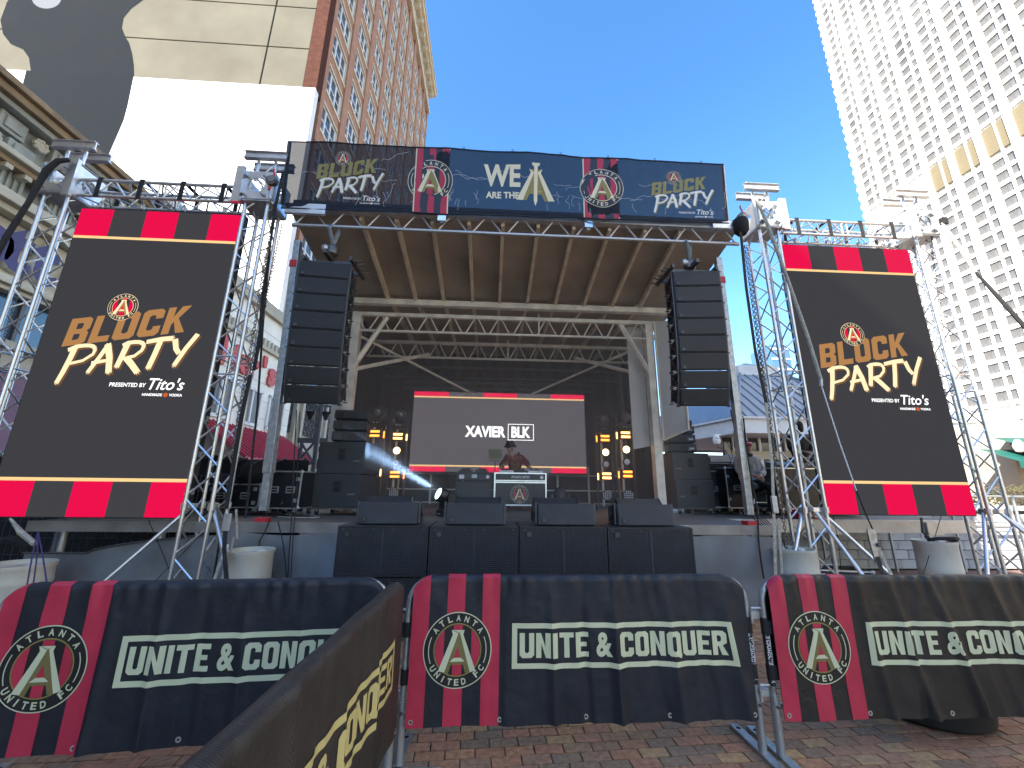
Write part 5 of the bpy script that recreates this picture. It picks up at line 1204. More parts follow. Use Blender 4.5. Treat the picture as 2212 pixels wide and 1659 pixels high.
for k in range(9): rod('hanging_bracket', (cx0+.3+.55*k, CYY+.06, cz1+.03), (cx0+.3+.55*k, CYY+.1, cz1+.20), .018, 'steel_dark', cs, 6)

# ================================================================== PERFORMER TABLES
YT_ = 9.5
def dj_table(label, x0, x1, zt, edge, crest_on):
    t = thing('performer_table', label, 'table', ((x0+x1)/2, YT_, DZ), group='equipment tables', world=True); W = x1-x0
    boxpart('lower_case', x0+.02, x1-.02, YT_, YT_+.55, DZ+.13, DZ+.60, 'case_black', t)
    boxpart('top_case', x0, x1, YT_-.02, YT_+.6, zt-.17, zt-.02, 'case_black', t)
    m_ = 'alu' if edge else 'black_paint'
    for z0, z1 in ((zt-.025, zt), (zt-.19, zt-.165), (DZ+.60, DZ+.63), (DZ+.10, DZ+.13)): boxpart('edge_profile', x0-.003, x1+.003, YT_-.028, YT_+.0, z0, z1, m_, t)
    for x in (x0, x1-.025): boxpart('edge_profile', x-.004, x+.029, YT_-.03, YT_-.005, DZ+.13, DZ+.60, m_, t); boxpart('leg', x, x+.025, YT_, YT_+.03, DZ+.63, zt-.19, m_, t); boxpart('edge_profile', x-.004, x+.029, YT_-.031, YT_-.021, zt-.165, zt-.025, m_, t)
    for sx in (x0+.1, x1-.1): MB('rubber').lathe((sx, YT_+.1, DZ+.05), [(.05,-.02),(.05,.02)], 12, 'X').build('wheel', t); boxpart('caster', sx-.02, sx+.02, YT_+.07, YT_+.13, DZ+.05, DZ+.10, 'alu_dull', t)
    if crest_on:
        art_part('crest', crest((x0+x1)/2-.02, DZ+.355, .205, dict(PAL_PRINT, cream='print_ivory')), lambda u, v, off: Vector((u, YT_-.001-off, v)), t)
        V, F = text2d('ATLANTA UNITED', .03); art_part('lettering', [(fit(V, (x0+x1)/2-.21, (x0+x1)/2+.21, zt-.125, zt-.07), F, 'felt_white', 1)], lambda u, v, off: Vector((u, YT_-.021-off, v)), t)
    else:
        boxpart('paper_label', x0+.07, x0+.18, YT_-.024, YT_-.0215, zt-.15, zt-.06, 'felt_white', t); MB('steel_galv').bb((x0+x1)/2-.06,(x0+x1)/2+.06,YT_-.03,YT_-.021,zt-.13,zt-.05).build('latch', t, bevel=.005)
    MB('felt_white').lathe((x1-.11, YT_-.022, zt-.10), [(.04,.002),(.04,-.002)], 14, 'Y').build('sticker', t)
    return t
a = at(1068, 1022, Y=YT_); b = at(1180, 1022, Y=YT_); c = at(986, 1022, Y=YT_); d = at(1064, 1022, Y=YT_)
ZT = a.z+.015
dj_table('table case with white edges and a round crest in front of the performer', a.x, b.x, ZT, True, True); dj_table('black equipment table case left of the performer', c.x, d.x, ZT, False, False)
def deck_unit(label, x, z, w_, col):
    t = thing('media_player', label, 'player', (x, YT_+.1, z), group='decks on the tables'); MB(col).bb(-w_/2, w_/2, 0, .36, 0, .055).build('body', t, bevel=.006); MB('black_plastic').lathe((0, .17, .07), [(w_*.33,-.012),(w_*.33,.012),(w_*.28,.016)], 18).build('jog_wheel', t, True); MB('glass_dark').box((0,.32,.075), (w_*.6,.02,.06), Rx(-.4)).build('display', t); MB('black_plastic').bb(-w_*.45,-w_*.2,.02,.07,.055,.062).build('button_pad', t)
    return t
deck_unit('white media player at the left end of the performer table', a.x+.28, ZT, .34, 'felt_white'); deck_unit('black mixer in the middle of the performer table', a.x+.62, ZT, .28, 'black_plastic'); deck_unit('white media player at the right end of the performer table', a.x+.96, ZT, .36, 'felt_white')
deck_unit('black media player on the left part of the black table', c.x+.2, ZT, .3, 'black_plastic'); deck_unit('black media player on the right part of the black table', c.x+.58, ZT, .3, 'black_plastic')
lt = thing('laptop', 'olive green laptop open on a stand left of the performer', 'laptop', (at(1072, 985, Y=9.75).x, 9.75, ZT), world=True)
l0, l1 = at(1060, 992, Y=9.72), at(1080, 970, Y=9.72)
MB('laptop_green').box(((l0.x+l1.x)/2, 9.72, (l0.z+l1.z)/2), (l1.x-l0.x+.10, .012, .24), Rx(.12)).build('lid', lt, bevel=.004); MB('black_plastic').box(((l0.x+l1.x)/2+.03, 9.86, l0.z-.03), (l1.x-l0.x+.12, .26, .018), Rx(.05)).build('keyboard_base', lt); rod('stand_pole', ((l0.x+l1.x)/2, 9.8, ZT), ((l0.x+l1.x)/2, 9.84, l0.z-.04), .012, 'steel_dark', lt); MB('steel_dark').bb((l0.x+l1.x)/2-.1,(l0.x+l1.x)/2+.1,9.72,9.9,ZT,ZT+.012).build('stand_foot', lt)

# ================================================================== PEOPLE
def skin_body(name, joints, edges, mat, parent, root, sub=2):
    ks = list(joints); me = bpy.data.meshes.new(name); me.from_pydata([joints[k][0] for k in ks], [(ks.index(a), ks.index(b)) for a, b in edges], []); me.materials.append(MATS[mat])
    o = link(name, me, parent); md = o.modifiers.new('Skin', 'SKIN'); md.use_smooth_shade = True
    for i, k in enumerate(ks):
        r = joints[k][1]; sv = me.skin_vertices[0].data[i]; sv.radius = (r, r) if isinstance(r, (int, float)) else r
        sv.use_root = (k == root)
    s = o.modifiers.new('Sub', 'SUBSURF'); s.levels = sub; s.render_levels = sub
    return o
def hand(mb, w, d, up, mat='skin'):
    """palm and five bent fingers as swept tubes: w wrist, d direction of the fingers, up back of the hand"""
    w, d, up = Vector(w), Vector(d).normalized(), Vector(up).normalized(); sd = d.cross(up).normalized(); up = sd.cross(d)
    mb.m(mat).path([w-d*.02, w+d*.03, w+d*.07, w+d*.09], [.024,.034,.036,.028], 8)
    for k, (o_, l) in enumerate(((-.028,.062),(-.010,.075),(.009,.070),(.027,.055))):
        b = w+d*.082+sd*o_; mb.path([b-d*.02, b+d*l*.4, b+d*l*.75-up*.018, b+d*l*.85-up*.040], [.010,.0095,.009,.007], 6)
    b = w+d*.03-sd*.03; mb.path([b, b+d*.03-sd*.03-up*.01, b+d*.06-sd*.034-up*.022], [.013,.011,.008], 6)
    return mb
def head(mb, c, yaw, tilt=0, r=.098, skin='skin'):
    """head with brow, nose, mouth, chin and ears; faces -Y before yaw"""
    R = Rz(yaw) @ Rx(tilt); c = Vector(c); n, k = 18, 14; V = []; F = []
    for j in range(k+1):
        t = pi*j/k; zz = cos(t); rr = sin(t)
        for i in range(n):
            a = 2*pi*i/n; x, y, z = rr*cos(a)*.78, rr*sin(a)*.95, zz*1.20
            front = max(0, -sin(a))
            if zz < -.1: x *= 1-.28*min(1, (-zz-.1)/.8); y *= 1-.10*min(1, (-zz-.1)/.8)*(1 if sin(a) > 0 else .2)
            if front > .9 and -.35 < zz < .15: y -= .14*(front-.9)/.1*(1-abs(zz+.15)/.3 if abs(zz+.15) < .3 else 0)
            if front > .75 and .05 < zz < .22 and abs(cos(a)) > .22: y += .07
            if front > .85 and -.62 < zz < -.46: y += .05
            V.append(c+R@Vector((x*r, y*r, z*r)))
    for j in range(k):
        for i in range(n): F.append((j*n+i, j*n+(i+1) % n, (j+1)*n+(i+1) % n, (j+1)*n+i))
    mb.m(skin).add(V, F)
    for s in (-1, 1):
        e = [c+R@Vector((s*r*.80, r*.05+r*.14*sin(q), -r*.05+r*.24*cos(q))) for q in [2*pi*i/8 for i in range(8)]]; mb.path(e, r*.07, 5, True)
        mb.m('black_plastic').lathe(c+R@Vector((s*r*.30, -r*.84, r*.14)), [(.001,-.008),(.010,-.004),(.010,.004),(.001,.008)], 6, 'Y'); mb.m(skin)
    mb.m('sign_red').add([c+R@Vector(v)*r for v in ((-.22,-.93,-.60),(.22,-.93,-.60),(.15,-.95,-.67),(-.15,-.95,-.67))], [(0,1,2,3)]); mb.m(skin)
    return R
def floral():
    m = pm('floral_jacket', (.10,.01,.02), .7); n = m.node_tree.nodes; L = m.node_tree.links; b = n['Principled BSDF']
    tc = n.new('ShaderNodeTexCoord'); v = n.new('ShaderNodeTexVoronoi'); v.inputs['Scale'].default_value = 15; v.inputs['Randomness'].default_value = 1; nz = n.new('ShaderNodeTexNoise'); nz.inputs['Scale'].default_value = 9; mxv = n.new('ShaderNodeVectorMath'); mxv.operation = 'ADD'
    L.new(tc.outputs['Object'], nz.inputs['Vector']); L.new(tc.outputs['Object'], mxv.inputs[0]); L.new(nz.outputs['Color'], mxv.inputs[1]); L.new(mxv.outputs[0], v.inputs['Vector'])
    r = n.new('ShaderNodeValToRGB'); r.color_ramp.interpolation = 'CONSTANT'; cols = [(.20,.012,.03),(.012,.012,.014),(.28,.02,.05),(.35,.22,.03),(.05,.06,.025),(.16,.01,.03),(.30,.10,.03)]
    r.color_ramp.elements[0].color = (*cols[0], 1); r.color_ramp.elements[1].position = .2; r.color_ramp.elements[1].color = (*cols[1], 1)
    for i, c in enumerate(cols[2:]): e = r.color_ramp.elements.new(.38+.12*i); e.color = (*c, 1)
    sp = n.new('ShaderNodeSeparateColor'); L.new(v.outputs['Color'], sp.inputs[0]); L.new(sp.outputs[0], r.inputs[0]); L.new(r.outputs[0], b.inputs['Base Color'])
floral()
# performer: leaning over the table, right arm to the laptop, left arm out to the deck
px_ = at(1108, 1000, Y=10.15).x; hy = 10.15; hz = at(1103, 968, Y=10.1).z
dj = thing('person', 'performer in black bucket hat, sunglasses and floral red jacket reaching over the table', 'person', (px_, hy, DZ), world=True)
hc = Vector((at(1102, 970, Y=10.05).x, 10.02, hz))
P = lambda x, y, z: (px_+x, hy+y, z)
bm_ = MB('skin'); Rh = head(bm_, hc, radians(-38), radians(6), .100)
bm_.path([hc+Vector((.0,.03,-.06)), hc+Vector((.03,.06,-.15)), Vector(P(.03,-.02,hz-.26))], [.055,.058,.07], 10)
rw, lw = Vector(P(-.28,-.24,ZT+.17)), Vector(P(.40,-.42,ZT+.12))
hand(bm_, rw, (-.3,-.8,-.25), (0,-.2,1)); hand(bm_, lw, (.55,-.6,-.35), (0,-.3,1))
bm_.path([rw+Vector((.05,.08,.03)), rw], [.035,.026], 8); bm_.path([lw+Vector((-.05,.06,.04)), lw], [.035,.026], 8)
bm_.build('body', dj, True)
zs_ = hz-.20
J = dict(pel=(P(.06,.05,DZ+.92), .15), wst=(P(.05,.03,DZ+1.08), .155), chs=(P(.04,-.01,zs_-.10), (.19,.14)), nk=(P(.03,-.01,zs_+.02), .085), rs=(P(-.15,-.01,zs_-.02), .088), re=(P(-.30,-.02,zs_-.27), .070), rw=(tuple(rw+Vector((.04,.06,.02))), .046), ls=(P(.22,-.02,zs_-.03), .088), le=(P(.36,-.14,zs_-.20), .070), lw=(tuple(lw+Vector((-.05,.06,.04))), .046))
skin_body('jacket', J, [('pel','wst'),('wst','chs'),('chs','nk'),('chs','rs'),('rs','re'),('re','rw'),('chs','ls'),('ls','le'),('le','lw')], 'floral_jacket', dj, 'wst')
J = dict(pel=(P(.06,.05,DZ+.90), .15), rk=(P(-.06,.0,DZ+.50), .085), ra=(P(-.08,.05,DZ+.10), .06), rf=(P(-.09,-.10,DZ+.05), .045), lk=(P(.18,.0,DZ+.50), .085), la=(P(.20,.05,DZ+.10), .06), lf=(P(.21,-.10,DZ+.05), .045), rh=(P(-.03,.05,DZ+.84), .11), lh=(P(.15,.05,DZ+.84), .11))
skin_body('trousers', J, [('pel','rh'),('rh','rk'),('rk','ra'),('ra','rf'),('pel','lh'),('lh','lk'),('lk','la'),('la','lf')], 'denim_black', dj, 'pel')
hat = MB('hat_black').lathe((0,0,0), [(.155,-.015),(.165,-.02),(.112,.045),(.104,.10),(.085,.125),(.02,.13)], 20); hat.V = [tuple(hc+Rh@(Rx(-.12)@Vector((v[0],v[1],v[2]+.045)))) for v in hat.V]; hat.build('bucket_hat', dj, True)
gs = MB('black_plastic'); 
for s in (-1, 1): gs.box(hc+Rh@Vector((s*.036,-.094,.014)), (.06,.014,.034), Rh); gs.box(hc+Rh@Vector((s*.078,-.045,.016)), (.008,.10,.012), Rh)
gs.build('sunglasses', dj, bevel=.004)
hp = MB('black_plastic'); base = Vector(P(.03,-.02,zs_+.06))
hp.path([base+Vector((.10*cos(a), .09*sin(a)+.0, .02*cos(2*a))) for a in [pi*.02*i for i in range(51)]], .012, 6)
for s in (-1, 1): hp.lathe(base+Vector((s*.10,-.04,-.0)), [(.02,-.025),(.045,-.012),(.045,.014),(.02,.022)], 12, 'Y')
hp.build('headphones', dj, True)
# seated crew member in grey coat
sp_ = at(1612, 975, Y=8.6); hx, hyy = sp_.x+.02, 8.6; hz2 = at(1612, 968, Y=8.6).z
sp1 = thing('person', 'seated crew member in grey hooded coat and red striped beanie beside the right corner post', 'person', (hx+.1, hyy+.2, DZ), world=True)
hc2 = Vector((hx, hyy, hz2)); bm2 = MB('skin'); R2 = head(bm2, hc2, radians(6), 0, .104); bm2.path([hc2+Vector((0,.02,-.07)), hc2+Vector((.01,.05,-.20))], [.055,.06], 10)
q_ = lambda x, y, z: (hx+x, hyy+y, hz2+z)
for s, wv in ((-1, q_(-.06,-.26,-.60)), (1, q_(.04,-.27,-.60))): hand(bm2, wv, (-s*.6,-.5,-.1), (0,-.3,1)); bm2.path([Vector(wv)+Vector((s*.05,.05,.02)), wv], [.034,.026], 8)
bm2.build('body', sp1, True)
J = dict(pel=(q_(.06,.12,-.74), .19), wst=(q_(.05,.12,-.52), .19), chs=(q_(.02,.09,-.31), (.20,.15)), nk=(q_(.01,.06,-.165), .10), rs=(q_(-.19,.07,-.235), .095), re=(q_(-.27,-.02,-.52), .080), rw=(q_(-.11,-.22,-.58), .055), ls=(q_(.22,.08,-.235), .095), le=(q_(.30,.0,-.52), .080), lw=(q_(.09,-.23,-.58), .055), rt=(q_(-.06,-.10,-.78), .12), lt=(q_(.16,-.10,-.78), .12))
skin_body('coat', J, [('pel','wst'),('wst','chs'),('chs','nk'),('chs','rs'),('rs','re'),('re','rw'),('chs','ls'),('ls','le'),('le','lw'),('pel','rt'),('pel','lt')], 'coat_grey', sp1, 'wst')
zd = DZ-hz2
J = dict(pel=(q_(.06,.10,-.78), .15), rh=(q_(-.05,.0,-.80), .10), rk=(q_(-.20,-.30,-.80), .082), ra=(q_(-.26,-.22,zd+.10), .058), rf=(q_(-.29,-.38,zd+.05), .045), lh=(q_(.16,.0,-.80), .10), lk=(q_(.18,-.34,-.80), .082), la=(q_(.20,-.22,zd+.10), .058), lf=(q_(.20,-.40,zd+.05), .045))
skin_body('trousers', J, [('pel','rh'),('rh','rk'),('rk','ra'),('ra','rf'),('pel','lh'),('lh','lk'),('lk','la'),('la','lf')], 'denim_black', sp1, 'pel')
bn = MB('beanie').lathe((0,0,0), [(.100,-.0),(.106,.02),(.102,.05),(.085,.09),(.045,.125),(.01,.135)], 18); bn.V = [tuple(hc2+R2@Vector((v[0],v[1]*1.1,v[2]+.035))) for v in bn.V]; bo = bn.build('beanie', sp1, True)
bs = MB('felt_white').lathe((0,0,0), [(.098,.063),(.0985,.070),(.094,.078)], 18); bs.V = [tuple(hc2+R2@Vector((v[0],v[1]*1.1,v[2]+.035))) for v in bs.V]; bs.build('beanie_stripe', bo, True)
MB('denim_black').path([hc2+Vector((.085*cos(a), .03+.08*sin(a), -.135+.02*sin(a))) for a in [2*pi*i/14 for i in range(14)]], .036, 8, True).build('scarf', sp1, True)
sto = thing('stool', 'metal folding stool under the seated crew member', 'stool', (hx+.1, hyy+.15, DZ), world=True)
zz = hz2-.93; MB('black_cloth').bb(hx-.14,hx+.32,hyy-.06,hyy+.36,zz-.05,zz).build('seat', sto, bevel=.015)
for sx in (-.12,.30):
    for sy in (-.03,.33): rod('leg', (hx+sx, hyy+sy, DZ), (hx+sx*.9+.01, hyy+sy, zz-.05), .014, 'alu_dull', sto, 6)
rod('stretcher', (hx-.12, hyy-.03, DZ+.25), (hx+.30, hyy-.03, DZ+.25), .012, 'alu_dull', sto, 6)
# standing person in black hooded top behind the truss
sx3 = at(1722, 930, Y=9.2).x; hz3 = at(1722, 922, Y=9.2).z
p3 = thing('person', 'person in black hooded top standing behind the right truss tower', 'person', (sx3, 9.2, DZ), world=True)
b3 = MB('skin'); hc3 = Vector((sx3, 9.17, hz3)); head(b3, hc3, radians(30), radians(14), .10); b3.path([hc3+Vector((0,.02,-.07)), hc3+Vector((0,.04,-.2))], [.055,.06], 10)
q3 = lambda x, y, z: (sx3+x, 9.2+y, hz3+z)
for s in (-1, 1): hand(b3, q3(s*.14,-.30,-.62), (-s*.3,-.8,-.3), (0,-.3,1)); b3.path([hc3+Vector((0,.04,-.2)), q3(s*.10,.03,-.26), q3(s*.21,.02,-.28), q3(s*.26,-.04,-.53), q3(s*.15,-.25,-.61), q3(s*.14,-.30,-.62)], [.05,.05,.045,.038,.03,.026], 8)
b3.build('body', p3, True)
J = dict(pel=(q3(0,.02,-.72), .16), wst=(q3(0,.03,-.55), .165), chs=(q3(0,.03,-.36), (.21,.15)), nk=(q3(0,.03,-.20), .09), rs=(q3(-.21,.02,-.27), .09), re=(q3(-.27,-.04,-.54), .072), rw=(q3(-.15,-.25,-.61), .048), ls=(q3(.21,.02,-.27), .09), le=(q3(.27,-.04,-.54), .072), lw=(q3(.15,-.25,-.61), .048))
skin_body('hooded_top', J, [('pel','wst'),('wst','chs'),('chs','nk'),('chs','rs'),('rs','re'),('re','rw'),('chs','ls'),('ls','le'),('le','lw')], 'black_cloth', p3, 'wst')
MB('black_cloth').lathe(hc3+Vector((0,.015,0)), [(.11,-.13),(.125,-.04),(.125,.06),(.095,.12),(.03,.15)], 16).build('hood', p3, True)
zd = DZ-hz3
J = dict(pel=(q3(0,.02,-.74), .15), rh=(q3(-.09,.02,-.82), .105), rk=(q3(-.11,-.02,(zd-.82)*.5), .08), ra=(q3(-.12,.04,zd+.1), .058), rf=(q3(-.13,-.10,zd+.05), .045), lh=(q3(.09,.02,-.82), .105), lk=(q3(.11,-.02,(zd-.82)*.5), .08), la=(q3(.12,.04,zd+.1), .058), lf=(q3(.13,-.10,zd+.05), .045))
skin_body('trousers', J, [('pel','rh'),('rh','rk'),('rk','ra'),('ra','rf'),('pel','lh'),('lh','lk'),('lk','la'),('la','lf')], 'denim_black', p3, 'pel')
# ================================================================== CROWD BARRIERS WITH PRINTED COVERS
BH, BR = 1.10, .17          # height, corner radius
def barrier(label, p0, p1, hooks=True, legs=(1, 1)):
    """p0 left end, p1 right end as seen from the front (front = right-hand side walking p1->p0 ... -Y for a left-to-right barrier)"""
    p0, p1 = Vector((*p0, 0)), Vector((*p1, 0)); U = (p1-p0).normalized(); L_ = (p1-p0).length; N = Vector((U.y, -U.x, 0))
    t = thing('crowd_barrier', label, 'barrier', (p0+p1)/2, group='steel crowd barriers', world=True)
    pts = [p0+Vector((0,0,.22))]
    for k in range(7): a = pi-pi/2*k/6; pts.append(p0+U*(BR+BR*cos(a))+Vector((0,0,BH-BR+BR*sin(a))))
    for k in range(7): a = pi/2-pi/2*k/6; pts.append(p0+U*(L_-BR+BR*cos(a))+Vector((0,0,BH-BR+BR*sin(a))))
    pts.append(p1+Vector((0,0,.22)))
    MB('steel_galv').path(pts, .021, 10).build('frame_tube', t, True)
    rod('bottom_rail', p0+Vector((0,0,.30)), p1+Vector((0,0,.30)), .018, 'steel_galv', t)
    n = int(L_/.14)
    for i in range(1, n): rod('upright_bar', p0+U*(L_*i/n)+Vector((0,0,.25)), p0+U*(L_*i/n)+Vector((0,0,BH-.01)), .008, 'steel_galv', t, 6)
    for e, (pe, on) in enumerate(((p0, legs[0]), (p1, legs[1]))):
        sg = 1 if e == 0 else -1
        rod('leg', pe+Vector((0,0,0)), pe+Vector((0,0,.36)), .027, 'steel_galv', t, 12); rod('leg_pin', pe-N*(-.028)+Vector((0,0,.30)), pe+N*.036+Vector((0,0,.30)), .011, 'steel_dark', t, 6)
        if on:
            R = Matrix((U, -N, Vector((0,0,1)))).transposed()
            fb = MB('steel_galv').box(pe+Vector((0,0,.018))+U*.0, (.060,.66,.008), R).box(pe+Vector((0,0,.010))+U*.028, (.005,.66,.016), R).box(pe+Vector((0,0,.010))-U*.028, (.005,.66,.016), R).build('foot_bar', t)
            for s in (-1, 1): MB('black_cloth').lathe(pe+N*(s*.27)+Vector((0,0,.0225)), [(.016,0),(.016,.0012)], 10).build('bolt_hole', t)
    if hooks:
        for z in (.90, .42):
            h0 = p0+Vector((0,0,z)); MB('steel_galv').path([h0, h0-U*.05, h0-U*.085, h0-U*.09-Vector((0,0,.03)), h0-U*.09-Vector((0,0,.10))], .010, 8).build('hook', t, True)
            h1 = p1+Vector((0,0,z-.05)); R = Matrix((U, -N, Vector((0,0,1)))).transposed()
            MB('steel_galv').box(h1+U*.045, (.075,.045,.045), R).build('hook_socket', t)
    return t, p0, U, N, L_
def cover(label, p0, U, N, L_, mat, folds, seed, pal, flip=False, u_text=(.745, 2.36), crest_u=.345, depth=.045, zbot=.225, stripe_red='print_red', box_slant=.03, gather=1):
    """printed sleeve hung over a barrier, front side along N"""
    t = thing('barrier_banner', label, 'banner', p0+U*(L_/2), group='printed covers on the crowd barriers', world=True)
    u0, u1 = .03, L_-.03
    def ztop(u):
        e = min(u, L_-u)
        return BH+.022 if e >= BR else BH-BR+sqrt(max(0, BR*BR-(BR-e)**2))+.018
    def disp(u, z):
        v = (BH-z)/.85; d = .012*noise.noise((u*2.3+seed, z*1.1, seed))+.006*noise.noise((u*6+seed, z*2, seed*2))+.0022*noise.noise((u*13+seed+z*5, z*7, seed*3))
        for (uu, sl, am, wd) in folds:
            x = (u-uu-sl*v)/wd
            d += 1.15*am*max(0, 1-abs(x))**1.35*(.35+.8*min(1, max(0, v)))
        d += gather*.007*sin(u*46+3*sin(u*7+seed))*max(0, 1-v*5)
        hem = .005*sin(u*9+seed)*max(0, v-.8)*4
        return d+hem
    def fmap(u, z, off=0):
        v = max(0, (BH-z)/.85); zz = z+(.005*sin(u*5.3+seed)+.003*sin(u*13+seed*2))*max(0, v-.6)
        return p0+U*u+N*(max(.0285, depth*.55+.014+disp(u, z))+off)+Vector((0,0,zz))
    # front sheet, folded over the top tube and down the back
    V, F, UV = [], [], []; nu, nz = 190, 26
    rows = [(1, j/nz) for j in range(nz+1)]+[(2, a) for a in (.25,.5,.75)]+[(3, j/6) for j in range(7)]
    for i in range(nu+1):
        u = u0+(u1-u0)*i/nu; zt = ztop(u)-.012
        for kind, s in rows:
            if kind == 1: p = fmap(u, zbot+(zt-zbot)*s); w_ = zbot+(zt-zbot)*s
            elif kind == 2:
                f0 = fmap(u, zt); b0 = p0+U*u-N*.034+Vector((0,0,zt)); p = f0.lerp(b0, s)+Vector((0,0,.014*sin(pi*s))); w_ = zt+.03*s
            else: p = p0+U*u-N*(.034+.01*noise.noise((u*3, s, seed)))+Vector((0,0,zt-(zt-.45)*s)); w_ = zt+.03+s
            V.append(tuple(p)); UV.append((u, w_))
    m = len(rows)
    for i in range(nu):
        for j in range(m-1): F.append((i*m+j, (i+1)*m+j, (i+1)*m+j+1, i*m+j+1))
    me = bpy.data.meshes.new('fabric'); me.from_pydata(V, [], F); me.materials.append(MATS[mat]); l = me.uv_layers.new(name='UVMap')
    for lp_ in me.loops: l.data[lp_.index].uv = UV[lp_.vertex_index]
    me.polygons.foreach_set('use_smooth', [True]*len(me.polygons)); me.update(); link('fabric', me, t)
    U_ = (lambda u: L_-u) if flip else (lambda u: u)
    fm = (lambda u, z, off: fmap(u, z, off)); CUT = dict(step=(u1-u0)/nu, org=u0, ystep=(BH+.01-zbot)/nz, yorg=zbot)
    # red stripes follow the rounded corner
    if crest_u is not None:
        for a, b in ((.032, .145), (.265, .385), (.505, .625)):
            n = 12; k = 26; V, F = [], []
            for i in range(n+1):
                u = a+(b-a)*i/n; zt = ztop(u)-.012
                for j in range(k+1): V.append(tuple(fmap(u, zbot+.002+(zt-zbot-.002)*j/k, .0030)))
                for s in (.25,.5,.75): f0 = fmap(u, zt, .0022); b0 = p0+U*u-N*.036+Vector((0,0,zt)); V.append(tuple(f0.lerp(b0, s)+Vector((0,0,.0165*sin(pi*s)))))
            mm = k+4
            for i in range(n):
                for j in range(mm-1): F.append((i*mm+j, (i+1)*mm+j, (i+1)*mm+j+1, i*mm+j+1))
            MB(stripe_red).add(V, F).build('red_stripe', t, True)
        art_part('crest', crest(crest_u, .665, .228, pal), fm, t, dl=.0011, base=4, **CUT)
    a, b = u_text; zb, zt_ = .548, .822; th = .032; c = pal['cream']
    sl = box_slant
    fr = [([(a,zb),(b+sl,zb),(b+sl*.9,zb+th),(a,zb+th)], [(0,1,2,3)], c, 1), ([(a,zt_-th),(b+.1*sl,zt_-th),(b,zt_),(a,zt_)], [(0,1,2,3)], c, 1), ([(a,zb+th),(a+th*1.1,zb+th),(a+th*1.1,zt_-th),(a,zt_-th)], [(0,1,2,3)], c, 1), ([(b+sl*.9-th*1.1,zb+th),(b+sl*.9,zb+th),(b+sl*.1,zt_-th),(b+sl*.1-th*1.1,zt_-th)], [(0,1,2,3)], c, 1)]
    art_part('slogan_frame', fr, fm, t, dl=.0015, base=1.5, **CUT)
    V, F = blockline('UNITE & CONQUER', .075); art_part('slogan', [(fit(V, a+.052, b-.035, zb+th+.018, zt_-th-.028), F, c, 1)], fm, t, dl=.0015, base=1.5, **CUT)
    for k in range(5):
        u = u0+.035+(u1-u0-.07)*k/4; p = fmap(u, zbot+.035, .004); R = N.to_track_quat('Z', 'Y').to_matrix()
        g_ = MB('grommet'); V, F = ring(.007, .016, n=14); g_.add([p+R@Vector((x, y, 0)) for x, y in V]+[p+R@Vector((x, y, -.004)) for x, y in V], F+[tuple(i+len(V) for i in f) for f in F]); go = g_.build('grommet', t); MB('black_cloth').add([p+R@Vector((.0072*cos(2*pi*i/10), .0072*sin(2*pi*i/10), -.001)) for i in range(10)], [tuple(range(10))]).build('eye', go)
    # straps round the end tubes
    for e, ue in ((0, 0), (1, L_)):
        for z in (.78, .50):
            p = p0+U*ue+Vector((0,0,z)); MB('strap').lathe(p, [(.0265,-.045),(.0265,.045)], 14).build('strap', t); R = Matrix((U, -N, Vector((0,0,1)))).transposed(); MB('strap').box(p+U*(.05 if e == 0 else -.05)+N*.022, (.10,.004,.088), R).build('strap_tail', t)
    return t, fmap
fold = lambda *a: [tuple(x) for x in a]
# middle barrier
a0, a1 = at(885, 1645, Z=0), at(1640, 1620, Z=0)
mb1, q0, U1, N1, L1 = barrier('crowd barrier in the middle before the stage', (-.53, 3.10), (1.88, 3.13))
cover('dark navy cover with crest and full slogan on the middle barrier', q0, U1, N1, L1, 'banner_navy', fold((.62,-.02,-.020,.07),(.98,.02,.022,.06),(1.19,.03,-.022,.05),(1.42,.02,.035,.07),(1.63,.10,-.02,.06),(1.80,.06,.030,.09),(1.98,.10,-.025,.07),(2.20,.12,.030,.10)), 1.3, PAL_PRINT, u_text=(.71, 2.25))
# right barrier
mb2, q2, U2, N2, L2 = barrier('crowd barrier on the right, running out of the picture', (1.985, 3.10), (4.42, 3.09))
cover('dark cover with crest and wrinkled surface on the right barrier', q2, U2, N2, L2, 'banner_charcoal', fold((.70,.10,.022,.06),(.95,.14,.026,.06),(1.10,-.06,-.018,.05),(1.26,.20,.034,.06),(1.52,.16,-.022,.06),(1.72,.20,.030,.07),(1.95,.1,-.02,.07)), 4.1, PAL_PRINT, u_text=(.71, 2.25))
# left barrier
mb3, q3_, U3, N3, L3 = barrier('crowd barrier on the left behind the angled one', (-2.93, 2.86), (-.66, 3.04))
cover('navy cover with crest and stripes on the left barrier', q3_, U3, N3, L3, 'banner_navy', fold((.66,-.02,.02,.06),(.92,.02,.022,.05),(1.16,.0,-.02,.06),(1.40,.04,.020,.06),(1.75,.02,.018,.08),(2.0,.0,-.015,.06)), 7.7, PAL_PRINT, u_text=(.735, 2.20))
# angled barrier coming towards the camera, its face looks right
mb4, q4, U4, N4, L4 = barrier('angled crowd barrier coming towards the viewer', (-.665, .45), (-.585, 3.03), legs=(1, 1))
cover('brown chevron cover seen edge-on along the angled barrier', q4, U4, N4, L4, 'banner_brown', fold((.4,.02,.03,.09),(.75,-.02,-.025,.07),(1.05,.02,.03,.08),(1.30,.0,-.028,.06),(1.52,.02,.032,.08),(1.75,.0,-.026,.06),(1.95,.01,.028,.07),(2.12,0,-.02,.06)), 2.9, dict(PAL_WING, cream='print_cream2'), crest_u=.345, u_text=(.70, 2.34), gather=0)
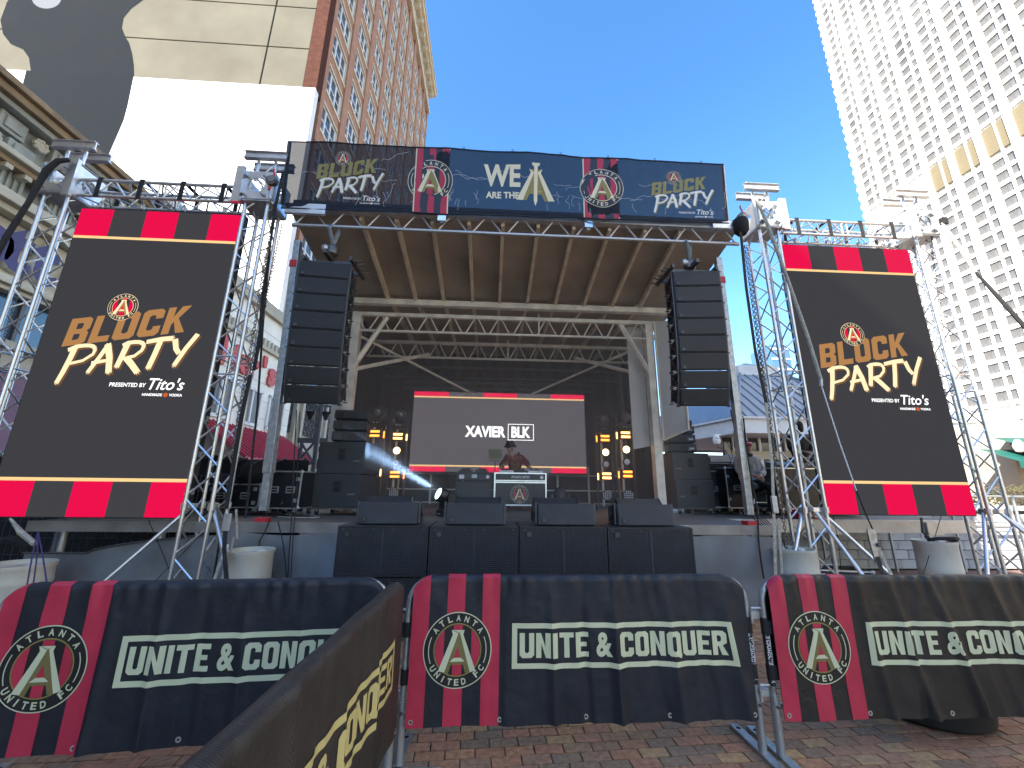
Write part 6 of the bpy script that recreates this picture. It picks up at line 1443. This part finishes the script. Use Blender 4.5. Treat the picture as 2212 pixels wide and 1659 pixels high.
# security firm lettering on the facing end tubes
for tb, pe, lab in ((mb1, Vector((1.88,3.13,0)), 0), (mb2, Vector((1.985,3.10,0)), 1)):
    MB('black_paint').lathe(pe+Vector((0,0,.62)), [(.0235,-.20),(.0235,.22)], 12).build('sticker', tb, True)
    V, F = text2d('WWW.BIGBOYSECURITY.COM', .03); V = fit(V, .44, .82, -.017, .017)
    if lab: V = [(1.26-x, -y) for x, y in V]
    MB('felt_white').add([pe+Vector((.0245*sin(v[1]/.0245), -.0245*cos(v[1]/.0245), v[0])) if lab else pe+Vector((-.0245*sin(v[1]/.0245), -.0245*cos(v[1]/.0245), v[0])) for v in V], F).build('tube_lettering', tb)

# ================================================================== GROUND AND RIGGING BITS
dr = thing('round_tub', 'black round tub on the bricks behind the right barrier', 'tub', (3.60, 3.66, 0), world=True)
MB('rubber').lathe((3.60,3.66,0), [(.36,0),(.405,.03),(.42,.16),(.415,.42),(.43,.46),(.40,.47),(.38,.42)], 36).build('shell', dr, True); MB('rubber').lathe((3.60,3.66,.2), [(.424,-.012),(.432,0),(.424,.012)], 36).build('rim_band', dr, True)
def barrel(label, x, y, r=.29, h=.88, lid=True, mat='barrel'):
    t = thing('water_barrel', label, 'barrel', (x, y, 0), group='ballast barrels')
    MB(mat).lathe((0,0,0), [(r*.92,0),(r*.97,.02),(r,.10),(r,.26),(r*1.02,.29),(r*1.02,.32),(r,.35),(r,.56),(r*1.02,.59),(r*1.02,.62),(r,.65),(r*.99,h-.06),(r*1.025,h-.04),(r*1.025,h),(r*.95,h),(r*.93,h-.05),(r*.2,h-.05)], 28).build('shell', t, True)
    MB('white_plastic').lathe((r*.5,0,h-.04), [(.05,0),(.05,.03),(.03,.035)], 12).build('bung', t, True)
    return t
barrel('white ballast barrel at the left edge', -5.45, 5.35, .33, .80)
barrel('cream ballast barrel lashed beside the left truss, before the skirt', -2.98, 5.62, .265, .92)
barrel('white ballast barrel beside the truss right of the stage', 4.42, 6.05, .30, .90)
barrel('white ballast barrel with black strap under the right LED wall', 6.76, 6.15, .25, 1.0)
def ribbon(name, pts, width, mat, parent, side=Vector((1,0,0)), th=.004):
    P = [Vector(p) for p in pts]; V, F = [], []
    for i, p in enumerate(P):
        w_ = width[i] if isinstance(width, (list, tuple)) else width; n_ = Vector((0,1,0))
        V += [p-side*w_/2, p+side*w_/2, p+side*w_/2+n_*th, p-side*w_/2+n_*th]
    for i in range(len(P)-1):
        a, b = 4*i, 4*(i+1)
        for k in range(4): F.append((a+k, a+(k+1) % 4, b+(k+1) % 4, b+k))
    return MB(mat).add(V, F+[(0,1,2,3)]).build(name, parent)
def chain(label, p, q, grp='hanging chains', step=.05, r=.0065, mat='chain_steel'):
    p, q = Vector(p), Vector(q); t = thing('chain', label, 'chain', q, group=grp, world=True); d = q-p; n = int(d.length/step); R = d.to_track_quat('Z', 'Y').to_matrix(); mb = MB(mat)
    for i in range(n):
        c = p+d*((i+.5)/n); s = step*.62; a_ = .018
        base = [(a_*cos(k), 0, s*sin(k)) if i % 2 else (0, a_*cos(k), s*sin(k)) for k in [2*pi*j/8 for j in range(8)]]
        mb.path([c+R@Vector(b) for b in base], r, 4, True)
    tag(mb.build('links', t), kind='stuff'); return t
chain('chain hanging at the far left beside the truss tower', at(92, 445, Y=6.3), at(-40, 900, Y=6.3))
chain('left of two chains hanging beside the stage corner post', at(600, 420, Y=5.75), at(558, 640, Y=5.75)); chain('long chain hanging in front of the left truss tower', at(583, 520, Y=5.6), at(500, 985, Y=5.6)); chain('chain hanging close to the left corner post', at(610, 480, Y=5.7), at(505, 985, Y=5.7))
chain('left blue-grey chain hanging beside the right truss tower', at(1608, 530, Y=5.95), at(1672, 1000, Y=6.05)); chain('right chain hanging beside the right truss tower', at(1614, 530, Y=5.95), at(1708, 1240, Y=6.0)); chain('chain on the outer side of the rightmost truss tower', at(2010, 520, Y=6.7), at(2050, 800, Y=6.7))
# chain hoists at the tower heads
for lab, px, py, Yd in (('manual chain block hanging at the tower head left of the stage', 588, 392, 5.75), ('canvas bag and chain block hanging at the tower head right of the stage', 1603, 470, 5.95)):
    p = at(px, py, Y=Yd); t = thing('chain_block', lab, 'hoist', p, group='chain blocks at the tower heads', world=True)
    MB('chain_steel').lathe(p, [(.03,-.06),(.085,-.045),(.09,.03),(.04,.06)], 14, 'Y').build('body', t, True); MB('badge').lathe(p+Vector((.02,-.065,0)), [(.055,-.004),(.05,.004)], 14, 'Y').build('cover_plate', t); MB('red_paint').path([p+Vector((0,0,.08)), p+Vector((.02,0,.14)), p+Vector((-.01,0,.20)), p+Vector((.0,0,.24))], .014, 6).build('hook', t)
    if px > 1000:
        MB('black_cloth').lathe(p+Vector((-.06,-.02,-.34)), [(.07,-.02),(.12,.05),(.13,.20),(.11,.28)], 14).build('chain_bag', t, True)
    else: MB('red_paint').tube(p+Vector((-.03,0,-.10)), p+Vector((-.03,0,-.16)), .02, 6).build('lower_hook', t)
# straps
s1 = thing('ratchet_strap', 'black ratchet strap running down the truss left of the stage', 'strap', (-3.55, 5.6, 0), group='ratchet straps', world=True)
ribbon('webbing', [at(612,370,Y=5.62), at(596,440,Y=5.6), at(585,520,Y=5.62), at(567,640,Y=5.62), at(563,720,Y=5.62), at(548,800,Y=5.62)], [.05,.05,.035,.05,.06,.05], 'strap', s1); ribbon('webbing', [at(540,810,Y=5.6), at(522,900,Y=5.5), at(505,1000,Y=5.4), at(488,1100,Y=5.3)], .055, 'strap', s1)
ribbon('webbing', [at(592,440,Y=5.75), at(568,700,Y=5.75), at(556,880,Y=5.7), at(530,1120,Y=5.6)], .03, 'strap', s1)
s1b = MB('alu_dull').box(at(490,1128,Y=5.28), (.09,.03,.20)).build('ratchet', s1, bevel=.008); MB('chain_steel').path([at(560,640,Y=5.7)+Vector((.02*cos(a),0,.02*sin(a))) for a in [2*pi*i/10 for i in range(10)]], .007, 5, True).build('ring', s1)
ribbon('webbing', [at(487,1140,Y=5.28), at(484,1185,Y=5.2), at(490,1262,Y=5.1)], .05, 'strap', s1); ribbon('webbing', [at(488,1178,Y=5.3), at(462,1255,Y=5.2)], .035, 'strap_pale', s1); MB('strap_pale').path([at(505,1160,Y=5.6), at(497,1200,Y=5.6), at(492,1240,Y=5.6)], .014, 6).build('rope', s1); MB('strap_pale').path([at(510,1100,Y=5.6), at(512,1165,Y=5.6)], .014, 6).build('rope', s1)
MB('felt_white').box(at(486,1192,Y=5.22), (.06,.004,.16)).build('label_tag', s1)
s2 = thing('ratchet_strap', 'pale guy strap crossing the right LED wall diagonally', 'strap', at(1640, 440, Y=6.2), group='ratchet straps', world=True)
pts = [at(1632,425,Y=6.25), at(1660,490,Y=6.15), at(1700,600,Y=6.05), at(1742,720,Y=5.95), at(1773,820,Y=5.9)]; MB('strap_pale').path(pts, [.022,.03,.026,.030,.026], 8).build('sleeve', s2, True)
MB('steel_galv').path([at(1773,818,Y=5.9), at(1774,834,Y=5.9)], .024, 8).build('shackle', s2); MB('felt_white').path([at(1774,832,Y=5.9), at(1815,960,Y=5.82), at(1850,1060,Y=5.75)], .010, 6).build('cord', s2); MB('strap').path([at(1850,1060,Y=5.75), at(1868,1105,Y=5.72), at(1888,1150,Y=5.70)], .010, 6).build('cord', s2)
s3 = thing('ratchet_strap', 'silver ratchet with black webbing under the right LED wall', 'strap', at(1890, 1180, Y=5.7), group='ratchet straps', world=True)
V, F = poly2d([(-.07,.30),(-.03,.34),(.03,.32),(.07,.26),(.05,-.02),(.03,-.30),(-.03,-.30),(-.06,0)]); c_ = at(1888, 1180, Y=5.7); MB('steel_galv').add([c_+Vector((x*.9, -.012, z*.7)) for x, z in V]+[c_+Vector((x*.9, .012, z*.7)) for x, z in V], F+[tuple(i+len(V) for i in f) for f in F]).build('ratchet_handle', s3)
MB('steel_dark').lathe(c_+Vector((.05,-.02,.02)), [(.03,-.02),(.03,.02)], 12, 'Y').build('ratchet_wheel', s3); ribbon('webbing', [c_+Vector((-.02,0,.15)), c_+Vector((.02,0,-.1)), at(1908,1245,Y=5.6)], .06, 'strap', s3); ribbon('webbing', [c_+Vector((.06,0,.0)), at(1925,1240,Y=5.65)], .05, 'strap_pale', s3)
s4 = thing('ratchet_strap', 'black guy strap running from the rightmost tower to the right picture edge', 'strap', at(2040, 480, Y=6.3), group='ratchet straps', world=True)
MB('strap_pale').path([at(2035,482,Y=6.3), at(2062,520,Y=6.2), at(2095,570,Y=6.1), at(2110,590,Y=6.05)], [.02,.035,.03,.02], 8).build('sleeve', s4, True); MB('strap').path([at(2108,588,Y=6.05), at(2150,635,Y=5.95), at(2240,735,Y=5.8)], [.02,.03,.035], 8).build('webbing', s4, True); MB('strap').box(at(2038,478,Y=6.3), (.10,.08,.14)).build('wrap', s4)
s5 = thing('ratchet_strap', 'black guy strap from the left tower head to the left picture edge', 'strap', at(100, 370, Y=5.7), group='ratchet straps', world=True)
MB('strap').path([at(150,345,Y=5.65), at(125,348,Y=5.6), at(100,368,Y=5.6), at(60,440,Y=5.5), at(15,510,Y=5.4), at(-60,640,Y=5.2)], [.03,.04,.042,.032,.036,.036], 8).build('webbing', s5, True)
s6 = thing('ratchet_strap', 'pale webbing with ratchet lashing the barrel beside the right truss', 'strap', at(1660, 1000, Y=5.9), group='ratchet straps', world=True)
ribbon('webbing', [at(1655,870,Y=5.9), at(1668,1000,Y=5.85), at(1672,1110,Y=5.8), at(1676,1250,Y=5.75)], .045, 'strap_pale', s6); MB('steel_galv').box(at(1673,1090,Y=5.8), (.08,.04,.24)).build('ratchet', s6, bevel=.01); ribbon('webbing', [at(1600,500,Y=5.85), at(1612,620,Y=5.85), at(1632,760,Y=5.88), at(1655,870,Y=5.9)], .05, 'strap', s6); ribbon('webbing', [at(1682,1120,Y=5.85), at(1690,1240,Y=5.85)], .04, 'strap_pale', s6)
s7 = thing('ratchet_strap', 'black strap over the barrel under the right LED wall', 'strap', (6.76, 6.1, .9), group='ratchet straps', world=True)
MB('strap').path([(6.55,6.05,1.02),(6.62,5.95,1.05),(6.80,5.90,1.06),(6.96,5.98,1.05),(7.02,6.1,1.0),(6.85,6.02,1.03)], .025, 6).build('webbing', s7, True); ribbon('webbing', [at(1990,1118,Y=6.1), at(1993,1150,Y=6.1), (6.7,6.1,1.0)], .04, 'strap', s7)
# cables
def cable(label, pts, r=.008, mat='strap'):
    P = [Vector(p) for p in pts]; out = []
    for i in range(len(P)-1):
        for k in range(6):
            t = k/6; a, b, c, d = P[max(0,i-1)], P[i], P[i+1], P[min(len(P)-1,i+2)]
            out.append(.5*((2*b)+(c-a)*t+(2*a-5*b+4*c-d)*t*t+(3*b-a-3*c+d)*t**3))
    out.append(P[-1]); return tag(MB(mat).path(out, r, 6).build('cable', None, True), label, 'cable', 'loose cables')
cable('black cables hanging down from the left speaker array', [at(641,885,Y=6.3), at(637,960,Y=6.2), at(633,1050,Y=6.1), at(630,1120,Y=6.02), at(625,1190,Y=5.95), at(622,1250,Y=5.9)])
cable('second black cable hanging before the left ground stack', [at(648,890,Y=6.3), at(644,980,Y=6.2), at(640,1080,Y=6.1), at(634,1150,Y=6.0), at(628,1250,Y=5.9)], .006)
cable('black cables draped over the deck edge at the left post', [at(585,1118,Y=6.1), at(572,1150,Y=5.95), at(560,1180,Y=5.95), at(585,1250,Y=5.95)], .009)
cable('thin black cable draped on the left skirt', [at(600,1125,Y=6.05), at(612,1180,Y=5.96), at(620,1255,Y=5.95)], .007); cable('white cable coiled on the deck before the left flight case', [at(610,1085,Y=7.0), at(600,1105,Z=DZ+.02), at(625,1112,Z=DZ+.02), at(645,1108,Z=DZ+.02), at(690,1117,Z=DZ+.02), at(640,1118,Z=DZ+.02), at(600,1116,Z=DZ+.02)], .008, 'strap_pale')
cable('cable loop hanging from the right speaker array', [at(1578,885,Y=6.3), at(1585,920,Y=6.3), at(1592,960,Y=6.3), at(1588,968,Y=6.3), at(1586,950,Y=6.3), at(1588,910,Y=6.3), at(1597,899,Y=6.25), at(1606,901,Y=6.2)], .009)
cable('black cable running down the right corner post', [at(1606,903,Y=6.12), at(1612,960,Y=6.12), at(1622,1030,Y=6.10), at(1635,1100,Y=6.08), at(1640,1180,Y=6.0), at(1650,1250,Y=5.9)], .012)
for i in range(5): cable(['first','second','third','fourth','fifth'][i]+' black cable from the deck corner to the ground, counting from the post', [at(1625+6*i,1118,Y=6.2+.2*i), at(1650+9*i,1140+4*i,Y=6.3), at(1672+7*i,1170+8*i,Y=6.4), at(1680+6*i,1215+5*i,Y=6.5)], .008)
cable('yellow cable lying on the right side deck', [at(1480,1103,Z=DZ+.01), at(1540,1106,Z=DZ+.01), at(1600,1108,Z=DZ+.01)], .010, 'gold_louver'); cable('wires looping behind the slim speakers on the right stack', [at(1545,945,Y=8.9), at(1570,955,Y=8.95), at(1582,985,Y=9.0), at(1575,1000,Y=9.0), at(1560,1012,Y=9.0)], .006); cable('second wire looping behind the right slim speakers', [at(1548,965,Y=8.9), at(1568,975,Y=8.95), at(1578,1000,Y=9.0), at(1560,1015,Y=9.0)], .006)
cable('thin stay line on the left skirt leaning right', [at(318,1118,Y=5.9), at(345,1180,Y=5.9), at(375,1255,Y=5.85)], .005); cable('thin stay line on the left skirt leaning left', [at(462,1125,Y=5.9), at(400,1190,Y=5.9), at(330,1260,Y=5.85)], .005)
for i, (px, dx) in enumerate(((62,-8),(72,-4),(84,22))): cable(['left','middle','right'][i]+' dark cord hanging over the barrel at the left edge', [at(82,1150,Y=5.0), at(px+8,1200,Y=4.95), at(px+dx,1290,Y=4.9)], .007, 'purple')
cable('thin wire hanging under the right LED wall near its left end', [at(1800,1115,Y=6.4), at(1812,1180,Y=6.3), at(1818,1250,Y=6.2)], .005); cable('thin wire hanging under the right LED wall near its right end', [at(2034,1112,Y=6.4), at(2010,1190,Y=6.1), at(1990,1255,Y=5.8)], .005)
# wire fence behind the left LED wall
wf = thing('wire_fence', 'black wire mesh fence panel with a blue-grey post behind the left LED wall', 'fence', (-6.5, 7.2, 0), world=True)
for i in range(44): rod('wire', (-9.0+.11*i, 7.2, .05), (-9.0+.11*i, 7.2, 1.85), .005, 'steel_dark', wf, 5)
for j in range(8): rod('wire', (-9.0, 7.21, .1+.25*j), (-4.2, 7.21, .1+.25*j), .005, 'steel_dark', wf, 5)
pf = at(118, 1180, Y=7.15); rod('post', (pf.x, 7.15, 0), (pf.x, 7.15, 1.9), .035, 'strap_grey', wf); rod('post', (-8.9, 7.15, 0), (-8.9, 7.15, 1.9), .035, 'strap_grey', wf)
sc = thing('dark_screen', 'black cloth screen standing behind the wire fence on the left', 'screen', (-7, 8.6, 0), world=True); MB('black_cloth').bb(-11,-3.7,8.6,8.63,.0,2.2).build('cloth', sc); rod('pole', (-10.9,8.66,0), (-10.9,8.66,2.25), .03, 'steel_dark', sc); rod('pole', (-3.8,8.66,0), (-3.8,8.66,2.25), .03, 'steel_dark', sc)
ly = thing('clip_lamp', 'small yellowed lever clamp beside the barrel at the left edge', 'clamp', at(30, 1080, Y=5.2), world=True); MB('strap_pale').path([at(22,1120,Y=5.3), at(45,1150,Y=5.25), at(75,1175,Y=5.2)], [.012,.03,.028], 6).build('lever', ly); MB('black_cloth').path([at(-10,1180,Y=5.3), at(20,1165,Y=5.3), at(70,1180,Y=5.25)], .05, 6).build('wrap', ly)

# ================================================================== STAGE SMOKE AND LIT BEAM
sm = bpy.data.materials.new('stage_smoke'); sm.use_nodes = True; n_ = sm.node_tree.nodes; n_.remove(n_['Principled BSDF'])
vs_ = n_.new('ShaderNodeVolumePrincipled'); vs_.inputs['Color'].default_value = (.92,.93,.95,1); vs_.inputs['Density'].default_value = .05; vs_.inputs['Anisotropy'].default_value = .2
sm.node_tree.links.new(vs_.outputs[0], n_['Material Output'].inputs['Volume']); MATS['stage_smoke'] = sm
hz_ = MB('stage_smoke').bb(-3.22, 3.98, 7.0, 12.2, DZ+.02, 5.62).build('haze'); tag(hz_, 'thin theatrical smoke hanging under the stage roof', 'smoke', kind='stuff')
src = at(963, 1070, Y=7.5); pl = bpy.data.materials.new('smoke_plume'); pl.use_nodes = True; pn = pl.node_tree.nodes; pn.remove(pn['Principled BSDF']); pv_ = pn.new('ShaderNodeVolumePrincipled'); pv_.inputs['Color'].default_value = (.92,.94,.97,1); pv_.inputs['Density'].default_value = .34; pl.node_tree.links.new(pv_.outputs[0], pn['Material Output'].inputs['Volume']); MATS['smoke_plume'] = pl; dst = at(800, 975, Y=7.6)
bd = (dst-src).normalized(); ls = bpy.data.lights.new('beam_lamp', 'SPOT'); ls.energy = 650; ls.color = (.42,.66,1); ls.spot_size = radians(14); ls.spot_blend = 1.0; ls.shadow_soft_size = .05
lo = bpy.data.objects.new('beam_lamp', ls); COL.objects.link(lo); lo.location = src+bd*.28; lo.rotation_euler = (-bd).to_track_quat('Z', 'Y').to_euler()
pp0, pp1 = src+bd*.22, src+bd*1.62
tag(MB('smoke_plume').tube(pp0, pp1, .10, 20, .30).build('smoke'), 'pale smoke drifting through the blue beam left of centre', 'smoke', kind='stuff')
